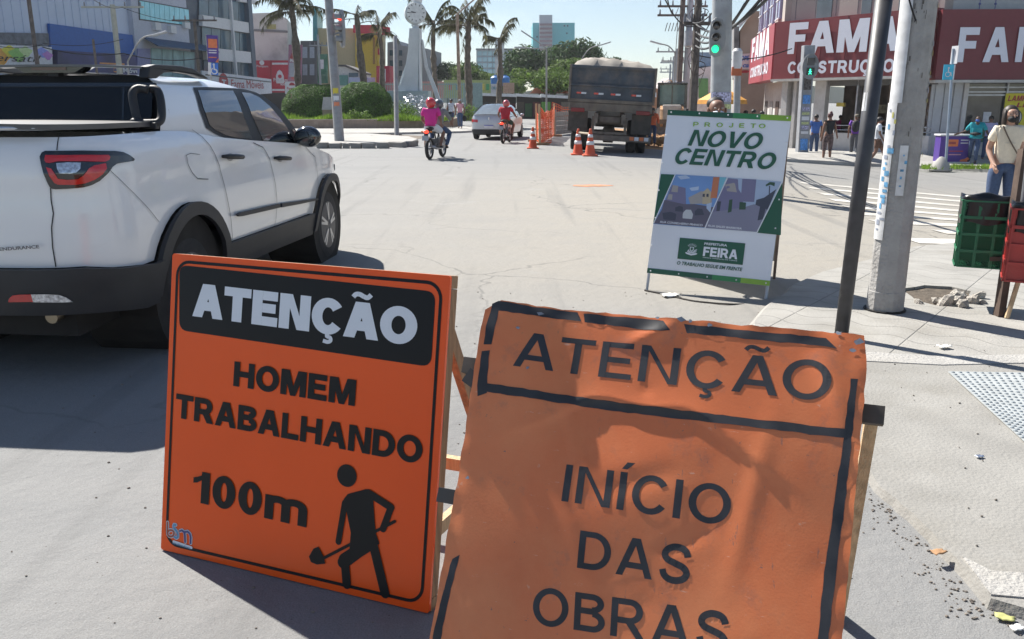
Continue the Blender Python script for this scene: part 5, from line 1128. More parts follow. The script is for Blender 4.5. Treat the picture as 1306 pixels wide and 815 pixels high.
 if top:
  m_, fit = top if isinstance(top, tuple) else (top, 1)
  nd = {'hem': (j['pel'] + V3(0, 0, -.01), (.160 * fit, .125 * fit)), 'waist': (j['waist'], (.148 * wi * fit, .115 * fit)), 'chest': (j['chest'], (.178 * wi, .13)), 'col': (j['chest'].lerp(j['neck'], .62), (.085, .075)), 'col2': (j['chest'].lerp(j['neck'], .86), (.062, .062))}
  ed_ = [('hem', 'waist'), ('waist', 'chest'), ('chest', 'col'), ('col', 'col2')]
  for s_ in 'LR':
   nd['sh' + s_] = (j['sh' + s_], .076); ed_.append(('chest', 'sh' + s_)); p = j['sh' + s_]
   if sleeve <= 1: nd['sl' + s_] = (p.lerp(j['el' + s_], sleeve), .060); ed_.append(('sh' + s_, 'sl' + s_))
   else: nd['sl' + s_] = (j['el' + s_], .050); nd['sm' + s_] = (j['el' + s_].lerp(j['wr' + s_], sleeve - 1), .036); ed_ += [('sh' + s_, 'sl' + s_), ('sl' + s_, 'sm' + s_)]
  skinmesh('shirt', nd, ed_, m_, t, sub + 1, root='waist')
 if bottom:
  nd = {'w': (j['pel'] + V3(0, 0, .05), (.140, .108)), 'pel': (j['pel'], (.150, .115))}; ed_ = [('w', 'pel')]
  for s_ in 'LR':
   nd['hip' + s_] = (j['hip' + s_], .100); ed_.append(('pel', 'hip' + s_))
   if leg == 'short': nd['k' + s_] = (j['hip' + s_].lerp(j['kn' + s_], .82), .080); ed_.append(('hip' + s_, 'k' + s_))
   elif leg == 'crop': nd['k' + s_] = (j['kn' + s_], .075); nd['c' + s_] = (j['kn' + s_].lerp(j['an' + s_], .4), .062); ed_ += [('hip' + s_, 'k' + s_), ('k' + s_, 'c' + s_)]
   else: nd['k' + s_] = (j['kn' + s_], .070); nd['c' + s_] = (j['kn' + s_].lerp(j['an' + s_], .4), .062); nd['a' + s_] = (j['an' + s_] + V3(0, 0, .01), .052); ed_ += [('hip' + s_, 'k' + s_), ('k' + s_, 'c' + s_), ('c' + s_, 'a' + s_)]
  skinmesh('trousers', nd, ed_, bottom, t, sub + 1, root='pel')
 if shoes:
  for s_ in 'LR':
   a_, b_ = j['an' + s_], j['to' + s_]; q = skinmesh('shoe', {'h': (a_ + (a_ - b_) * .18 + V3(0, 0, -.035), (.038, .034)), 'm': (a_.lerp(b_, .5), (.045, .036)), 't': (b_, (.040, .026))}, [('h', 'm'), ('m', 't')], shoes, t, 1)
 return t, j
M_pink = mat('pink_shirt', (.62, .03, .26), .8, var=.06); M_grey = mat('grey_shirt', (.20, .22, .21), .85); M_redsh = mat('red_shirt', (.45, .02, .035), .8); M_wsh = mat('white_cloth', (.62, .64, .68), .8, var=.05); M_jean = mat('denim', (.045, .075, .15), .85, var=.2, scale=30); M_teal = mat('teal_shirt', (.01, .28, .34), .8); M_purp = mat('purple_shirt', (.14, .035, .35), .8)
M_cream = mat('cream_blouse', (.68, .60, .47), .85, var=.06, scale=20); M_hred = mat('helmet_red', (.55, .02, .03), .25, coat=1); M_hgry = mat('helmet_dark', (.08, .09, .10), .3, coat=1); M_hrw = mat('helmet_red_white', (.50, .10, .11), .25, coat=1)
def ride(y, lean=.06, hy=None, hands=True, fz=.34, k=.27):
 px_, pz = 0, .90
 d = dict(pel=(0, y - .02, pz + .02), waist=(0, y - .01 + lean * .3, pz + .14), chest=(0, y + lean, pz + .33), neck=(0, y + lean * 1.4, pz + .50), head=(0, y + lean * 1.7, pz + .59), shL=(-.19, y + lean, pz + .44), shR=(.19, y + lean, pz + .44),
    hipL=(-.10, y + .02, pz - .03), hipR=(.10, y + .02, pz - .03), knL=(-k, y + .36, .72), knR=(k, y + .36, .72), anL=(-.22, y + .14, fz), anR=(.22, y + .14, fz), toL=(-.22, y + .29, fz - .05), toR=(.22, y + .29, fz - .05))
 if hands: d.update(elL=(-.33, y + .2, pz + .22), elR=(.33, y + .2, pz + .22), wrL=(-.35, .24, 1.04), wrR=(.35, .24, 1.04))
 else: d.update(elL=(-.27, y + .02, pz + .18), elR=(.27, y + .02, pz + .18), wrL=(-.22, y + .26, pz + .02), wrR=(.22, y + .26, pz + .02))
 return d
g1 = G(548, 203.5); a1 = R(12); o1 = g1 + Vector((math.sin(a1) * .62, math.cos(a1) * .62, 0))
make_bike('small black motorcycle with lit tail light carrying two riders', o1, a1)
person('pillion rider in a bright pink shirt, white shorts and red helmet', o1, a1, ride(-.42, .02, hands=False, fz=.36, k=.25), 0, M_pink, M_wsh, .7, 'short', helmet=M_hred, h=1.70)
person('motorcycle driver in a grey shirt and jeans sitting in front of the pink-shirted pillion', o1 + Vector((math.cos(a1) * .05, -math.sin(a1) * .05, 0)), a1, ride(.0, .12), 0, M_grey, M_jean, 1.7, 'long', helmet=M_hgry, h=1.66)
g2 = G(641.5, 183.2); a2 = R(11); o2 = g2 + Vector((math.sin(a2) * .62, math.cos(a2) * .62, 0))
make_bike('black motorcycle behind the silver saloon car, ridden by one person', o2, a2)
person('motorcyclist in a red shirt and red and white helmet behind the silver car', o2, a2, ride(-.15, .1, fz=.36), 0, M_redsh, mat('green_shorts', (.01, .07, .06), .8), .6, 'short', helmet=M_hrw, h=1.66)
walk = lambda s=1: dict(knL=(-.10, .10 * s, .50), knR=(.10, -.06 * s, .50), anL=(-.11, .20 * s, .10), anR=(.11, -.26 * s, .13), toL=(-.12, .36 * s if s > 0 else .16 * s + .0, .05), toR=(.12, -.12 * s if s > 0 else -.1 * s, .05), elL=(-.25, -.08 * s, 1.12), elR=(.25, .04 * s, 1.12), wrL=(-.26, -.02 * s, .87), wrR=(.26, .18 * s, .89))
w1 = walk()
w1 = dict(w1, toL=(-.12, .35, .05), toR=(.12, -.13, .05))
person('pedestrian in a pale patterned top and dark bottoms beside the roundabout planter', G(576, 163, .1), R(190), w1, 0, mat('pale_top', (.45, .48, .55), .8, var=.5, scale=40), mat('navy_skirt', (.05, .07, .13), .8), .1, 'short', hair='short', h=1.62, female=True)
pt_, pj = person('woman in a pink top and blue jeans carrying a black bag by the roundabout planter', G(587, 164.5, .1), R(185), dict(w1, wrL=(-.25, .05, .88)), 0, mat('soft_pink', (.55, .28, .33), .8), M_jean, .3, 'long', hair=('cap', mat('grey_cap', (.2, .22, .25), .8)), h=1.6, female=True)
def handbag(root, p, s, m, label, az=0):
 b = MB(); b.ball((0, 0, 0), (s * .55, s * .25, s * .6), 10, .04); o = b.build('handbag', m, None, smooth=True); o.location = root.location + (root.rotation_euler.to_matrix() @ (Vector(p) * root.scale.x)); tag(o, label, 'handbag')
 b = MB(); b.tube([(-s * .3, 0, s * .45), (-s * .1, 0, s * 1.0), (s * .1, 0, s * 1.0), (s * .3, 0, s * .45)], .008, 5); b.build('handle', m, o); return o
handbag(pt_, (-.27, .08, .60), .26, M_mask, 'black bag hanging from the hand of the woman in pink')

# right-hand pavement
M_flor = mat('floral_trousers', (.10, .07, .07), .8, var=.95, scale=22); M_blkv = mat('black_vest', (.015, .015, .018), .8)
person('woman seen from behind in a black sleeveless top and patterned cropped trousers', G(1054, 205, .1), R(-8), dict(wrL=(-.27, -.02, .84), wrR=(.32, .02, .9), anL=(-.16, -.05, .085), anR=(.14, .04, .085), toL=(-.18, .10, .03), toR=(.17, .18, .03)), 0, M_blkv, M_flor, .12, 'crop', hair=('bun', mat('hair_wine', (.07, .015, .02), .6)), h=1.68, female=True)
bp, bj = person('man in a purple shirt and grey jeans walking along the shop front with a backpack', G(1088, 201, .1), R(25), w1, 0, M_purp, mat('grey_jeans', (.07, .075, .09), .85), .6, 'long', hair=('cap', mat('khaki_cap', (.15, .13, .10), .8)), h=1.66)
b = MB(); b.ball((0, 0, 0), (.16, .10, .23), 12, .02); o = b.build('backpack', mat('backpack_black', (.02, .02, .025), .8), None, smooth=True); o.location = bp.location + bp.rotation_euler.to_matrix() @ Vector((0, -.2, 1.2)); o.rotation_euler = bp.rotation_euler
tag(o, 'black backpack on the back of the man in the purple shirt', 'backpack')
for s_ in (-1, 1): b = MB(); b.tube([(s_ * .09, .05, .2), (s_ * .10, .14, .24), (s_ * .10, .3, .12), (s_ * .12, .28, -.1), (s_ * .1, .05, -.15)], .014, 5); b.build('strap', MATS['backpack_black'], o)
person('man in a white T-shirt and brown shorts striding past the shop front', G(1116, 211, .08), R(110), dict(w1, knL=(-.1, .22, .52), anL=(-.1, .32, .12), toL=(-.1, .48, .08), knR=(.1, -.02, .5), anR=(.1, -.25, .12)), 0, M_wsh, mat('brown_shorts', (.14, .07, .045), .8), .75, 'short', shoes=M_shoel, h=1.62)
person('man in a blue shirt mostly hidden behind the pedestrian signal post', G(1037, 199, .1), R(0), None, 0, mat('blue_shirt', (.05, .13, .4), .8), M_jean, .6, h=1.6)
tl_, tj = person('man in a loose turquoise shirt and blue face mask walking with his arms out', G(1240, 209, .1), R(215), dict(w1, knL=(-.1, .20, .50), anL=(-.1, .12, .10), toL=(-.1, .27, .04), knR=(.12, -.02, .5), anR=(.16, -.34, .16), toR=(.17, -.22, .06), elL=(-.33, .02, 1.14), wrL=(-.42, .10, .98), elR=(.36, -.02, 1.13), wrR=(.56, .08, 1.05)), 1, (M_teal, 1.25), M_jean, .9, 'long', hair='', mask=mat('mask_blue', (.03, .12, .45), .8), h=1.66)
b = MB(); b.tube([(-.17, .15, 1.06), (0, .19, 1.05), (.17, .15, 1.06)], [.03, .065, .03], 8); wb = b.build('waist_bag', M_blkv, tl_, smooth=True)
person('person in a pale lilac shirt standing behind the man in turquoise', G(1257, 205, .1), R(200), None, 0, mat('lilac_shirt', (.38, .36, .55), .8), M_jean, .6, h=1.62)
person('dark-haired person sitting behind the purple sales stand', G(1207, 203, .1) + Vector((0, .3, -.55)), R(180), None, 1, M_blkv, M_jean, .6, h=1.6)
wt_, wj = person('woman in a cream blouse, jeans and black mask behind the litter crates', (6.30, 11.0, gz(6.30, 11.0)), R(188), dict(shL=(-.15, 0, 1.37), shR=(.15, 0, 1.37), elL=(-.20, -.03, 1.11), wrL=(-.17, .14, .94), elR=(.20, -.06, 1.12), wrR=(.18, .12, .93), head=(.0, .03, 1.555)), 2, (M_cream, .95), M_jean, .62, 'long', hair=('long', mat('hair_brown', (.03, .02, .015), .55, var=.4, scale=50)), mask=M_mask, h=1.60, female=True, sub=2)
b = MB()
for s_ in (-1, 1): b.lathe([(.026, -.002), (.026, .002), (.022, .002), (.022, -.002)], (s_ * .034, .108, 1.60), 'y', 14, close=True)
b.tube([(-.06, .10, 1.605), (-.085, 0, 1.61)], .002, 4); b.tube([(.06, .10, 1.605), (.085, 0, 1.61)], .002, 4); b.build('glasses', M_gblk, wt_)
b = MB(); b.tube(catmull([(.11, .09, 1.43), (.03, .15, 1.25), (-.10, .155, 1.05), (-.17, .10, .93)], 4), .010, 5); b.build('bag_strap', mat('strap_tan', (.10, .07, .05), .7), wt_)
handbag(wt_, (-.24, .14, .86), .22, mat('olive_bag', (.20, .17, .09), .7), 'small olive shoulder bag on the hip of the woman in the cream blouse')
# the man carrying the notice
person('man with a bald forehead standing behind the green and white notice, mostly hidden', (1.87, 8.0, -.045), R(182), dict(elL=(-.30, .16, 1.12), wrL=(-.38, .30, 1.05), elR=(.36, .16, 1.12), wrR=(.50, .46, 1.08), head=(.0, .05, 1.55)), 0, M_grey, M_jean, .6, hair='', mask=mat('mask_white', (.6, .62, .68), .8), h=1.66, sub=2)
b = MB(); b.ball((0, 0, 0), (.083, .085, .068), 14, .01); 
for o_ in bpy.data.objects:
 if o_.get('label', '').startswith('man with a bald forehead'): o_['tmp'] = 1; hd = o_
del hd['tmp']; b.v = [(x, y - .04, z + 1.615) for x, y, z in b.v]; b.build('hair', M_hair, hd, smooth=True)
for k_, (u, v, dz, az_, m_, lb) in enumerate(((1076, 196, 0, 180, mat('fuchsia_top', (.5, .04, .2), .8), 'person in a fuchsia top inside the shop beside the backpack man'), (1101, 196, 0, 180, M_redsh, 'person in a red shirt inside the shop behind the backpack man'))):
 person(lb, G(u, v, 0) + Vector((1.3, 4.2, .0)), R(az_), None, 0, m_, M_jean, .5, h=1.6)

# ---- dump truck
az = R(6.5); tp0 = G(774, 195.5); dk = thing('dump_truck', 'dirty dark dump truck seen from behind, loaded and covered with a pale tarpaulin', 'dump truck', tp0, az); dk.rotation_euler = (0, R(3.0), -az)
M_tk = mat('truck_blue_black', (.055, .07, .09), .65, var=.3, scale=2.5, dirt=.85, dirtc=(.20, .16, .13)); M_mud = mat('muddy_steel', (.15, .13, .11), .85, var=.35, scale=4, dirt=.6, dirtc=(.22, .17, .12)); M_tarp = mat('tarpaulin', (.30, .27, .235), .85, var=.15, scale=3, bump=.6, bscale=6)
b = MB(); 
for (c_, d_) in (((0, .04, 2.06), (2.52, .06, 1.06)), ((-1.27, 2.6, 2.06), (.07, 5.2, 1.06)), ((1.27, 2.6, 2.06), (.07, 5.2, 1.06)), ((0, 2.6, 1.52), (2.5, 5.2, .1)), ((0, 5.18, 2.2), (2.5, .06, 1.4))): b.box(c_, d_)
tb = b.build('dump_body', M_tk, dk, bev=.01)
for z, h_ in ((2.56, .09), (2.02, .06), (1.56, .1)): b = MB(); b.box((0, -.02, z), (2.6, .09, h_)); b.build('cross_rib', M_tk if z > 1.6 else M_mud, tb, bev=.015)
for x in (-1.29, 1.29): b = MB(); b.box((x, -.01, 2.06), (.07, .14, 1.1)); b.build('corner_post', M_mud, tb, bev=.012)
b = MB(); b.box((0, .06, 1.38), (2.55, .2, .24)); b.build('tail_sill', M_mud, dk, bev=.02)
for x in (-.93, -.40, .12, .75):
 b = MB(); b.box((x - .07, -.004, 1.78), (.14, .02, .055)); st = b.build('reflector', M_red, tb); b = MB(); b.box((x + .08, -.004, 1.78), (.15, .02, .055)); b.build('reflector', M_wsh, tb)
b = MB(); n = 20; mm = 26
for jx in range(mm + 1):
 for i in range(n + 1):
  x = -1.24 + 2.48 * i / n; y = .02 + 5.1 * jx / mm; q = 1 - abs(x / 1.24) ** 3; e = min(1, jx / 4)
  z = 2.68 + q * (.5 + .5 * e) * (.13 + .04 * math.sin(y * 1.3 + 1) - .06 * x) + .03 * math.sin(x * 9 + y * 4) * q + random.uniform(-.03, .04) * q; b.v.append((x, y, 2.57 if jx == 0 or i in (0, n) else z))
for jx in range(mm):
 for i in range(n): b.f.append((jx * (n + 1) + i, jx * (n + 1) + i + 1, (jx + 1) * (n + 1) + i + 1, (jx + 1) * (n + 1) + i)); b.m.append(0)
tag(b.build('tarpaulin', M_tarp, dk, smooth=True))
b = MB(); b.box((-.42, 3.5, 1.05), (.12, 7.6, .3)); b.box((.42, 3.5, 1.05), (.12, 7.6, .3)); b.box((0, .5, 1.0), (.9, .15, .25)); b.box((0, 1.8, .9), (.9, .2, .3)); b.build('chassis', M_mud, dk)
b = MB(); b.lathe([(.0, -.95), (.12, -.95), (.14, -.2), (.27, -.15), (.27, .15), (.14, .2), (.12, .95), (0, .95)], (0, 1.0, .55), 'x', 14); b.build('axle', M_mud, dk, smooth=2)
b = MB(); b.box((.0, .02, 1.02), (.62, .04, .16)); b.build('number_plate_bar', M_mud, dk)
b = MB(); b.box((0, -.02, .62), (1.1, .08, .07)); b.box((-.5, .1, .85), (.08, .25, .5)); b.box((.5, .1, .85), (.08, .25, .5)); b.build('tow_bracket', M_mud, dk)
b = MB(); b.box((.35, -.10, .47), (1.9, .10, .17)); ub = b.build('underrun_bar', M_mud, dk, bev=.01)
for i in range(4): b = MB(); b.box((.72 + i * .15, -.155, .49), (.13, .01, .11)); b.build('reflector', [mat('orange_reflector', (.6, .15, .04), .4), M_wsh][i % 2], ub)
for s_ in (-1, 1):
 b = MB(); b.box((s_ * .98, .10, .93), (.60, .03, .62)); b.build('mud_flap', mat('mud_flap', (.06, .055, .05), .85, var=.3, dirt=.5), dk)
 b = MB(); b.box((s_ * 1.0, -.02, 1.27), (.42, .1, .12)); b.build('tail_light', mat('dirty_red_lens', (.20, .02, .02), .4), dk, bev=.01)
 b = MB(); b.box((s_ * 1.02, 1.0, 1.2), (.58, 1.3, .05)); b.build('mudguard', M_mud, dk, bev=.01)
 for y in (1.0, 2.3):
  wheel(dk, (s_ * 1.05, y, .5), .5, .27, s_, 8, .55); wheel(dk, (s_ * .73, y, .5), .5, .25, s_, 8, .55)
 wheel(dk, (s_ * 1.05, 6.3, .5), .5, .27, s_, 8, .55)
 b = MB(); b.tube([(s_ * 1.2, 6.6, 2.1), (s_ * 1.5, 6.5, 2.2), (s_ * 1.5, 6.5, 1.6), (s_ * 1.2, 6.6, 1.7)], .02, 5); b.box((s_ * 1.47, 6.5, 1.9), (.22, .08, .55)); b.build('door_mirror', M_gblk, dk)
b = MB(); b.box((0, 6.5, 1.5), (2.4, 1.8, 1.7)); b.build('cab', mat('cab_paint', (.3, .3, .3), .5, dirt=.4), dk, bev=.08)

# ---- backhoe loader
bk_ = thing('backhoe_loader', 'white and brown backhoe loader with a glazed cab working beyond the dump truck', 'backhoe', D(855, 171, 40) * 1, R(190)); bk_.location.z = 0
M_bw = mat('loader_white', (.50, .47, .42), .5, dirt=.5, dirtc=(.3, .2, .12)); M_bo = mat('loader_boom', (.40, .22, .10), .6, dirt=.4); M_cg = mat('cab_glass', (.08, .16, .16), .08, coat=1)
b = MB(); b.box((0, .3, .95), (.95, 3.0, .5)); b.box((0, 1.2, 1.25), (.8, 1.2, .35)); b.build('chassis', M_bw, bk_, bev=.05)
b = MB(); b.box((0, -.35, 2.35), (1.35, 1.5, .09)); b.build('cab_roof', M_gblk, bk_, bev=.03)
b = MB()
for x in (-.62, .62):
 for y in (-1.02, .32): b.beam((x, y, 1.2), (x * .97, y * .99, 2.33), .11, .11)
b.beam((0, .30, 1.35), (0, .30, 2.3), .05, .05); b.beam((-.6, .30, 1.38), (.6, .30, 1.38), .06, .12)
b.build('cab_post', M_gblk, bk_)
b = MB(); b.box((0, -.36, 1.79), (1.10, 1.16, 1.02)); b.build('cab_glass', M_cg, bk_)
b = MB(); b.box((0, -.3, 1.0), (1.3, 1.4, .6)); b.build('cab_base', M_bw, bk_, bev=.04)
b = MB()
for i in range(4): b.ball((-.45 + .3 * i, .42, 2.43), .045, 6)
b.build('work_light', M_clear, bk_)
for s_ in (-1, 1):
 wheel(bk_, (s_ * .8, -.7, .62), .62, .38, s_, 6, .5); wheel(bk_, (s_ * .75, 1.5, .42), .42, .28, s_, 6, .5)
 b = MB(); b.beam((s_ * .45, .6, 1.3), (s_ * .45, 1.9, 1.15), .12, .16); b.beam((s_ * .45, 1.9, 1.15), (s_ * .42, 2.5, .55), .12, .14); b.build('loader_arm', M_bo, bk_, bev=.01)
b = MB(); P = [(2.35, .1), (3.05, .12), (2.95, .18), (2.55, .25), (2.45, .5), (2.6, .82), (2.4, .8), (2.3, .45)]; n = len(P)
b.v = [(-.95, y, z) for y, z in P] + [(.95, y, z) for y, z in P]; b.f = [tuple(t) for t in tessellate_polygon([[Vector((y, z, 0)) for y, z in P]])]; b.f += [tuple(i + n for i in t) for t in b.f]; b.f += [(i, (i + 1) % n, n + (i + 1) % n, n + i) for i in range(n)]; b.m = [0] * len(b.f); b.build('loader_bucket', M_mud, bk_)
b = MB(); b.beam((0, -1.1, .9), (.1, -1.9, 2.5), .18, .22); b.beam((.1, -1.9, 2.5), (.1, -2.9, 1.5), .15, .18); b.build('boom', M_bo, bk_, bev=.02)

# ---- cones
def make_cone():
 t = thing('traffic_cone', 'x', 'traffic cone', (0, 0, 0), 0, 'orange and white cones behind the dump truck')
 M_c = mat('cone_orange', (.62, .09, .03), .55, var=.1, dirt=.3, dirtc=(.3, .2, .15))
 b = MB(); b.box((0, 0, .02), (.40, .40, .04)); b.build('base', M_c, t, bev=.01)
 b = MB(); b.lathe([(.155, .04), (.145, .06), (.032, .72), (.02, .73)], n=20); b.build('body', M_c, t, smooth=2)
 for z0, z1 in ((.30, .40), (.50, .58)):
  f_ = lambda z: .149 - .113 * (z - .06) / .66 * 1.0 + .003
  b = MB(); b.lathe([(f_(z0), z0), (f_(z1), z1)], n=20); b.build('white_band', mat('cone_white', (.7, .7, .72), .5), t, smooth=True)
 return t
cn = make_cone(); cn.location = G(679.5, 189.5); cn['label'] = 'orange and white cone standing alone left of the mesh fence'
c2_ = clone(cn, loc=G(737, 197.5), scale=1.06); c2_['label'] = 'left one of the two cones close behind the dump truck'
c3_ = clone(cn, loc=G(752.5, 199), scale=1.08); c3_['label'] = 'right one of the two cones close behind the dump truck'
b = MB(); b.tube([G(733, 182) + Vector((0, 0, .55)), G(737, 197.5) + Vector((0, 0, .66)), G(752.5, 199) + Vector((0, 0, .64))], .035, 6); 
tag(b.build('rope_barrier', mat('pale_pole', (.45, .38, .28), .8)), 'thin pale pole laid across the tops of the two truck cones', 'pole')

# ---- mesh fence
fe = thing('mesh_fence', 'sagging orange plastic mesh on rough wooden stakes beside the dump truck', 'safety fence', G(695, 180)); M_mesh = mat('orange_mesh', (.75, .14, .04), .6)
SP = []
for (ub, vb, vt) in ((684.5, 180.6, 132), (688.5, 185, 132.5), (707, 174, 132)):
 g = G(ub, vb); zt_ = D(ub, vt, g.y).z; b = MB(); b.beam(g, (g.x - .03, g.y, zt_), .10, .08, Vector((1, 0, 0))); b.build('stake', M_wood_l, fe, world=True); SP.append((g, zt_))
 b = MB(); b.box((g.x, g.y, .04), (.7, .25, .09)); b.build('foot_board', M_wood, fe, world=True)
def net(a, za, c, zc, rows, cols, sagz, m=M_mesh):
 b = MB(); pt = lambda s_, r_: Vector(a).lerp(Vector(c), s_) * 1 + Vector((0, .05 * math.sin(s_ * 14 + r_ * 3), 0))
 def P(s_, r_):
  p = pt(s_, r_); top = za + (zc - za) * s_ - sagz * math.sin(math.pi * s_) * (1 + .3 * math.sin(s_ * 9)); p.z = .06 + (top - .06) * r_ + .02 * math.sin(s_ * 21 + r_ * 5); return p
 for i in range(rows + 1):
  for k in range(cols): p, q = P(k / cols, i / rows), P((k + 1) / cols, i / rows); b.beam(p, q, .012, .022 if i % 3 else .04)
 for k in range(cols + 1):
  for i in range(rows): p, q = P(k / cols, i / rows), P(k / cols, (i + 1) / rows); b.beam(p, q, .012, .02)
 return b
tag(net(SP[1][0], SP[1][1] - .1, SP[2][0], SP[2][1] - .15, 18, 16, .25).build('mesh', M_mesh, fe, world=True), kind='stuff')
tag(net(SP[0][0], SP[0][1] - .35, SP[1][0], SP[1][1] - .3, 12, 3, .1).build('mesh', M_mesh, fe, world=True), kind='stuff')
mf = G(698, 184); tag(net(mf + Vector((-.25, -.1, 0)), 1.1, mf + Vector((.15, 0, 0)), 1.3, 14, 7, .1).build('mesh', M_mesh, fe, world=True), kind='stuff')
pf = thing('precast_fence', 'grey panel fence of stacked concrete slabs between the orange mesh and the truck', 'fence', G(717, 172))
ga, gb = G(707.5, 173), G(733, 170)
for i in range(5):
 b = MB(); z = .13 + i * .215; b.beam((ga.x, ga.y, z), (gb.x, gb.y, z), .06, .20); b.build('slab', mat('precast_grey', (.27, .26, .245), .9, var=.2, dirt=.4), pf, world=True, bev=.008)
for g in (ga, gb): b = MB(); b.box((g.x, g.y, .6), (.12, .14, 1.2)); b.build('post', MATS['precast_grey'], pf, world=True)
f2 = thing('mesh_fence', 'short piece of orange mesh rising above the grey panel fence', 'safety fence', (gb.x - .2, gb.y + 6, 0)); tag(net(Vector((gb.x - .9, gb.y + 6, 0)), 1.55, Vector((gb.x + 1.4, gb.y + 6, 0)), 1.2, 10, 18, .2).build('mesh', M_mesh, f2, world=True), kind='stuff')
# rubble heap by the loader
b = MB()
for _ in range(160): r = random.uniform(.06, .2); b.ball((random.uniform(4.6, 8), random.uniform(32, 35), r * .4 + .15 * random.random()), (r * 1.4, r, r * .7), 6, .3)
tag(b.build('excavated_earth', mat('orange_earth', (.34, .20, .10), .95, var=.35, scale=5)), 'low heap of orange earth between the dump truck and the notice', 'earth', kind='stuff')
slab('dug_earth', [(4.6, 31), (10, 30.5), (13, 60), (6.5, 60)], mat('orange_earth', (.34, .2, .1)), .03, out=.2)
# worker in orange beside the truck
person('worker in an orange high visibility jacket beside the right side of the truck', (5.1, 31.5, 0), R(200), dict(elR=(.36, .05, 1.2), wrR=(.5, .2, 1.2)), 0, mat('hivis_orange', (.75, .16, .06), .7), M_jean, 1.6, h=1.35)
# ------------------------------------------------------------------ planting
def blob_leaves(b, blobs, n, s, shell=.35):
 vol = [r[0] * r[1] * r[2] for c, r in blobs]; tot = sum(vol)
 for (c, r), v in zip(blobs, vol):
  for _ in range(int(n * v / tot)):
   d = Vector([random.gauss(0, 1) for _ in range(3)]).normalized(); q = (random.random() ** shell)
   wob = 1 + .14 * math.sin(d.x * 7 + c[0]) * math.sin(d.y * 6 + c[2]) + .1 * math.sin(d.z * 9 + c[1])
   p = Vector((c[0] + d.x * r[0] * q * wob, c[1] + d.y * r[1] * q * wob, c[2] + d.z * r[2] * q * wob)); leaf(b, p, s * random.uniform(.6, 1.3), d if q > .8 else None)
def tree(name, label, base, h, blobs, n, s, m, group=None, tr=.18, kids=5):
 t = thing(name, label, 'tree', base, 0, group); b = MB()
 zc = sum(c[2] for c, r in blobs) / len(blobs)
 b.tube(catmull([(0, 0, -.1), (tr * .4, 0, h * .25), (-tr * .3, 0, h * .5), (0, 0, zc)], 4), [tr * (1.3 - .06 * i) for i in range(13)], 8)
 for c, r in blobs: b.tube(catmull([(0, 0, h * .35), (c[0] * .4, c[1] * .4, (h * .35 + c[2]) / 2), (c[0], c[1], c[2])], 4), [tr * .5 * (1 - .09 * i) for i in range(9)], 6)
 b.build('trunk', M_bark, t, smooth=True); b = MB(); blob_leaves(b, blobs, n, s); b.build('crown', m, t, fix=False); return t
def hedge(label, x0, x1, ztop, y, depth, seed, n):
 t = thing('clipped_bush', label, 'bush', ((x0 + x1) / 2, y, .5)); rx, rz = (x1 - x0) / 2, ztop - .5
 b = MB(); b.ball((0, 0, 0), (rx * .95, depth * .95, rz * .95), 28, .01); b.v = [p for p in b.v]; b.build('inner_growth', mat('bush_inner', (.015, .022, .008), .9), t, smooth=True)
 b = MB()
 for _ in range(n):
  d = Vector([random.gauss(0, 1) for _ in range(3)]).normalized(); d.z = abs(d.z); d.y = -abs(d.y) if random.random() < .75 else d.y
  e = 1 + .025 * math.sin(d.x * 12) * math.sin(d.z * 10 + d.x * 5) + random.uniform(-.03, .015)
  k = (abs(d.x) ** 2.6 + abs(d.y) ** 2.6 + abs(d.z) ** 2.6) ** (-1 / 2.6)
  leaf(b, Vector((d.x * rx * k * e, d.y * depth * k * e, d.z * rz * k * e)), random.uniform(.035, .07), d)
 b.build('leaves', M_hedge, t, fix=False); return t
def xz(u, v, y): p = D(u, v, y); return p.x, p.z
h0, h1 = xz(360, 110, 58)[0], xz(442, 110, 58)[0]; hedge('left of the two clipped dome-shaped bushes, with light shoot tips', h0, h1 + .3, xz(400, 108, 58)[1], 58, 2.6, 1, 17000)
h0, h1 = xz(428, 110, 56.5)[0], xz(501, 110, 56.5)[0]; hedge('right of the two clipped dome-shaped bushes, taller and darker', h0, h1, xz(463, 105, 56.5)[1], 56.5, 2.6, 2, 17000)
b = MB()
for _ in range(9000):
 x, y = random.uniform(-19, -3.6), 49.3 + abs(random.gauss(0, 2.2)); hh = random.uniform(.10, .34) * (1 + .5 * math.sin(x * 1.7)); a = random.uniform(0, 6.28); w_ = .035
 k = len(b.v); b.v += [(x - w_ * math.cos(a), y - w_ * math.sin(a), .5), (x + w_ * math.cos(a), y + w_ * math.sin(a), .5), (x + random.gauss(0, .08), y + random.gauss(0, .08), .5 + hh)]; b.f.append((k, k + 1, k + 2)); b.m.append(0)
tag(b.build('grass', M_grass, fix=False), 'bright green grass along the planter wall of the roundabout', 'grass', kind='stuff')
def shrub(label, u, v, y, r, m, n=900, s=.07, name='shrub', squash=.8):
 p = D(u, v, y); t = thing(name, label, 'shrub', (p.x, p.y, .5)); b = MB(); blob_leaves(b, [((0, 0, r * squash * .7), (r, r, r * squash)), ((r * .5, 0, r * .5), (r * .7, r * .6, r * .6))], n, s); b.build('leaves', m, t, fix=False)
 b = MB(); b.tube([(0, 0, 0), (.03, 0, r * .9)], .03, 5); b.build('stem', M_bark, t)
shrub('bright yellow green shrub between the grey post and the clock tower', 515, 143, 52, .8, M_bush)
shrub('silvery spiky shrub behind the pink-shirted pillion rider', 531, 138, 54, 1.1, M_silver, 1100, .09)
shrub('small leafy sprout in the grass below the right dome bush', 451, 148, 50, .45, M_bush, 350)
shrub('light green shrub in the grass left of the grey post', 466, 150, 50, .4, M_bush, 300)
shrub('low green plant behind the two pedestrians', 598, 145, 53, .7, M_bush, 500)
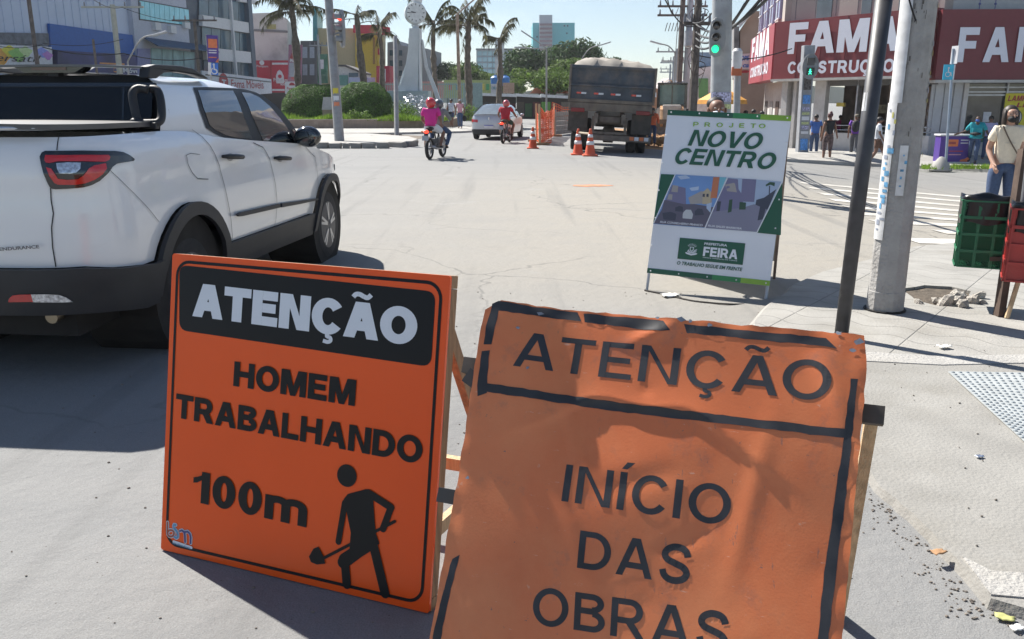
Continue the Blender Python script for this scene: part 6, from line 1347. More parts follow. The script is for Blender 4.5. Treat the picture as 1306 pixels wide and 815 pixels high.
def frond(b, base, az, el, L, droop, dens=16, lw=.05, ll=.45):
 p = Vector(base); d = Vector((math.sin(az) * math.cos(el), math.cos(az) * math.cos(el), math.sin(el))); pts = [p.copy()]
 for i in range(9): p = p + d * L / 9; d = (d + Vector((0, 0, -droop * (.4 + i * .12)))).normalized(); pts.append(p.copy())
 b.mi = 1; b.tube(pts, [.035 * (1 - i * .09) for i in range(10)], 4); b.mi = 0
 for i in range(dens):
  f = .25 + .75 * i / dens; k = min(8, int(f * 9)); q = pts[k].lerp(pts[k + 1], f * 9 - k); t = (pts[k + 1] - pts[k]).normalized(); sd = t.cross(Vector((0, 0, 1))).normalized()
  for s_ in (-1, 1):
   if random.random() < .2: continue
   e = q + (sd * s_ * .55 + t * .35 + Vector((0, 0, -.75 - random.random() * .6))).normalized() * ll * random.uniform(.5, 1.2); n_ = t * lw
   k2 = len(b.v); b.v += [tuple(q - n_), tuple(q + n_), tuple(e)]; b.f.append((k2, k2 + 1, k2 + 2)); b.m.append(0)
def palm(label, base, h, lean, nf, L, seed, r=.16, bare=0):
 random.seed(seed); t = thing('palm_tree', label, 'palm tree', base, 0, 'scruffy palms on the roundabout'); b = MB(); pts = []; rr = []
 for i in range(22):
  f = i / 21; pts.append((lean * f * f + .04 * math.sin(f * 9 + seed), 0, h * f)); rr.append(r * (1.25 - .45 * f) * (1 + .10 * (i % 2) + random.uniform(-.14, .2)) * (1.35 if .5 < f < .62 and seed % 2 else 1))
 b.tube(pts, rr, 8); b.build('trunk', M_bark, t); b = MB(); top = Vector(pts[-1])
 for i in range(nf): frond(b, top + Vector((0, 0, -random.uniform(0, .7) * (1 + (nf > 30)))), i * 2.4 + random.random(), random.uniform(-.1, 1.25), L * random.uniform(.6, 1.1), random.uniform(.10, .26), dens=30 if i >= bare else 3, lw=.04, ll=.6)
 b.build('fronds', [M_palm, M_bark], t, fix=False); return t
def pbase(u, y, v=150): p = D(u, v, y); return Vector((p.x, p.y, .4))
def ph(u, v, y): return D(u, v, y).z - .4
palm('tall dense palm with hanging dead fronds behind the left grey post', pbase(383, 63), ph(383, -8, 63), -.1, 44, 3.1, 3, .20)
palm('nearly bare palm with a swollen trunk rising above the right dome bush', pbase(466, 60), ph(458, 18, 60), -.35, 9, 2.5, 5, .19, 5)
palm('thin short palm right of the swollen-trunk palm', pbase(490, 62), ph(487, 33, 62), -.1, 14, 2.0, 8, .17, 4)
palm('palm standing directly right of the clock tower', pbase(555, 63), ph(554, 26, 63), 0, 17, 2.3, 11, .15, 3)
palm('palm with dark drooping crown beside the tall street lamp', pbase(598, 55), ph(598, 24, 55), 0, 22, 2.2, 12, .19, 2)
palm('slender palm above the silver saloon car', pbase(637, 66), ph(638, 48, 66), .1, 12, 2.0, 15, .17, 3)
random.seed(5)
def btree(label, u, v, y, rx, rz, n, s, m, lobes=6, group=None):
 p = D(u, v, y); B = []
 for i in range(lobes): a = random.uniform(0, 6.28); q = random.uniform(.2, .75); B.append(((math.cos(a) * rx * q, math.sin(a) * rx * .5, p.z + rz * random.uniform(-.5, .55)), (rx * random.uniform(.35, .55), rx * .4, rz * random.uniform(.3, .5))))
 B.append(((0, 0, p.z), (rx * .6, rx * .5, rz * .6))); tree('broadleaf_tree', label, (p.x, p.y, 0), p.z, B, n, s, m, group, tr=.25)
far = 'trees along the far side of the square'
btree('big dark tree behind the market stalls, nearest the dump truck', 745, 82, 125, 5.6, 3.6, 6000, .30, M_tree, 8, far)
btree('big dark tree behind the market stalls, under the teal tower', 705, 85, 130, 6.2, 4.6, 6500, .32, M_tree, 8, far)
btree('dark tree right of the glass office block', 665, 88, 128, 4.2, 4.0, 4500, .30, M_tree, 7, far)
btree('small dark tree just right of the slender palm, beside the teal tower', 775, 88, 140, 3.0, 2.2, 2500, .3, M_tree, 5, far)
btree('light green spreading tree right in front of the market stalls', 697, 103, 84, 3.3, 1.7, 5000, .16, M_tree2, 9)
btree('light green tree growing above the left market stall roof', 722, 88, 100, 2.8, 1.5, 3200, .18, M_tree2, 7)
btree('dark tree line seen between the clock tower and the dark-crowned palm', 570, 90, 150, 5.0, 2.3, 4000, .3, M_tree, 7, far)
btree('olive tree mass behind the yellow green kiosk', 600, 95, 145, 4.5, 2.0, 3500, .3, M_tree2, 6, far)
btree('dark trees behind the two right palms, low and rounded', 640, 108, 118, 3.4, 1.4, 2500, .25, M_tree2, 5, far)

# ------------------------------------------------------------------ clock tower
M_tw = mat('tower_white', (.62, .66, .68), .6, var=.06, scale=2, dirt=.25, dirtc=(.3, .3, .28)); ty = 60
tb_ = D(530, 140, ty); ct = thing('clock_tower', 'tall white concave clock tower with a round clock head on the roundabout', 'clock tower', (tb_.x, ty, .5))
X = lambda u, v: D(u, v, ty)
def tslab(L, Rr, y0, y1, name):                 # slab between two outlines given from the ground up
 b = MB(); P = [(X(*p).x, X(*p).z) for p in L] + [(X(*p).x, X(*p).z) for p in Rr[::-1]]; n = len(P); tri = tessellate_polygon([[Vector((x, z, 0)) for x, z in P]])
 b.add([(x, ty + y0, z) for x, z in P] + [(x, ty + y1, z) for x, z in P], [tuple(t) for t in tri] + [tuple(i + n for i in t) for t in tri] + [(i, (i + 1) % n, n + (i + 1) % n, n + i) for i in range(n)]); return b.build(name, M_tw, ct, world=True, bev=.02)
tslab([(509, 116), (517, 95), (522, 65), (523.5, 37)], [(535, 116), (535, 95), (535.5, 65), (535.5, 37)], -.7, .7, 'shaft')
tslab([(535.6, 116), (535.6, 95), (535.7, 37)], [(537, 116), (537, 95), (536.5, 37)], -.75, .75, 'shaft_edge')
tslab([(500, 130), (509, 100), (516, 80), (522, 50)], [(503, 130), (512, 100), (518.5, 80), (523.5, 50)], .8, 1.2, 'buttress')
tslab([(560, 142), (551, 112), (541, 85), (536.5, 50)], [(566, 142), (556, 112), (545, 85), (538.5, 50)], .2, .7, 'buttress')
b = MB(); p0, p1 = X(496, 116), X(548, 116); b.box(((p0.x + p1.x) / 2, ty, (p0.z + .5) / 2), (p1.x - p0.x, 2.2, p0.z - .5)); b.build('base_block', mat('tower_base', (.42, .52, .53), .7, var=.08, dirt=.2), ct, world=True, bev=.03)
cc_ = X(528, 17); R0 = .70; hd_az = R(-12)
b = MB(); Mr = Matrix.Rotation(-hd_az, 3, 'Z'); b.lathe([(0, -.45), (R0 * .9, -.45), (R0, -.38), (R0, .38), (R0 * .9, .45), (0, .45)], (0, 0, 0), 'y', 36); b.v = [tuple(Mr @ Vector(p) + Vector((cc_.x + .08, ty, cc_.z))) for p in b.v]; ch = b.build('clock_head', M_tw, ct, world=True, smooth=2)
FC = Frame(Mr @ Vector((0, -.455, 0)) + Vector((cc_.x + .08, ty, cc_.z)), hd_az)
flat(circle((0, 0), .62, 32), FC, .004, mat('dial_white', (.7, .72, .72), .5), ct, 'dial')
b = MB()
for i in range(12): a = R(30 * i); po = bar((.46 * math.sin(a), .46 * math.cos(a)), (.58 * math.sin(a), .58 * math.cos(a)), .05); b.add([FC.at(x, y, .010) for x, y in po], [(0, 1, 2, 3)])
for a, L_, w_ in ((R(-78), .34, .05), (R(-92), .5, .035)): po = bar((0, 0), (L_ * math.sin(a), L_ * math.cos(a)), w_); b.add([FC.at(x, y, .013 + w_ * .1) for x, y in po], [(0, 1, 2, 3)])
b.build('hands_and_marks', mat('dial_black', (.05, .055, .07), .5), ct, world=True, fix=False)
b = MB(); q = X(530, 34); b.lathe([(.36, -.25), (.2, -.05), (.3, .12)], (q.x, ty, q.z), 'z', 16); q = X(531, 1); b.lathe([(.22, -.35), (.34, -.1), (.40, .25), (.2, .5), (0, .55)], (q.x + .03, ty, q.z), 'z', 16); b.build('finial', M_tw, ct, world=True, smooth=2)

# ------------------------------------------------------------------ posts, lamps, signals on the left
M_gp = mat('painted_post_grey', (.30, .30, .30), .6, var=.12, scale=6, dirt=.35); M_pc = mat('pole_concrete', (.36, .35, .33), .85, var=.18, scale=5, bump=.4, dirt=.4, dirtc=(.2, .18, .15))
M_sigb = mat('signal_body_grey', (.26, .27, .28), .5, var=.1); M_off = mat('lens_dark', (.03, .03, .035), .3, coat=1)
def post(name, label, cat, base, top, r0, r1, m, n=10, part='shaft'):
 t = thing(name, label, cat, base); b = MB(); b.tube([base + Vector((0, 0, -.05)), top], [r0, r1], n); b.build(part, m, t, world=True, smooth=2); return t
lp = post('signal_post', 'leaning grey concrete signal post on the traffic island with faded stickers', 'post', G(433, 180, .1), D(416, -40, 35), .19, .15, M_gp)
LP = lambda v: G(433, 180, .1).lerp(D(416, -40, 35), (180 - v) / 220)
b = MB(); q = LP(38); n_ = Vector((.25, -.95, 0))
prof = [(0.0, .62), (.17, .56), (.26, .30), (.28, 0), (.26, -.30), (.17, -.56), (0, -.62)]
fs_ = Frame((q.x + .48, q.y - .30, q.z), R(62)); b.prism([(x, z * 1.12) for x, z in prof] + [(-x, z * 1.12) for x, z in prof[::-1][1:-1]], fs_, -.05, .03); sg = thing('traffic_signal', 'red-lit traffic signal with three hooded lamps seen edge-on on the leaning post', 'traffic light', (q.x + .48, q.y - .3, q.z)); b.build('backplate', M_sigb, sg, world=True)
for z, m_ in ((.40, M_redlit), (0, M_off), (-.40, M_off)):
 b = MB(); b.ball(fs_.at(0, z, .05), .12, 10); b.build('lens', m_, sg, world=True, smooth=True)
 b = MB(); c = fs_.at(0, z, .03); pts = [fs_.at(.15 * math.cos(R(a)), z + .15 * math.sin(R(a)), k) for k in (.03, .30) for a in range(-20, 201, 20)]; n = 12; b.add(pts, [(i, i + 1, n + i + 1, n + i) for i in range(n - 1)]); b.build('hood', M_sigb, sg, world=True)
b = MB(); b.tube([LP(45), fs_.at(0, -.1, -.05)], .04, 6); b.tube([LP(30), fs_.at(0, .2, -.05)], .04, 6); b.build('bracket', M_sigb, sg, world=True)
for v, m_, w_, h_ in ((118, mat('sticker_yellow', (.6, .5, .05), .6), .12, .30), (127, M_wsh, .11, .25), (134, mat('sticker_orange', (.6, .2, .1), .6), .13, .2)):
 q = LP(v); b = MB(); b.lathe([(.187, -h_ / 2), (.187, h_ / 2)], (q.x, q.y, q.z), 'z', 16); b.f = [f for f, k in zip(b.f, range(99)) if k in (11, 12, 13)]; b.m = [0] * len(b.f); b.build('sticker', m_, lp, world=True)
post('plain_post', 'short plain grey steel post between the right dome bush and the clock tower', 'post', G(506, 172, .1), D(504, 47, 42), .11, .10, M_gp)
sp_ = thing('information_plaque', 'small inclined plaque on a brown stand in front of the left dome bush', 'plaque', (D(418, 150, 51).x, 51, .5)); q = D(418, 150, 51)
b = MB(); b.box((q.x, 51, .8), (.55, .2, .6)); b.build('stand', M_rib, sp_, world=True); b = MB(); b.prism([(-.3, 0), (.3, 0), (.22, .75), (-.22, .75)], Frame((q.x, 50.9, 1.1), 0, .3), -.03, .03); b.build('plate', mat('plaque_grey', (.4, .38, .37), .5), sp_, world=True)
def lamp(label, base, top, arms, r=.09, m=None, cat='street lamp'):
 t = post('street_lamp', label, cat, base, top, r, r * .7, m or M_gp)
 for a in arms:
  b = MB(); b.tube(catmull([tuple(top)] + [tuple(p) for p in a], 4), .045, 6); ar = b.build('arm', m or M_gp, t, world=True, smooth=True)
  e, d = Vector(a[-1]), (Vector(a[-1]) - Vector(([tuple(top)] + a)[-2])).normalized(); b = MB(); b.beam(e - d * .1, e + d * .75, .22, .10); b.build('lamp_head', mat('lamp_head', (.42, .43, .45), .4), ar, world=True, bev=.02)
 return t
P_ = lambda u, v, y: tuple(D(u, v, y))
lamp('tall rusty street lamp between the two right palms, its arm reaching up and right', G(582, 165) * 1 + Vector((0, 4, 0)), D(583, 18, 50), [[P_(597, 6, 50), P_(620, -14, 50)]], .12, mat('rusty_post', (.25, .2, .17), .8, var=.3))
lamp('thin street lamp beside the light green spreading tree, two arms', Vector((D(697, 150, 70).x, 70, 0)), D(697, 62, 70), [[P_(684, 52, 70), P_(675, 46, 70)], [P_(684, 62, 70), P_(668, 61, 70)]])
lamp('thin street lamp whose arm curves up behind the load of the dump truck', Vector((D(742, 150, 75).x, 75, 0)), D(742, 75, 75), [[P_(752, 62, 75), P_(768, 57, 75)]])
lamp('street lamp leaning over the works, in front of the far utility pole', Vector((D(860, 150, 62).x, 62, 0)), D(861, 68, 62), [[P_(853, 59, 62), P_(842, 56, 62)]])
lamp('street lamp with a long curved arm in front of the blue store band', Vector((D(163, 120, 50).x, 50, 0)), D(163, 78, 50), [[P_(180, 50, 50), P_(197, 45, 50)]], .07)

# ------------------------------------------------------------------ buildings on the left
def bquad(fr, P, n0, n1, name, m, parent, bev=0):
 b = MB(); b.prism([fr.px(*p) for p in P], fr, n0, n1); return b.build(name, m, parent, world=True, bev=bev)
FL = Frame((-33.3, 55, 0), R(-82))
M_clad = mat('cladding_white', (.52, .59, .72), .6, var=.04, scale=.5, dirt=.2, dirtc=(.42, .45, .5)); M_blu = mat('store_blue', (.012, .10, .38), .5, var=.08); M_gry = mat('grey_shingle', (.16, .17, .19), .8, var=.3, scale=3); M_navy = mat('navy_sign', (.03, .035, .14), .5, var=.5, scale=.4)
def wall(fr, a0, a1, b1, depth, m, t, b0=0, name='wall'):
 b = MB(); b.prism([(a0, b0), (a1, b0), (a1, b1), (a0, b1)], fr, -depth, 0); return b.build(name, m, t, world=True)
b1 = thing('store_building', 'long pale store building with a blue band and a navy shop sign, far left', 'building', FL.at(6, 0))
aL, aM = FL.px(-80, 110)[0], FL.px(172.5, 110)[0]
wall(FL, aL, aM, 17, 14, M_clad, b1)
for i in range(int((aM - aL) / .9)):
 a = aL + i * .9; b = MB(); b.prism([(a, 4.6), (a + .06, 4.6), (a + .06, 16.9), (a, 16.9)], FL, .002, .05); b.build('cladding_rib', M_clad, b1, world=True)
bquad(FL, [(59, 30), (170.5, 45.5), (173, 70), (61, 64)], .06, .25, 'blue_band', M_blu, b1)
bquad(FL, [(-40, 41), (56, 42.5), (57, 58), (-40, 53)], .06, .35, 'shingle_strip', M_gry, b1)
bn = bquad(FL, [(-60, 55), (57.5, 60), (59, 86), (-60, 88)], .06, .5, 'banner_sign', mat('banner_pale', (.6, .62, .66), .5), b1)
for (u, v, r, c) in ((4, 66, .7, (.65, .6, .05)), (14, 70, .8, (.25, .5, .12)), (-8, 72, .9, (.7, .35, .05)), (45, 67, .6, (.25, .3, .7)), (52, 71, .5, (.45, .2, .55)), (24, 66, .6, (.5, .65, .3))):
 c0 = FL.px(u, v); flat([(c0[0] + r * math.cos(t) * (1 + .25 * math.sin(3 * t)), c0[1] + r * .5 * math.sin(t) * (1 + .2 * math.cos(4 * t))) for t in [i * .35 for i in range(18)]], FL, .505 + .0006 * u, mat('print_%s' % (u), c, .5), bn, 'paint_splash')
textpx('Versátil', FL, (-28, 77.5), (44, 79.5), 9, mat('script_black', (.02, .02, .025), .5), bn, bold=.0, shear=.35, off=.56, name='sign_lettering', caps='V')
ns = bquad(FL, [(66, 64), (172.5, 71), (172, 105), (66, 101)], .06, .45, 'navy_sign', M_navy, b1)
loop_strip([FL.px(*p) for p in ((138, 85.5), (148, 86), (148, 93), (138, 92))], .09, FL, .47, mat('sign_orange', (.6, .25, .06), .5), ns, 'orange_square'); flat([FL.px(*p) for p in ((120, 79.5), (152, 81), (152, 83), (120, 81.5))], FL, .46, MATS['sign_orange'], ns, 'orange_bar')
textpx('Móveis', FL, (150, 92.5), (176, 94), 6, M_wsh, ns, bold=.03, off=.48, name='sign_lettering')
F2b = Frame(FL.at(0, 0, .4), R(-82)); b2 = thing('office_building', 'pale office building with a long turquoise strip window and a dark blue awning', 'building', F2b.at(aM + 4, 0))
M_tq = mat('turquoise_glass', (.20, .60, .70), .15, var=.12, scale=1.2, coat=.5); M_gl2 = mat('blue_glass', (.035, .085, .13), .22, var=.3, scale=.6, spec=.6)
aN = F2b.px(247, 110)[0]; wall(F2b, aM, aN, 15.5, 14, mat('render_blue_white', (.45, .48, .56), .7, var=.06, dirt=.3, dirtc=(.3, .33, .38)), b2)
for i in range(10):
 f0, f1 = i / 10 + .004, (i + 1) / 10 - .004; lp_ = lambda a, c, f: (a[0] + (c[0] - a[0]) * f, a[1] + (c[1] - a[1]) * f)
 bquad(F2b, [lp_((177, 1), (240, 12.5), f0), lp_((177, 1), (240, 12.5), f1), lp_((178, 24), (241, 32.5), f1), lp_((178, 24), (241, 32.5), f0)], .03, .07, 'window_pane', M_tq, b2)
b = MB(); b.prism([F2b.px(*p) for p in ((176, -.5), (241, 11), (242, 34), (177, 25.5))], F2b, .01, .03); b.build('window_frame', mat('frame_dark', (.08, .09, .1), .6), b2, world=True)
aw = [F2b.px(*p) for p in ((181, 47), (258, 57), (262, 66), (181, 58))]; b = MB(); P0 = [F2b.at(aw[0][0], aw[0][1], .1), F2b.at(aw[1][0], aw[1][1], .1), F2b.at(aw[2][0], aw[2][1], 1.4), F2b.at(aw[3][0], aw[3][1], 1.4)]; b.add(P0 + [p - Vector((0, 0, .08)) for p in P0], [(0, 1, 2, 3), (4, 5, 6, 7), (0, 1, 5, 4), (1, 2, 6, 5), (2, 3, 7, 6), (3, 0, 4, 7)]); b.build('awning', mat('awning_blue', (.025, .07, .14), .6, var=.2), b2, world=True)
for i in range(4): bquad(F2b, [(192 + 14 * i, 61 + i * 1.4), (205 + 14 * i, 62.3 + i * 1.4), (205 + 14 * i, 100), (192 + 14 * i, 100)], .03, .08, 'shop_glass', mat('pale_teal_glass', (.22, .38, .42), .2, var=.3, scale=.8), b2)
bquad(F2b, [(174, 62), (190, 62), (190, 100), (174, 100)], .03, .1, 'shop_panel', mat('panel_mauve', (.2, .22, .4), .6), b2)
b3 = thing('glass_office_building', 'dark blue glass office building with white horizontal bands above the furniture shop', 'building', F2b.at(aN + 4, 0)); aO = F2b.px(322, 110)[0]
M_wband = mat('band_white', (.60, .61, .62), .6, var=.05, dirt=.2, dirtc=(.4, .4, .4))
wall(F2b, aN + .02, aO, 12.4, 12, mat('dark_mullion', (.05, .07, .10), .5), b3)
def row(pts, n, name, m, z0=.06, z1=.12, g=.03):
 (x0, t0, bt0), (x1, t1, bt1) = pts
 for i in range(n): f0, f1 = (i + g) / n, (i + 1 - g) / n; L_ = lambda a, c, f: a + (c - a) * f; bquad(F2b, [(L_(x0, x1, f0), L_(t0, t1, f0)), (L_(x0, x1, f1), L_(t0, t1, f1)), (L_(x0, x1, f1), L_(bt0, bt1, f1)), (L_(x0, x1, f0), L_(bt0, bt1, f0))], z0, z1, name, m, b3)
for u_, v_ in ((194, 38), (214, 42), (232, 36)): q_ = F2b.px(u_, v_); b = MB(); b.prism([(q_[0], q_[1]), (q_[0] + .9, q_[1]), (q_[0] + .9, q_[1] + .6), (q_[0], q_[1] + .6)], F2b, .0, .35); ac_ = b.build('air_conditioner', M_wband, b2, world=True)
row(((252, -8, 19), (316, 5, 30)), 5, 'window_pane', M_gl2); row(((256, 34, 59), (316, 44, 66)), 5, 'window_pane', M_gl2); row(((258, 75, 96), (318, 81, 100)), 5, 'window_pane', M_gl2)
for P in ([(252, 19), (318, 30), (318, 43), (252, 33)], [(256, 60), (319, 67), (319, 81), (258, 76)], [(300, -3), (325, 1), (325, 6), (300, 2)]): bquad(F2b, P, .1, .5, 'white_band', M_wband, b3)
b = MB(); q0, q1 = F2b.px(286, 0), F2b.px(287.5, 100); b.prism([(q0[0] - .12, .5), (q0[0] + .12, .5), (q0[0] + .12, 13), (q0[0] - .12, 13)], F2b, .5, .75); b.build('downpipe', M_wband, b3, world=True)
b = MB(); b.prism([(aO - .9, 0), (aO, 0), (aO, 12.5), (aO - .9, 12.5)], F2b, .02, .6); b.build('corner_column', mat('slate_column', (.07, .10, .14), .5), b3, world=True)
FS = Frame(F2b.at(aN, 0, 1.8), R(-76)); fs3 = thing('shop_sign', 'long white board reading Fama Móveis in dark red with a round red emblem', 'shop sign', FS.at(6, 3))
bquad(FS, [(258, 90), (346, 101), (347, 119), (258, 126)], -.4, 0, 'board', mat('board_white', (.58, .60, .64), .6, dirt=.15), fs3); M_dr = mat('letter_red', (.35, .03, .04), .5)
textpx('Fama Móveis', FS, (295, 112), (336, 113), 10.5, M_dr, fs3, bold=.0, off=.03, name='sign_lettering', caps='F'); flat(circle(FS.px(285, 104), .75, 24), FS, .03, M_dr, fs3, 'emblem'); flat([FS.px(*p) for p in ((282.5, 101), (288, 102), (288, 103.5), (286, 103.5), (286, 108), (284.5, 108), (284.5, 103.5), (282.5, 103))], FS, .04, MATS['board_white'], fs3, 'emblem_letter')
bquad(FS, [(262, 94.5), (345, 104), (345, 105.2), (262, 96)], .0, .05, 'board_rail', mat('frame_dark', (.08, .09, .1)), fs3)

def block(name, label, cat, Y, P, depth, m, az=0, part='wall'):
 u0, v0 = P[0]; fr = Frame((D(u0, 130, Y).x, Y, 0), az); t = thing(name, label, cat, fr.at(1, 0)); b = MB(); b.prism([fr.px(*p) for p in P], fr, -depth, 0); b.build(part, m, t, world=True); return t, fr
def rect(u0, v0, u1, v1): return [(u0, v1), (u1, v1), (u1, v0), (u0, v0)]
t, fr = block('warehouse_building', 'plain pale rendered building with black rain stains behind the red shops', 'building', 112, [(322, 140), (368, 140), (366, 24), (350, 16), (322, 17)], 12, mat('stained_render', (.62, .60, .55), .85, var=.08, scale=.4, dirt=.9, dirtc=(.20, .19, .18)), R(-10))
bquad(fr, rect(341, 31, 352, 37), .01, .12, 'window', mat('ochre_panel', (.4, .38, .15), .7), t); bquad(fr, [(322, 37), (367, 39), (367, 42), (322, 40)], .01, .1, 'stain_ledge', mat('ledge_dark', (.2, .2, .2), .9), t)
t, fr = block('red_shop_building', 'bright red shop building with white logos next to the Fama Móveis board', 'building', 104, rect(323, 77, 371, 145), 10, mat('shop_red', (.42, .02, .045), .6, var=.08), R(-12)); M_sw = mat('sign_white', (.6, .6, .62), .6)
bquad(fr, rect(347, 80, 367, 82.5), .02, .1, 'white_strip', M_sw, t); bquad(fr, rect(347, 113.5, 363, 116), .02, .1, 'white_strip', M_sw, t)
c = fr.px(357, 98); flat([(c[0] + x, c[1] + y) for x, y in ((-.45, -.75), (.45, -.75), (.45, .1), (.25, .6), (0, .8), (-.25, .6), (-.45, .1))], fr, .05, M_sw, t, 'logo'); flat(circle((c[0], c[1] + .05), .22, 12), fr, .06, MATS['shop_red'], t, 'logo_detail')
textpx('Pampam', fr, (349, 104), (367, 104.5), 4.5, M_sw, t, bold=.02, off=.05, name='sign_lettering', caps='P'); textpx('kids', fr, (358, 109), (366, 109), 3.2, M_sw, t, bold=.02, off=.05, name='sign_lettering', caps='k'); textpx('Pampam', fr, (327.5, 85.5), (342, 86), 2.8, M_sw, t, bold=.01, off=.05, name='sign_lettering', caps='P'); flat(circle(fr.px(334, 80), .28, 14), fr, .05, M_sw, t, 'logo')
bquad(fr, [(345.2, 77), (346.2, 77), (346.2, 118), (345.2, 118)], .0, .2, 'pilaster', mat('deep_red', (.25, .01, .02), .6), t); bquad(fr, rect(324, 118, 371, 145), .02, .06, 'shop_opening', mat('shop_dark', (.03, .03, .03), .8), t)
t, fr = block('advertising_pillar', 'tall faded mauve and grey advertising pillar beside the red shops', 'sign', 100, [(367, 106), (384, 106), (385.5, 57), (368, 57)], .4, mat('mauve_panel', (.30, .13, .20), .6, var=.15), R(-8), 'panel')
bquad(fr, rect(369, 80, 383, 98), .01, .05, 'grey_field', mat('panel_grey', (.32, .33, .38), .6), t); textpx('Mundo', fr, (370, 79), (382.5, 79.5), 4.5, M_sw, t, bold=.03, off=.07, name='sign_lettering'); c = fr.px(376.5, 70); flat([(c[0] - .7, c[1] - .5), (c[0] + .7, c[1] - .5), (c[0] + .35, c[1] + .2), (c[0], c[1] + .5), (c[0] - .35, c[1] + .2)], fr, .06, M_dr, t, 'logo'); textpx('FIOS', fr, (372, 102), (382, 102), 3.5, mat('orange_red', (.55, .08, .04), .5), t, bold=.03, off=.07, name='sign_lettering')
b = MB(); q = fr.px(375, 106); b.prism([(q[0] - .15, 0), (q[0] + .15, 0), (q[0] + .15, q[1]), (q[0] - .15, q[1])], fr, -.3, -.05); b.build('pole', M_gp, t, world=True)
t, fr = block('shop_sign', 'small square white sign with a dark red logo below the mauve pillar', 'shop sign', 98, rect(363.5, 104, 382.5, 119.5), .3, M_sw, R(-8), 'board'); c = fr.px(372.5, 109); flat(circle(c, .32, 14, 0, math.pi), fr, .02, M_dr, t, 'logo'); textpx('Pampam', fr, (366, 114), (379, 115), 3, M_dr, t, bold=.02, off=.03, name='sign_lettering', caps='P')
b = MB(); q = fr.px(373, 119.5); b.prism([(q[0] - .1, 0), (q[0] + .1, 0), (q[0] + .1, q[1]), (q[0] - .1, q[1])], fr, -.25, -.05); b.build('pole', M_gp, t, world=True)
t, fr = block('grey_building', 'narrow dark grey building behind the tall dense palm', 'building', 116, rect(383, 52, 404, 145), 12, mat('dark_render', (.10, .11, .12), .8, var=.3, scale=.5), R(-8))
for i in range(4): bquad(fr, rect(386 + (i % 2) * 9, 60 + (i // 2) * 22, 392 + (i % 2) * 9, 74 + (i // 2) * 22), .02, .06, 'window', mat('window_pale', (.3, .35, .42), .3), t)
t, fr = block('teal_building', 'thin teal glass building edge between the palm and the signal post', 'building', 122, rect(399, 8, 404.5, 145), 10, mat('teal_cladding', (.04, .22, .24), .4, var=.2), R(-8))
t, fr = block('supermarket_building', 'beige and yellow supermarket with a projecting red roof band', 'building', 124, [(404, 145), (481, 145), (481, 36), (404, 36)], 16, mat('beige_render', (.55, .45, .26), .8, var=.05), R(-4))
bquad(fr, rect(453.5, 37, 480.5, 108), .02, .4, 'yellow_wall', mat('yellow_render', (.62, .42, .03), .7, var=.05), t); b = MB(); A_ = [fr.px(*p) for p in ((452, 42.5), (498, 46), (498, 36), (481, 33), (452, 33))]; b.prism(A_, fr, .42, 1.6); b.build('red_fascia', mat('fascia_red', (.50, .02, .05), .6), t, world=True)
bquad(fr, rect(476, 48, 479, 82), .42, .5, 'vertical_lettering', mat('letter_brown', (.3, .15, .02), .6), t); bquad(fr, rect(481, 47, 487, 108), -2, .3, 'yellow_return', MATS['yellow_render'], t); bquad(fr, rect(482, 62, 486, 70), .32, .4, 'red_panel', MATS['fascia_red'], t)
t, fr = block('advertising_board', 'green and white advertising board left of the beige supermarket wall', 'sign', 112, rect(405, 69, 417.5, 106), .4, mat('ad_green', (.04, .16, .10), .5, var=.6, scale=.6), 0, 'panel'); bquad(fr, rect(407, 76, 413, 88), .01, .05, 'white_field', M_sw, t)
t, fr = block('low_shop_building', 'small white house with a dark sloping roof in front of the supermarket', 'building', 102, [(428, 145), (462, 145), (462, 94), (440, 84), (428, 84)], 6, mat('house_white', (.55, .56, .55), .7, dirt=.3), 0)
bquad(fr, [(426, 82.5), (441, 82.5), (463, 92), (463, 94.5), (440, 85), (426, 85)], -6, .3, 'roof', mat('roof_dark', (.10, .095, .09), .8), t); bquad(fr, rect(433, 96, 444, 109), .02, .2, 'teal_shutter', mat('shutter_teal', (.10, .25, .22), .6), t); bquad(fr, rect(445, 93, 457, 98), .02, .06, 'window', M_gl2, t); bquad(fr, rect(445.5, 99, 479, 108), .25, .4, 'blue_white_sign', mat('sign_pale_blue', (.35, .42, .58), .5), t)
t, fr = block('red_kiosk', 'small red kiosk left of the plain grey post', 'kiosk', 100, rect(480, 84, 497, 130), 3, mat('kiosk_red', (.40, .03, .06), .6, var=.3, scale=1), R(8)); bquad(fr, rect(488, 88, 492, 104), .01, .05, 'white_panel', M_sw, t)
t, fr = block('apartment_building', 'grey apartment building partly hidden behind the clock tower', 'building', 140, [(494, 145), (545, 145), (545, 62), (512, 58), (508, 52), (494, 54)], 12, mat('grey_render', (.30, .30, .31), .8, var=.1), R(6))
for i in range(3):
 for k in range(3): bquad(fr, rect(497 + k * 6, 64 + i * 13, 501 + k * 6, 71 + i * 13), .02, .05, 'window', M_gl2, t)
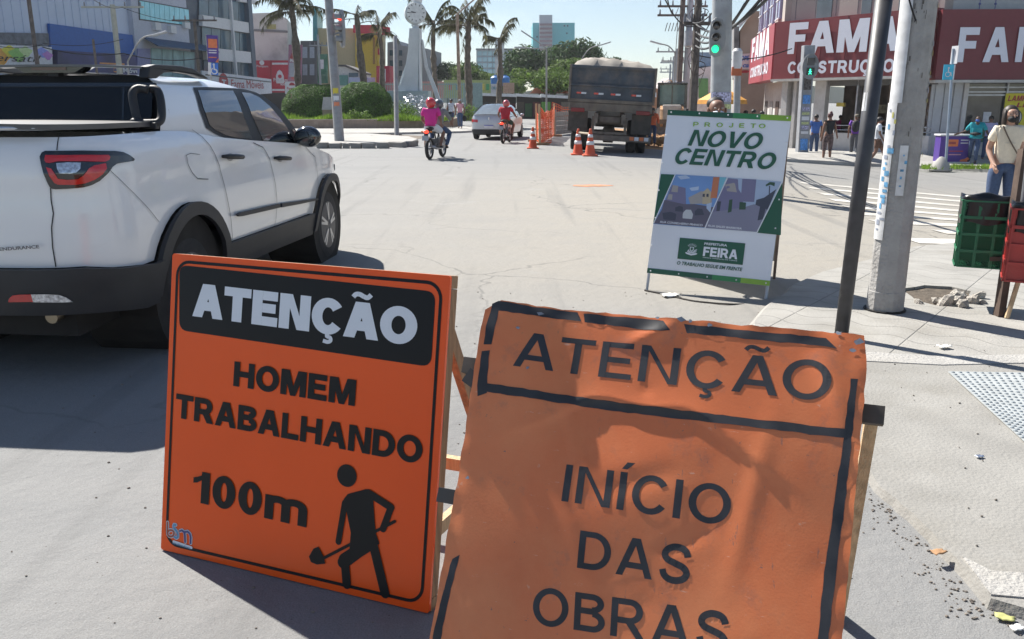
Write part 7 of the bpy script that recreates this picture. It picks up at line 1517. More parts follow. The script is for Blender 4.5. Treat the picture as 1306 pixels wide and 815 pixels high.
# fence, kiosks and stalls in the middle
fn_ = thing('railing_fence', 'pale blue green vertical rail fence behind the clock tower', 'fence', D(580, 150, 74)); M_fr = mat('rail_blue_green', (.28, .38, .38), .6)
q0, q1 = D(474, 150, 74), D(615, 150, 74); zt_ = D(580, 106, 74).z
for i in range(61): x = q0.x + (q1.x - q0.x) * i / 60; b = MB(); b.box((x, 74, zt_ / 2 + .05), (.07, .05, zt_)); b.build('rail', M_fr, fn_, world=True)
b = MB(); b.box(((q0.x + q1.x) / 2, 74.06, zt_ - .1), (q1.x - q0.x, .05, .1)); b.box(((q0.x + q1.x) / 2, 74.06, .5), (q1.x - q0.x, .05, .1)); b.build('top_rail', M_fr, fn_, world=True)
t, fr = block('blue_green_panel_wall', 'pale blue green board wall behind the dark-crowned palm', 'wall', 72, rect(592, 106, 615, 152), .2, mat('board_blue_green', (.24, .34, .34), .7, var=.12), 0, 'boards')
t, fr = block('yellow_green_kiosk', 'low yellow green shop with colourful signs behind the board wall', 'kiosk', 104, rect(566, 102, 629, 125), 4, mat('kiosk_yellow_green', (.36, .42, .16), .7, var=.15), 0)
for u, c in ((608, (.5, .08, .06)), (614, (.6, .5, .1)), (572, (.55, .15, .1)), (582, (.1, .3, .35)), (620, (.1, .35, .15))): bquad(fr, rect(u, 107, u + 4, 115), .02, .06, 'poster', mat('poster_%d' % u, c, .6), t)
t, fr = block('pink_shop', 'low pink roofed shop behind the clock tower leg', 'building', 110, rect(534, 104, 566, 125), 4, mat('pink_wall', (.55, .26, .24), .8, var=.1), 0)
t, fr = block('billboard', 'white billboard with dark letters left of the slender palm', 'sign', 90, rect(626, 107, 635.5, 119), .2, M_sw, 0, 'panel'); textpx('OBUS', fr, (627, 114), (634.5, 114), 3.5, mat('letter_teal', (.1, .25, .3), .5), t, bold=.03, off=.02, name='sign_lettering')
t, fr = block('billboard', 'pale orange billboard right of the slender palm', 'sign', 90, rect(641.5, 105.5, 656, 119), .2, mat('billboard_peach', (.55, .36, .26), .7, var=.15), 0, 'panel')
for u in (632, 644): q = D(u, 103, 96); tk = thing('water_tank', 'blue water tank on the roof, %s of the slender palm' % ('left' if u == 632 else 'right'), 'water tank', q); b = MB(); b.lathe([(.50, -.5), (.55, .3), (.35, .5), (0, .55)], (0, 0, 0), 'z', 16); b.build('tank', mat('tank_blue', (.03, .16, .42), .5), tk, smooth=2); b = MB(); b.lathe([(.2, .5), (.2, .62), (0, .62)], n=12); b.build('lid', MATS['tank_blue'], tk)
for i, (u0, u1, c, lb) in enumerate(((611, 658, (.05, .05, .055), 'left market stall with dark shutters under a white canopy'), (659, 689, (.07, .10, .06), 'middle market stall with a small green shutter, behind the silver car'), (690, 728, (.10, .22, .05), 'right market stall with a lime green shutter behind the mesh fence'))):
 t, fr = block('market_stall', lb, 'market stall', 84 - i, rect(u0, 121, u1, 152), 4, mat('stall_dark', (.05, .045, .045), .8), 0); t['group'] = 'market stalls at the far side of the square'
 b = MB(); q0, q1 = fr.px(u0 - 1, 118.5 + i), fr.px(u1 + 1, 120.5 + i); b.prism([(q0[0], q0[1]), (q1[0], q1[1]), (q1[0], q1[1] - .25), (q0[0], q0[1] - .25)], fr, -1, 1.6); b.build('canopy', mat('canopy_white', (.60, .62, .64), .5), t, world=True)
 nq = 4 if i == 0 else 3
 for k in range(nq): w_ = (u1 - u0) / nq; bquad(fr, rect(u0 + w_ * k + .6, 130 + 2 * (k % 2), u0 + w_ * (k + 1) - .6, 149), .02, .1, 'shutter', mat('shutter_%d%d' % (i, k), [(.045, .05, .05), (.09, .075, .06), (.05, .12, .05) if i else (.04, .04, .04), (.12, .03, .04)][(k + i) % 4] if i < 2 else [(.12, .34, .06), (.10, .02, .03), (.16, .15, .13)][k], .6), t)
 if i == 2: b = MB(); q = fr.px(688, 113); b.prism([fr.px(676, 119), fr.px(727, 119), fr.px(722, 112), fr.px(683, 112)], fr, -3, -1.2); b.build('tiled_roof', mat('terracotta', (.42, .16, .10), .85, var=.2, scale=2), t, world=True)
# far office towers
t, fr = block('glass_office_block', 'white gridded office block with pale blue glazing behind the palms', 'building', 235, rect(607.5, 63, 661, 108), 14, mat('office_grey', (.30, .36, .40), .5), 0)
for i in range(5):
 for k in range(8): u = 609 + k * 6.5; (bquad(fr, rect(u, 65.5 + i * 7.6, u + 5.6, 71 + i * 7.6), .05, .3, 'window', mat('office_glass', (.30, .50, .58), .15, var=.3, scale=.1, coat=.5), t) if not 22 < u - 608 < 34 else None)
bquad(fr, rect(631.5, 50, 643, 108), .3, 3, 'stair_tower', mat('office_tower_grey', (.42, .46, .48), .6), t); bquad(fr, rect(607, 62, 662, 64), .3, .8, 'roof_edge', mat('roof_edge_dark', (.12, .14, .16), .6), t)
t, fr = block('teal_tower_block', 'tall teal tower block with a striped stair core, above the dark trees', 'building', 330, rect(679.5, 29, 733, 110), 22, mat('tower_teal', (.10, .42, .47), .6, var=.03, scale=.1), 0)
bquad(fr, rect(687.5, 20, 704, 110), .5, 3, 'stair_core', mat('core_grey', (.36, .40, .46), .6), t)
for i in range(7): bquad(fr, rect(688, 31 + i * 5.2, 703.5, 33.6 + i * 5.2), 3.05, 3.6, 'balcony_band', mat('band_brown', (.20, .14, .17), .7), t)
for (u, v) in ((719, 32), (723, 32), (722, 41.5), (684, 46), (728, 55)): bquad(fr, rect(u, v, u + 1.8, v + 2), .05, .3, 'window', M_gl2, t)
# ------------------------------------------------------------------ right side of the street
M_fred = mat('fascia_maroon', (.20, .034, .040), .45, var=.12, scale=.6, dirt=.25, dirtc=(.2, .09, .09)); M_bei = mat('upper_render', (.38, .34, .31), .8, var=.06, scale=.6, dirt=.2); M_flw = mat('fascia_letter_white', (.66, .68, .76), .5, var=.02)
def cube(fr, a0, a1, b0, b1, n0, n1, name, m, t, bev=0):
 b = MB(); b.prism([(a0, b0), (a1, b0), (a1, b1), (a0, b1)], fr, n0, n1); return b.build(name, m, t, world=True, bev=bev)
gzr = -.62
C0 = Vector((D(990, 130, 38).x, 38, gzr)); FA = Frame(C0, R(57)); a19 = FA.px(1192, 60)[0]; FB = Frame(FA.at(a19, 0), R(3)); FSd = Frame(C0 - Vector((-math.cos(R(80)), 0, 0)) * 0, R(100))
fm = thing('corner_shop_building', 'beige corner building with the maroon FAMA CONSTRUÇÃO fascia over its open shop front', 'building', C0)
bA0, bA1 = FA.px(995, 101)[1], FA.px(995, 29)[1]; fl_ = 0.12
H_ = 11
# ground floor: floor slab, low wall, posts, interior; upper floor block; fascia
cube(FA, 0, a19, bA0 - .05, H_, -9, -.32, 'upper_wall', M_bei, fm)
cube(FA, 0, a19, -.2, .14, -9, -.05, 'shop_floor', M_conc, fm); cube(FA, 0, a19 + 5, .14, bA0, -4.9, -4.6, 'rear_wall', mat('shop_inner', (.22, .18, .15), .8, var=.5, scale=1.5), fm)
for a0_, b0_, w_, h_, c in ((1.4, .3, 1.2, 1.1, (.30, .12, .08)), (3.0, .3, 1.3, 1.6, (.10, .16, .2)), (1.8, 1.7, 1.4, .35, (.5, .45, .3)), (3.4, 2.05, 1.3, .25, (.45, .12, .1)), (2.2, .3, .6, .9, (.35, .3, .12))): cube(FA, a0_, a0_ + w_, b0_, b0_ + h_, -4.2, -3.6, 'shelf_goods', mat('goods_%d' % int(a0_ * 10), c, .7, var=.6, scale=4), fm)
lw1 = FA.px(1045, 169)[1]
cube(FA, FA.px(1043, 180)[0], a19 - .02, -.1, lw1, -.55, -.35, 'low_wall', mat('low_wall_white', (.55, .54, .52), .8, var=.06, dirt=.35, dirtc=(.3, .28, .25)), fm)
for u, wd, m_ in ((991, .30, 'p'), (1004, .16, 'p'), (1016, .34, 'p'), (1036, .55, 'p'), (1083, .07, 'm'), (1133, .12, 'm'), (1163, .12, 'm')):
 a = FA.px(u, 150)[0]; cube(FA, a - wd / 2, a + wd / 2, .0, bA0 + .02, -.62, -.36, 'pillar' if m_ == 'p' else 'mullion', mat('pillar_white', (.52, .51, .5), .7, var=.06, dirt=.25) if m_ == 'p' else M_tube, fm)
for k, z in enumerate((lw1 + .12, lw1 + .3)): a0_, a1_ = FA.px(1045, 150)[0], a19; b = MB(); b.tube([FA.at(a0_, z, -.45), FA.at(a1_, z, -.45)], .02, 6); b.build('handrail', M_tube, fm, world=True)
cube(FA, FA.px(1050, 120)[0], a19, bA0 - .32, bA0 - .06, -.5, -.36, 'shutter_box', mat('shutter_box', (.10, .10, .10), .6), fm)
cube(FA, FA.px(1108, 120)[0], FA.px(1140, 120)[0], lw1 + .05, bA0 - .35, -3.0, -2.8, 'brick_partition', mat('partition_brick', (.28, .20, .15), .85, var=.4, scale=7), fm)
cube(FA, FA.px(1052, 120)[0], FA.px(1062, 120)[0], FA.px(1055, 136)[1], FA.px(1055, 131)[1], -.9, -.8, 'small_sign', mat('sign_mustard', (.5, .4, .08), .6), fm)
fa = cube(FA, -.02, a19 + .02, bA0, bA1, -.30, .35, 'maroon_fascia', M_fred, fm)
cube(FA, -.05, a19 + .02, bA0 - .10, bA0 - .005, -.35, .42, 'fascia_soffit', mat('soffit_grey', (.42, .41, .39), .7), fm)
for k in range(1, 6): cube(FA, a19 * k / 6, a19 * k / 6 + .02, bA0 + .01, bA1 - .01, .352, .358, 'fascia_seam', mat('seam_dark', (.12, .02, .025), .6), fm)
letpx('FAMA', Frame(FA.at(0, 0, .40), R(57)), (1004, 69), (1146, 64.5), 39, M_flw, fm, t=.27, gap=.09, off=.0, name='sign_lettering')
letpx('CONSTRUÇÃO', Frame(FA.at(0, 0, .40), R(57)), (1004, 94), (1140, 92), 15, M_flw, fm, t=.25, gap=.12, off=.0, name='sign_lettering')
for u0, u1 in ((1036, 1055), (1093, 1105), (1140, 1148)):
 a0_, a1_ = FA.px(u0, 10)[0], FA.px(u1, 10)[0]; cube(FA, a0_, a1_, FA.px(u0, 24)[1] , H_ - 4, -.42, -.28, 'window', mat('upper_glass', (.14, .18, .20), .15, var=.2, scale=1), fm)
for i in range(5): a = .4 + i * 1.0; cube(FA, a, a + .02, bA1 + .1, H_, -.32, -.305, 'wall_joint', M_gry, fm)
# B: straight facade to the right
bB0, bB1 = FB.px(1250, 102)[1], FB.px(1250, 13)[1]
cube(FB, .0, 9, bB0 - .05, H_, -8, -.5, 'upper_wall', mat('upper_render_2', (.42, .44, .44), .7, var=.06), fm)
cube(FB, 0, 9, bB0, bB1, -.45, .35, 'maroon_fascia', mat('fascia_maroon_shaded', (.15, .026, .034), .45, var=.06), fm); cube(FB, 0, 9, bB0 - .1, bB0 - .005, -.5, .42, 'fascia_soffit', MATS['soffit_grey'], fm)  # same fascia maroon, darkened in colour for the front lying in shade
letters('FAMA', Frame(FB.at(0, 0, .40), R(3)), FB.px(1213, 80), (FB.px(1213, 80)[0] + (FB.px(1306, 81)[0] - FB.px(1213, 80)[0]) * 1.62, FB.px(1213, 80)[1]), FB.px(1213, 36)[1] - FB.px(1213, 80)[1], M_flw, fm, t=.26, gap=.24, off=0, name='sign_lettering')
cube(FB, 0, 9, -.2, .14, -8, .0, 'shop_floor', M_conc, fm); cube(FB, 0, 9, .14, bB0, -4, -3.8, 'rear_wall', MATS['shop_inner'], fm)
s0, s1_ = FB.px(1194, 150)[0], FB.px(1230, 150)[0]
for k in range(3):
 for r_ in range(3): w_ = (s1_ - s0) / 3; hh = (bB0 - .2) / 3; cube(FB, s0 + w_ * k + .02, s0 + w_ * (k + 1) - .02, .14 + hh * r_ + .015, .14 + hh * (r_ + 1) - .015, -.40, -.36 - .02 * ((k + r_) % 2), 'shutter_panel', mat('shutter_grey', (.40, .41, .43), .5, .2, var=.06), fm)
cube(FB, s0 - .1, s1_ + .1, .14, bB0, -.5, -.42, 'shutter_back', MATS['shutter_grey'], fm)
cube(FB, s1_ + .02, s1_ + .16, .0, bB0, -.5, -.3, 'pillar', MATS['pillar_white'], fm)
w0 = s1_ + .18; zw = FB.px(1260, 182)[1]; zg = FB.px(1260, 165)[1]
cube(FB, w0, 9, 0, zw, -.5, -.36, 'low_wall', MATS['low_wall_white'], fm); cube(FB, FB.px(1258, 170)[0], 9, zw, zg, -.48, -.38, 'green_panel', mat('panel_green', (.02, .13, .07), .5), fm)
cube(FB, w0, 9, zg, bB0, -.56, -.52, 'window_glass', mat('shop_glass_dark', (.05, .05, .05), .08, var=.5, scale=2, coat=.6), fm)
for v in (112, 118, 122): z = FB.px(1250, v)[1]; cube(FB, w0, 9, z, z + .05, -.50, -.44, 'window_rail', M_tube, fm)
for u in (1236, 1287, 1330): a = FB.px(u, 150)[0]; cube(FB, a, a + .06, zg, bB0, -.50, -.42, 'window_mullion', M_tube, fm)
a = FB.px(1262, 150)[0]; cube(FB, a, a + .28, FB.px(1262, 156)[1], FB.px(1262, 143)[1], -.50, -.49, 'notice_paper', M_sw, fm)
yp = thing('advertising_poster', 'bright yellow poster reading LÂMPADAS LED in red behind the woman in cream', 'poster', FB.at(FB.px(1295, 140)[0], 1.5, -.4)); ya = FB.px(1286, 150)[0]
cube(FB, ya, ya + 1.5, FB.px(1290, 161)[1], FB.px(1290, 119)[1], -.42, -.39, 'sheet', mat('poster_yellow', (.62, .55, .03), .5), yp)
fy = Frame(FB.at(0, 0, -.385), R(3)); letters('LAMPADAS', fy, (ya + .08, FB.px(1290, 129)[1]), (ya + 1.42, FB.px(1290, 129)[1]), .20, M_dr, yp, t=.26, off=0, shear=.2, name='poster_lettering'); letters('LED', fy, (ya + .42, FB.px(1290, 137)[1]), (ya + 1.1, FB.px(1290, 137)[1]), .17, M_dr, yp, t=.26, off=0, shear=.2, name='poster_lettering')
flat(circle((ya + .42, FB.px(1290, 150)[1]), .27, 20, ry=.30), fy, .001, mat('poster_bulb_dark', (.05, .05, .05), .5), yp, 'bulb_picture'); flat(circle((ya + .46, FB.px(1290, 150)[1]), .20, 20, ry=.24), fy, .003, mat('poster_bulb', (.6, .6, .6), .5), yp, 'bulb_picture')
for u, dz in ((1248, 0), (1268, .1)): a = FB.px(u, 5)[0]; b = MB(); b.tube([FB.at(a, bB1 + .0, .1), FB.at(a, bB1 + 1.5, .1)], .015, 5); [b.ball(FB.at(a, bB1 + .2 + k * .28, .1), .05, 6) for k in range(4)]; b.build('hanging_chain', mat('chain_blue', (.08, .1, .25), .5), fm, world=True)
# S: the face along the street
sL = 10.5; bS0, bS1 = bA0, bA1
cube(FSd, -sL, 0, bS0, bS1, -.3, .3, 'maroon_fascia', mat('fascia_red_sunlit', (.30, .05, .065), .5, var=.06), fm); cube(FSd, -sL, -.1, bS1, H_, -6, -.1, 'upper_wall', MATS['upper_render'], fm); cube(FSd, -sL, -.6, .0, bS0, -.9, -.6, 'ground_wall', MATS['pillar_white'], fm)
letters('FAMA', Frame(FSd.at(0, 0, .31), R(100)), (-9.6, bS0 + 1.1), (-1.4, bS0 + 1.1), 1.2, M_flw, fm, t=.27, off=0, name='sign_lettering'); letters('CONSTRUCAO', Frame(FSd.at(0, 0, .31), R(100)), (-9.6, bS0 + .3), (-1.4, bS0 + .3), .5, M_flw, fm, t=.25, off=0, name='sign_lettering')
for k in range(4):
 a = -9.9 + k * 2.5; cube(FSd, a, a + 1.3, bS1 + .25, H_ - 1, -.1, .02, 'window', mat('violet_glass', (.28, .26, .45), .15, var=.35, scale=2, coat=.5), fm); cube(FSd, a + .62, a + .68, bS1 + .25, H_ - 1, .02, .06, 'window_mullion', M_sw, fm)
 for r_ in range(5): cube(FSd, a, a + 1.3, bS1 + .25 + r_ * .8, bS1 + .30 + r_ * .8, .02, .055, 'window_rail', M_sw, fm)
for k in range(4): a = -9.8 + k * 2.4; cube(FSd, a, a + 1.2, .1, 2.2, -.6, -.56, 'shop_door', mat('shutter_%dx' % k, [(.10, .09, .09), (.3, .3, .3), (.08, .05, .04), (.35, .33, .3)][k], .6), fm)
# pavement on that side
slab('shop_pavement', [(D(938, 150, 46).x, 46), (D(985, 150, 30).x - 1.2, 30.5), (G(1000, 206).x, G(1000, 206).y), (G(1130, 213).x, G(1130, 213).y), (G(1190, 216).x, G(1190, 216).y), (G(1306, 222).x, G(1306, 222).y), (26, 22.5), (26, 34), (14, 44), (13, 46)], M_isl, .10, out=.03)
gs = MB()
for _ in range(700):
 p = G(random.uniform(1175, 1262), random.uniform(212, 216), .1); a = random.uniform(0, 6.28); k = len(gs.v); gs.v += [(p.x - .02, p.y, p.z), (p.x + .02, p.y, p.z), (p.x + random.gauss(0, .05), p.y + random.gauss(0, .05), p.z + random.uniform(.04, .14))]; gs.f.append((k, k + 1, k + 2)); gs.m.append(0)
tag(gs.build('grass', M_grass, fix=False), 'thin weeds growing along the kerb below the accessible parking sign', 'grass', kind='stuff')
# purple stand
ps = G(1212, 207.5, .1); st = thing('sales_stand', 'purple promotional stand with an orange square and white top on the shop pavement', 'sales stand', ps, R(4)); M_pp = mat('stand_purple', (.075, .035, .25), .5, var=.1); M_so = mat('stand_orange', (.65, .17, .06), .5)
b = MB(); b.box((0, 0, .48), (1.05, .5, .92)); b.build('body', M_pp, st, bev=.02); b = MB(); b.box((0, 0, .97), (1.14, .56, .06)); b.build('counter_top', M_sw, st, bev=.015); b = MB(); b.box((0, 0, .02), (1.12, .54, .05)); b.build('foot', M_sw, st)
FP = Frame((0, -.252, 0), 0)
def fst(poly, m, name, off=.003): b = MB(); b.add([FP.at(x, y, off) for x, y in poly], [tuple(t) for t in tessellate_polygon([[Vector((x, y, 0)) for x, y in poly]])]); b.build(name, m, st, fix=False)
fst(rrect(-.30, .58, .08, .82, .03, 3), M_so, 'orange_square'); fst([(.52, .05), (.52, .25), (.36, .15), (.22, .12), (.20, .06)], M_so, 'orange_corner')
fst([(-.24, .66), (0, .66), (0, .74), (-.24, .74)], mat('ink_maroon', (.3, .05, .05), .5), 'printed_mark', .006)
for k, (z, x0, x1) in enumerate(((.78, .16, .42), (.68, .16, .42), (.40, -.20, .28), (.28, -.20, .22))): fst([(x0, z), (x1, z), (x1, z + .035), (x0, z + .035)], [M_sw, M_sw, M_dr, MATS['soft_pink']][k], 'printed_line')
# signals on posts at the far right corner
def poster_wrap(root, P0, P1, r, f0, f1, seg, m, name, n=24):
 b = MB(); p, q = P0.lerp(P1, f0), P0.lerp(P1, f1); a0_, a1_ = seg; k = 8
 for i in range(k + 1): a = a0_ + (a1_ - a0_) * i / k; o_ = Vector((math.cos(a) * r, math.sin(a) * r, 0)); b.v += [tuple(p + o_), tuple(q + o_)]
 for i in range(k): b.f.append((2 * i, 2 * i + 2, 2 * i + 3, 2 * i + 1)); b.m.append(0)
 return b.build(name, m, root, world=True, fix=False, smooth=True)
gp_ = G(1022, 203, .0); gp_t = D(1031, 58, gp_.y); ps2 = thing('pedestrian_signal_post', 'square concrete post covered in stickers carrying a green pedestrian signal', 'signal post', gp_)
b = MB(); b.beam(gp_, gp_t, .40, .36, Vector((0, 1, 0))); b.build('post', mat('post_grey_blue', (.27, .29, .32), .7, var=.12, dirt=.3), ps2, world=True, bev=.02)
FPs = Frame(gp_ + Vector((0, -.20, 0)), 0); FPs.U = (gp_t - gp_).normalized(); H0 = (gp_t - gp_).length
for z, h_, m_ in ((.35, .42, mat('sticker_blue', (.08, .25, .6), .6, var=.5, scale=25)), (.95, .10, M_wsh), (1.12, .13, mat('sticker_mixed', (.35, .35, .5), .6, var=.8, scale=30)), (1.30, .09, mat('sticker_ygreen', (.45, .5, .25), .6, var=.4, scale=30)), (1.45, .14, M_wsh), (1.65, .09, MATS['sticker_ygreen']), (1.80, .13, MATS['sticker_mixed']), (2.05, .32, MATS['sticker_blue']), (2.55, .42, mat('sticker_dark', (.08, .07, .07), .6, var=.9, scale=20))): b = MB(); b.prism([(-.15, z), (.13, z), (.13, z + h_), (-.15, z + h_)], FPs, .004, .008); b.build('sticker', m_, ps2, world=True)
def ped_signal(P, az):
 t = thing('pedestrian_signal', 'oval pedestrian signal showing a green walking figure', 'traffic light', P, az); b = MB(); fr = Frame((0, 0, 0), 0); b.prism(circle((0, 0), .27, 28, ry=.44), fr, 0, .10); b.build('housing', M_sigb, t, bev=.02); b = MB(); b.lathe([(.0, 0)], n=4) if False else None
 b = MB(); o_ = circle((0, 0), .29, 28, ry=.46); i_ = circle((0, 0), .265, 28, ry=.435); n = len(o_); b.add([fr.at(x, y, .06) for x, y in o_] + [fr.at(x, y, .06) for x, y in i_] + [fr.at(x, y, .125) for x, y in o_] + [fr.at(x, y, .125) for x, y in i_], [(i, (i + 1) % n, n + (i + 1) % n, n + i) for i in range(n)] + [(2 * n + i, 2 * n + (i + 1) % n, 3 * n + (i + 1) % n, 3 * n + i) for i in range(n)] + [(i, (i + 1) % n, 2 * n + (i + 1) % n, 2 * n + i) for i in range(n)] + [(n + i, n + (i + 1) % n, 3 * n + (i + 1) % n, 3 * n + i) for i in range(n)]); b.build('rim', M_sigb, t)
 for z, m_ in ((.17, mat('lens_grey', (.10, .10, .10), .4)), (-.17, mat('lens_black_green', (.01, .04, .03), .3))): b = MB(); b.prism(rrect(-.14, z - .13, .14, z + .13, .03, 3), fr, .10, .115); b.build('lens', m_, t); b = MB(); b.add([fr.at(x, y, k) for k in (.11, .22) for x, y in ((-.15, z - .05), (-.15, z + .14), (.15, z + .14), (.15, z - .05))], [(0, 1, 5, 4), (1, 2, 6, 5), (2, 3, 7, 6)]); b.build('hood', M_sigb, t)
 M_go = mat('signal_green_glow', (.05, .95, .55), .3, emit=.9); b = MB(); z = -.18
 for po in (circle((0, z + .075), .028, 10), strip((0, z + .03), (0, z - .02), .05), strip((0, z + .03), (-.05, z), .022), strip((0, z + .03), (.05, z + .0), .022), strip((0, z - .02), (-.045, z - .09), .028), strip((0, z - .02), (.045, z - .09), .028)): b.add([fr.at(x, y, .120 + len(b.v) * 1e-5) for x, y in po], [tuple(q) for q in tessellate_polygon([[Vector((x, y, 0)) for x, y in po]])])
 b.build('walking_figure', M_go, t, fix=False)
q = D(1033, 85, gp_.y - .3); ped_signal(q, R(8))
# big round pole with the green traffic light
pz_ = D(918, 232, 15.6); base = Vector((pz_.x, 15.6, gz(pz_.x, 15.6))); topp = D(922, -60, 15.6); big = post('utility_pole', 'thick pale concrete pole carrying the green traffic light behind the town hall notice', 'pole', base, topp, .19, .165, mat('pole_concrete_pale', (.33, .35, .37), .8, var=.12, dirt=.25), 20)
for f0, f1, m_ in ((.30, .345, M_wsh), (.36, .38, MATS['sticker_ygreen']), (.39, .43, MATS['sticker_mixed']), (.25, .28, MATS['sticker_ygreen'])): poster_wrap(big, base, topp, .192, f0, f1, (R(200), R(330)), m_, 'sticker')
q = D(915, 48, 15.3); sg2 = thing('traffic_signal', 'grey traffic signal showing green on the thick pole behind the notice', 'traffic light', q); fr = Frame(q, R(8)); pr = [(x * .76, y * .72) for x, y in [(-.05, .46), (.08, .42), (.17, .2), (.19, 0), (.17, -.2), (.08, -.42), (-.05, -.46), (-.16, -.36), (-.19, 0), (-.16, .36)]]
b = MB(); b.prism(pr, fr, -.04, .05); b.build('backplate', M_sigb, sg2, world=True, bev=.01)
for z, m_ in ((.19, M_off), (.0, M_off), (-.19, mat('signal_green', (.02, .75, .35), .3, emit=.7))):
 b = MB(); b.ball(fr.at(-.03, z, .05), (.065, .04, .065), 14); b.build('lens', m_, sg2, world=True, smooth=True); b = MB(); pts = [fr.at(-.03 + .075 * math.cos(R(a)), z + .075 * math.sin(R(a)), k) for k in (.04, .16) for a in range(-10, 191, 20)]; n = 11; b.add(pts, [(i, i + 1, n + i + 1, n + i) for i in range(n - 1)]); b.build('hood', M_sigb, sg2, world=True)
b = MB(); b.tube([fr.at(.1, .2, -.04), Vector((topp.x, 15.55, q.z + .2))], .03, 6); b.tube([fr.at(.1, -.2, -.04), Vector((topp.x, 15.55, q.z - .2))], .03, 6); b.build('bracket', M_sigb, sg2, world=True)
pz2 = D(938, 232, 16); b2_ = Vector((pz2.x, 16, gz(pz2.x, 16))); sm = post('camera_post', 'thinner pale post with a white cylinder and an orange plate, beside the thick pole', 'post', b2_, D(941, 80, 16), .07, .06, MATS['pole_concrete_pale'], 12)
b = MB(); q = D(940, 75, 15.9); b.lathe([(.09, -.17), (.09, .13), (.05, .18), (0, .18)], tuple(q), 'z', 16); b.build('white_cylinder', M_sw, sm, world=True, smooth=2); b = MB(); q = D(939.5, 91, 15.85); b.box(tuple(q), (.18, .03, .15)); b.build('orange_plate', mat('rust_orange', (.5, .14, .06), .6), sm, world=True)
# parking sign
g = G(1206, 212, .1); tt = D(1216, 62, g.y); sp2 = post('sign_post', 'slim grey sign post with a blue accessible parking sign over the shop pavement', 'sign post', g, tt, .045, .04, mat('post_blue_grey', (.28, .34, .42), .5), 8)
fr = Frame(D(1211, 92, g.y - .05), R(5)); cube(fr, -.20, .12, -.24, .24, -.01, .01, 'blue_sign', mat('sign_blue', (.04, .42, .62), .5), sp2); cube(fr, .12, .16, -.24, .24, -.012, .012, 'sign_edge', M_sw, sp2); b = MB()
for po in (circle((-.04, .13), .03, 10), strip((-.05, .09), (-.03, -.01), .03), strip((-.03, -.01), (.04, -.02), .03), strip((.04, -.02), (.06, -.12), .03)): b.add([fr.at(x, y, .013 + len(b.v) * 1e-5) for x, y in po], [tuple(q) for q in tessellate_polygon([[Vector((x, y, 0)) for x, y in po]])])
o_ = ring_(-.05, -.07, .085, .085, 100, 380, .022, .022); b.add([fr.at(x, y, .0128) for x, y in o_], [tuple(q) for q in tessellate_polygon([[Vector((x, y, 0)) for x, y in o_]])]); b.build('wheelchair_symbol', M_sw, sp2, world=True, fix=False)
fr = Frame(D(1217.5, 70, g.y - .05), R(75)); cube(fr, -.15, .15, -.28, .28, -.01, .01, 'upper_sign', M_sw, sp2)
g = G(1199, 217, .05); cb_ = thing('concrete_cone_block', 'white painted conical concrete block at the kerb below the accessible parking sign', 'bollard', g); b = MB(); b.lathe([(.36, -.02), (.34, .05), (.20, .26), (.07, .42), (0, .44)], n=12); b.build('block', M_white_edge, cb_, smooth=True)
mb_ = make_bike('parked motorcycle whose black front wheel shows behind the woman in cream', (G(1283, 222).x + .75, G(1283, 222).y, gz(13, 20)), R(-85))
# left small signs
q = D(275, 95, 46); t = thing('sales_sign', 'purple and orange promotional sign above the blue wheelchair sign, left street', 'sign', (q.x, 46, 0)); fr = Frame((q.x, 46, 0), R(-6)); bquad(fr, [(265.5, 79), (279, 80), (278, 45.5), (263.5, 44.5)], -.04, .04, 'board', M_pp, t); bquad(fr, [(266, 61), (277.5, 61.5), (277, 50), (265.5, 49.5)], .045, .06, 'orange_square', M_so, t); bquad(fr, [(275, 79.5), (279, 79.8), (279, 74)], .045, .06, 'orange_corner', M_so, t)
for v in (63.5, 66.5, 72.5): bquad(fr, [(266.5, v + 1.3), (276.5, v + 1.6), (276.5, v + .3), (266.5, v)], .045, .055, 'printed_line', [M_sw, M_so][v > 70], t)
b = MB(); b.tube([(q.x - .2, 46.1, 0), (q.x - .35, 46.1, D(264, 44, 46).z)], .05, 8); b.build('pole', M_gp, t, world=True)
t = thing('parking_sign', 'blue wheelchair parking sign below the purple promotional sign', 'sign', (q.x, 45.8, 1.5)); fr = Frame((q.x, 45.8, 0), R(-6)); bquad(fr, [(269.5, 95), (278.5, 96), (278, 80.5), (269.5, 80)], -.02, .02, 'blue_plate', mat('sign_royal_blue', (.03, .15, .55), .5), t); bquad(fr, [(265.5, 95), (269.3, 95.3), (269.3, 80), (265.5, 79.5)], -.02, .02, 'white_plate', M_sw, t)
b = MB()
for po in (strip(fr.px(273, 84), fr.px(273.4, 88.5), .07), strip(fr.px(273.4, 88.5), fr.px(276, 89), .07), strip(fr.px(276, 89), fr.px(277, 92), .07), circle(fr.px(272.9, 82.5), .06, 8)): b.add([fr.at(x, y, .03 + len(b.v) * 1e-4) for x, y in po], [tuple(z) for z in tessellate_polygon([[Vector((x, y, 0)) for x, y in po]])])
c = fr.px(273.5, 90.5); o_ = ring_(c[0], c[1], .17, .17, 110, 370, .05, .05); b.add([fr.at(x, y, .029) for x, y in o_], [tuple(z) for z in tessellate_polygon([[Vector((x, y, 0)) for x, y in o_]])]); b.build('wheelchair_symbol', M_sw, t, world=True, fix=False)
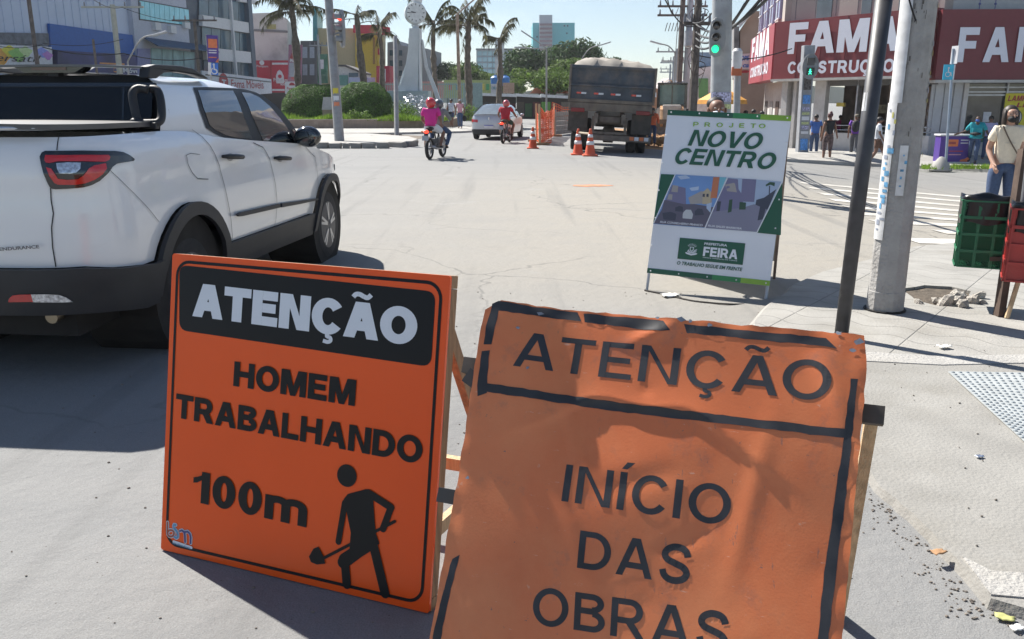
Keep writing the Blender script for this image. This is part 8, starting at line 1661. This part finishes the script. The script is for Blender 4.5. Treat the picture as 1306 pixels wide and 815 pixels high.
# ------------------------------------------------------------------ poles in the near pavement
g = G(1128, 395, .03); tt = D(1178, -45, 6.29); pole = thing('utility_pole', 'thick faceted concrete pole with remains of posters on the near right pavement', 'pole', g); n = 12
M_pole = mat('pole_weathered', (.36, .35, .335), .85, var=.14, scale=7, bump=.5, bscale=45, dirt=.55, dirtc=(.17, .15, .13))
b = MB(); b.tube([g + Vector((0, 0, -.1)), g + (tt - g) * .06, g + (tt - g) * .061, tt], [.132, .131, .128, .118], n); b.build('shaft', M_pole, pole, world=True)
b = MB(); b.tube([g, g + Vector((0, 0, .012))], .15, 16); b.build('foot_gap', M_gapl, pole, world=True)
M_p1 = mat('paper_white', (.66, .66, .66), .8, var=.12, scale=15, dirt=.5, dirtc=(.42, .41, .38)); M_p2 = mat('paper_print_blue', (.12, .32, .52), .8, var=.5, scale=25); M_p3 = mat('paper_print_yellow', (.45, .42, .12), .8, var=.5, scale=25)
poster_wrap(pole, g, tt, .1315, .22, .62, (R(168), R(215)), M_p1, 'poster_remains'); poster_wrap(pole, g, tt, .1275, .62, .98, (R(172), R(228)), M_p1, 'poster_remains'); poster_wrap(pole, g, tt, .1325, .355, .50, (R(238), R(262)), M_p1, 'poster_remains')
random.seed(31)
def scraps(seg, f0, f1, k, ms, w0=.10, r=.1335):
 for i in range(k):
  f = f0 + (f1 - f0) * (i + .5) / k; a = random.uniform(*seg); h_ = random.uniform(.004, .016); poster_wrap(pole, g, tt, r - .008 * (f > .6), f, f + h_, (a, a + random.uniform(.5, 1.5) * w0), random.choice(ms), 'poster_print')
scraps((R(178), R(200)), .24, .50, 16, [M_p2, M_p2, mat('paper_print_grey', (.3, .33, .4), .8)], .28); scraps((R(180), R(212)), .52, .95, 26, [MATS['paper_print_grey'], M_p3, M_p2], .16); scraps((R(244), R(256)), .37, .48, 5, [M_p2], .12); scraps((R(318), R(335)), .40, .92, 20, [M_p3, MATS['paper_print_grey'], M_p1], .14)
[scraps((R(215), R(285)), f_, f_ + random.uniform(.02, .05), 2, [mat('glue_stain', (.12, .11, .10), .9)], random.uniform(.03, .09)) for f_ in [random.uniform(.5, .95) for _ in range(12)]]
b = MB(); b.tube(catmull([tuple(D(1157, -10, 6.1)), tuple(D(1163, 12, 6.1)), tuple(D(1168, 26, 6.15))], 4), .006, 6); b.build('cable', M_blkv, pole, world=True)
g2_ = G(1072.5, 431, .03); t2_ = D(1131, -30, 5.72); bp_ = thing('sign_post', 'leaning dark steel post on the near pavement, partly rubbed bare', 'post', g2_); b = MB(); b.tube([g2_, t2_], [.044, .054], 16); b.build('shaft', mat('dark_steel_post', (.055, .055, .06), .5, .2, var=.25, scale=10, dirt=.15, dirtc=(.12, .10, .09)), bp_, world=True, smooth=True)
poster_wrap(bp_, g2_, t2_, .0505, .64, .69, (R(170), R(225)), M_p1, 'scraped_patch')
# litter crates
def crate(t, w, d, h, m, sides, cells, taper=.93):
 """an open plastic crate standing on end: ribs and lattice cells are real bars; local axes"""
 ft = Frame((0, -d / 2, 0), 0)
 for nm, fr, W_ in (('front_panel', Frame((-w / 2, -d / 2, 0), 0), w), ('side_panel', Frame((-w / 2, d / 2, 0), R(90)), d), ('side_panel', Frame((w / 2, -d / 2, 0), R(-90)), d)):
  b = MB(); T_ = .022
  nx = cells[0] if nm == 'front_panel' else 2; solid = nm == 'side_panel' and fr.O.x > 0
  for i in range(nx + 1): a = W_ * i / nx; b.prism([(max(0, a - T_ / 2), 0), (min(W_, a + T_ / 2), 0), (min(W_, a + T_ / 2), h), (max(0, a - T_ / 2), h)], fr, -.004, .012)
  for i in range(cells[1] + 1): z = h * i / cells[1]; b.prism([(0, max(0, z - T_ / 2)), (W_, max(0, z - T_ / 2)), (W_, min(h, z + T_ / 2)), (0, min(h, z + T_ / 2))], fr, -.003, .016)
  if nm == 'front_panel' and sides: pass
  b.build(nm, m, t)
  b = MB()
  if not solid and sides:
   k = int(h / .022)
   for i in range(-int(W_ / .022), k):
    for sg_ in (0, 1):
     p0 = [0, i * .022]; p1 = [W_, i * .022 + W_]
     if p0[1] < 0: p0 = [-p0[1], 0]
     if p1[1] > h: p1 = [W_ - (p1[1] - h), h]
     if p0[0] >= p1[0]: continue
     q0, q1 = (p0, p1) if sg_ == 0 else ([W_ - p0[0], p0[1]], [W_ - p1[0], p1[1]]); b.beam(fr.at(q0[0], q0[1], -.006), fr.at(q1[0], q1[1], -.006), .004, .004)
   tag(b.build('lattice', m, t), kind='stuff')
  else: b.prism([(0, 0), (W_, 0), (W_, h), (0, h)], fr, -.010, -.004); b.build('solid_panel', m, t)
 b = MB(); b.box((0, 0, .006), (w, d, .012)); b.build('base', m, t); b = MB(); b.prism([(0, 0), (w, 0), (w, h), (0, h)], Frame((-w / 2, d / 2 - .002, 0), 0), -.004, .0); b.build('rear_panel', m, t)
M_cgr = mat('crate_green', (.015, .16, .075), .45, var=.12, scale=8, dirt=.2); M_crd = mat('crate_red', (.38, .035, .03), .45, var=.12, scale=8, dirt=.2); M_bag = mat('bin_bag_black', (.010, .010, .012), .28, var=.2, scale=20)
q = D(1249, 338, 6.35); gc = thing('litter_crate', 'green plastic crate lined with a black bag, hung up as a litter bin', 'litter bin', q, R(24)); crate(gc, .33, .27, .50, M_cgr, True, (3, 4))
q = D(1308, 356, 5.75); rc = thing('litter_crate', 'red plastic crate hung up as a litter bin, cut off by the right edge', 'litter bin', q, R(28)); crate(rc, .27, .3, .50, M_crd, False, (2, 4))
def bag(t, w, d, h, label):
 b = MB(); n = 40; rows = 9
 for j in range(rows + 1):
  for i in range(n):
   a = 2 * math.pi * i / n; cx, cy = math.cos(a), math.sin(a); k = (abs(cx) ** 4 + abs(cy) ** 4) ** (-.25); f = j / rows
   z = h + .03 * math.sin(f * math.pi) - .17 * max(0, (f - .35) / .65) + .012 * math.sin(a * 5) - (.16 * (1 - f / .2) if f < .2 else 0); o_ = (.96 if f < .3 else 1.10) + .02 * math.sin(a * 11 + j) + random.uniform(-.012, .012)
   b.v.append((cx * k * w / 2 * o_, cy * k * d / 2 * o_, z))
 for j in range(rows):
  for i in range(n): b.f.append((j * n + i, j * n + (i + 1) % n, (j + 1) * n + (i + 1) % n, (j + 1) * n + i)); b.m.append(0)
 b.f.append(tuple(range(n))); b.m.append(0)
 o = b.build('bin_bag', M_bag, None, smooth=True); o.location = t.location; o.rotation_euler = t.rotation_euler; tag(o, label, 'bin bag')
bag(gc, .33, .27, .50, 'shiny black bin bag folded over the rim of the green crate'); bag(rc, .27, .3, .50, 'black bin bag folded over the rim of the red crate')
g = G(1274, 403, .03); t = thing('bin_stand', 'dark iron post holding up the litter crates, with a pale stick leaning on it', 'stand', g); b = MB(); b.beam(g, D(1306, 190, 6.15), .05, .07, Vector((0, 1, 0))); b.build('post', mat('rusty_iron', (.09, .06, .045), .8, var=.3, scale=10), t, world=True); b = MB(); b.tube([G(1284, 406, .03), D(1303, 345, 6.0)], .018, 8); b.build('prop', M_wood_l, t, world=True)
b = MB(); b.tube([D(1301, 285, 5.95), D(1313, 190, 5.9)], .016, 8); b.build('tube', M_tube, t, world=True); b = MB(); b.beam(D(1262, 330, 6.2), D(1312, 330, 6.1), .03, .03); b.build('cross_bar', MATS['rusty_iron'], t, world=True)

# ------------------------------------------------------------------ far end of the street
def upole(label, u, y, vtop, arms=(), r=.14, m=None, extra=None):
 p = D(u, 130, y); t = thing('utility_pole', label, 'utility pole', (p.x, y, gz(p.x, y)), 0, 'utility poles along the street'); zt = D(u, vtop, y).z; lx = (vtop - 200) * 0; b = MB(); b.tube([(p.x, y, -.6), (p.x, y, zt)], [r, r * .75], 8); b.build('pole', m or M_pc, t, world=True)
 for v, L in arms:
  z = D(u, v, y).z; b = MB(); b.box((p.x, y, z), (L, .1, .1)); ca = b.build('crossarm', m or M_pc, t, world=True)
  for k in (-.45, -.2, .2, .45): b = MB(); b.tube([(p.x + L * k, y, z + .05), (p.x + L * k, y, z + .28)], [.05, .03], 6); b.build('insulator', mat('insulator', (.2, .2, .22), .3), ca, world=True)
 return t, p.x
M_ps = mat('steel_pole', (.33, .35, .38), .6, var=.1); M_pd = mat('dark_pole', (.12, .10, .09), .85, var=.3)
upole('grey round utility pole reaching out of the frame, left of the signal pole', 874, 45, -60, (), .19, M_ps)
t, x = upole('dark utility pole with two crossarms and a grey transformer', 865, 45, -4, ((8, 2.5), (19.5, 2.5)), .17, M_pd)
b = MB(); q = D(877 - 4, 48, 34); b.lathe([(.0, -.38), (.33, -.36), (.34, 0), (.33, .36), (0, .38)], (x + .40, 44.6, D(865, 50, 45).z), 'z', 16); b.build('transformer', M_ps, t, world=True, smooth=2)
b = MB()
for k in range(5): b.tube([(x - .9 + k * .16, 44.6, D(865, 50, 45).z + .35), (x - .9 + k * .16 + .1, 44.6, D(865, 30, 45).z)], .02, 5)
b.build('fuse_links', M_pd, t, world=True)
t, x = upole('leaning brown utility pole tangled in cables beside the dark one', 884, 26, -30, ((30, .8),), .14, M_pd)
b = MB(); 
for k in range(26): a = random.uniform(0, 6.28); z = random.uniform(2.6, 5.2); b.tube(catmull([(x + .14 * math.cos(a), 26 + .14 * math.sin(a), z), (x + random.uniform(-.3, .3), 25.8, z - random.uniform(.1, .4)), (x + random.uniform(-.15, .15), 25.9, z - random.uniform(.3, .9))], 3), .012, 4)
tag(b.build('cable_tangle', M_pd, t, world=True), kind='stuff')
upole('distant utility pole with two wide crossarms over the backhoe cab', 861, 62, 62, ((66, 3.0), (78, 2.2)), .16, M_ps)
upole('second distant utility pole behind the backhoe cab', 857, 85, 72, ((80, 2.6), (92, 2.6)), .16, M_ps)
upole('farthest visible utility pole over the backhoe', 853, 110, 82, ((88, 2.6),), .16, M_ps)
upole('pale concrete utility pole with a short crossarm in front of the blue store band', 157, 52, 6, ((9, 3.6),), .20, mat('pole_cream', (.38, .38, .33), .8, var=.1))
upole('thin dark utility pole crossing the pale store building', 54, 50, -40, (), .14, M_pd)
upole('dark utility pole in front of the glass office building', 257, 56, 24, ((26, 2.8),), .13, M_pd)
upole('leaning thin dark pole just above the pickup brake light', 128, 49, 50, (), .09, M_pd)
upole('thin grey pole with a short crossarm behind the leaning signal post', 410, 76, 44, ((58, 1.6),), .11, M_ps)
# street buildings beyond
t, fr = block('brick_building', 'pinkish beige building seen end-on beyond the maroon fascia', 'building', 52, [(943, 150), (985, 150), (985, 14), (960, 14), (944, 38)], 10, mat('pink_beige', (.40, .30, .25), .85, var=.12, scale=1), R(12))
bquad(fr, [(940, 30), (961, 12), (961, 16), (943, 36)], .02, .8, 'white_eave', M_sw, t); bquad(fr, rect(936, 34, 942.5, 100), -3, .2, 'balconies', mat('balcony_grey', (.20, .19, .19), .8, var=.5, scale=1.5), t)
t, fr = block('shop_sign', 'white shop sign with blue letters OPE and ca, below the pinkish building', 'shop sign', 49, [(943.5, 88), (957, 88), (957, 68), (943.5, 69)], .15, M_sw, R(10), 'board'); M_bl = mat('letter_blue', (.03, .15, .5), .5); textpx('OPE', fr, (944.5, 77.5), (955.5, 77), 6, M_bl, t, bold=.03, off=.02, shear=.2, name='sign_lettering'); textpx('ca', fr, (947, 86), (955, 86), 4, M_bl, t, bold=.03, off=.02, shear=.2, name='sign_lettering', caps='x')
t2_s, fr2 = block('arrow_sign', 'thin red arrow sign hanging under the white OPE ca sign', 'sign', 49, [(944, 93), (953, 93), (957, 91), (953, 89.5), (944, 90)], .1, M_dr, R(10), 'arrow')
t, fr = block('shop_row_building', 'row of low shops with pale awnings between the signal pole and the corner building', 'building', 56, [(936, 150), (985, 150), (985, 88), (936, 100)], 8, mat('shop_row', (.28, .26, .25), .8, var=.3, scale=1), R(14))
for k, (u0, u1, v) in enumerate(((938, 955, 108), (956, 972, 111), (960, 985, 106))): b = MB(); q0, q1 = fr.px(u0, v), fr.px(u1, v - 2); b.add([fr.at(q0[0], q0[1] + .45, 0), fr.at(q1[0], q1[1] + .45, 0), fr.at(q1[0], q1[1], 1.3), fr.at(q0[0], q0[1], 1.3), fr.at(q1[0], q1[1] - .15, 1.3), fr.at(q0[0], q0[1] - .15, 1.3)], [(0, 1, 2, 3), (3, 2, 4, 5)]); b.build('awning', [M_sw, mat('awning_yellow', (.5, .5, .15), .7), M_sw][k], t, world=True)
for k in range(6): bquad(fr, rect(940 + k * 7.5, 118, 945 + k * 7.5, 145), .02, .08, 'shop_door', mat('door_tone_%d' % k, [(.5, .5, .48), (.08, .07, .07), (.5, .48, .45), (.25, .08, .05), (.1, .1, .1), (.45, .44, .42)][k], .7), t)
t, fr = block('white_green_building', 'white and green shop building between the tangled pole and the signal pole', 'building', 48, [(886, 150), (910, 150), (910, 84), (886, 88)], 8, M_sw, R(10)); bquad(fr, rect(891, 100, 903, 125), .02, .1, 'green_panel', mat('green_fascia', (.12, .3, .12), .6), t); bquad(fr, rect(887, 66, 912, 84), -6, -.5, 'blue_upper_wall', mat('blue_grey_wall', (.20, .30, .40), .7, var=.2), t)
t, fr = block('distant_building', 'terracotta coloured building glimpsed between the truck and the backhoe', 'building', 70, [(826, 150), (846, 150), (843, 116), (829, 108)], 8, mat('terracotta_wall', (.38, .19, .11), .85, var=.15), 0); bquad(fr, rect(832, 118, 837, 124), .02, .06, 'window', M_wsh, t)
t, fr = block('distant_building', 'low jumble of grey and red roofs at the end of the street behind the backhoe', 'building', 130, [(838, 150), (900, 150), (900, 112), (884, 108), (880, 100), (870, 106), (860, 98), (850, 106), (840, 112)], 10, mat('far_mix', (.32, .28, .27), .85, var=.5, scale=.3), 0)
def parasol(label, u, v, y, r, m):
 p = D(u, v, y); t = thing('market_parasol', label, 'parasol', (p.x, y, gz(p.x, y))); z = p.z - t.location.z; b = MB(); b.lathe([(r, -.45), (r * .97, -.30), (r * .5, -.05), (.02, .12)], (0, 0, z), 'z', 8); b.build('canopy', m, t); b = MB(); b.tube([(0, 0, 0), (0, 0, z)], .025, 6); b.build('pole', M_tube, t)
M_pa = mat('parasol_orange', (.65, .30, .05), .7); parasol('orange parasol behind the thick signal pole', 922, 117, 33, .95, M_pa); pass
for k, (u, v, m_, lb) in enumerate(((962, 138, M_redsh, 'distant passer-by in red under the street awnings'), (973, 137, M_mask, 'distant passer-by in black under the street awnings'), (952, 139, MATS['green_shorts'], 'distant passer-by in green under the street awnings'))): pp = D(u, 130, 29 + k * 2); person(lb, (pp.x, pp.y, gz(pp.x, pp.y) + .1), R(180 + k * 40), None, 0, m_, M_jean, .6, h=1.55)
# cables
CB = [((54, 55), (157, 50), 50, 52, 'two-way cable between the thin dark pole and the cream pole, upper'), ((54, 60), (157, 68), 50, 52, 'sagging dark cable bundle between the thin dark pole and the cream pole'), ((157, 68), (257, 74), 52, 56, 'cable bundle between the cream pole and the glass office pole'), ((157, 10), (257, 28), 52, 56, 'thin wire from the cream pole crossarm to the glass office pole'), ((-20, 55), (54, 57), 49, 50, 'cable running out of the left edge from the thin dark pole'), ((110, -8), (157, 9), 45, 52, 'thin wire dropping from the top edge to the cream pole'),
   ((848, -20), (865, 10), 20, 34, 'wire dropping from the top edge to the dark crossarm pole'), ((840, -20), (887, 32), 18, 26, 'wire dropping from the top edge to the tangled brown pole'), ((887, 30), (1005, -30), 26, 12, 'thick cable rising right from the tangled brown pole'), ((887, 40), (985, -20), 26, 13, 'second thick cable rising right from the tangled brown pole'), ((887, 48), (960, -10), 26, 14, 'third cable rising right past the thick signal pole'), ((874, 60), (905, 30), 30, 26, 'short cable between the grey pole and the signal pole'), ((887, 58), (950, 5), 26, 16, 'fourth cable rising right past the thick signal pole'), ((861, 67), (865, 20), 62, 34, 'cable linking the distant crossarm pole to the dark pole'), ((887, 70), (1010, 62), 26, 26.6, 'low cable crossing in front of the maroon fascia'), ((874, 20), (940, -30), 30, 15, 'wire leaving the top of the frame above the signal pole')]
for (a, c, ya, yc, lb) in CB:
 p, q = D(a[0], a[1], ya), D(c[0], c[1], yc); sag_ = .02 * (p - q).length + .15; b = MB(); b.tube([tuple(p.lerp(q, i / 14) - Vector((0, 0, sag_ * 4 * (i / 14) * (1 - i / 14)))) for i in range(15)], .028 if 'thick' in lb or 'bundle' in lb else .016, 5); tag(b.build('power_cable', mat('cable_black', (.02, .02, .022), .6)), lb, 'cable', 'overhead cables')

# the far horizon
b = MB(); random.seed(3); n = 160; R_ = 1500
for i in range(n): a = R(-75 + 150 * i / (n - 1)); h_ = 26 + 9 * math.sin(i * .31) + 6 * math.sin(i * .83 + 1); b.v += [(R_ * math.sin(a), R_ * math.cos(a), -5), (R_ * math.sin(a), R_ * math.cos(a), h_), ((R_ + 400) * math.sin(a), (R_ + 400) * math.cos(a), h_ * .8)]
for i in range(n - 1): b.f += [(3 * i, 3 * i + 3, 3 * i + 4, 3 * i + 1), (3 * i + 1, 3 * i + 4, 3 * i + 5, 3 * i + 2)]; b.m += [0, 0]
tag(b.build('hills', mat('far_hills', (.08, .11, .07), .9)), kind='structure')
# thin haze volume added to wash out the distance, in place of glare
b = MB(); b.box((0, 290, 44), (1400, 640, 98)); hz_ = b.build('haze', mat('glare_haze', (1, 1, 1)), None); m = MATS['glare_haze']; m.node_tree.nodes.clear(); o_ = m.node_tree.nodes.new('ShaderNodeOutputMaterial'); v_ = m.node_tree.nodes.new('ShaderNodeVolumePrincipled'); v_.inputs['Color'].default_value = (.95, .97, 1, 1); v_.inputs['Density'].default_value = .00035; m.node_tree.links.new(v_.outputs[0], o_.inputs['Volume']); tag(hz_, 'thin pale haze added over the whole square in place of glare', 'haze', kind='stuff')
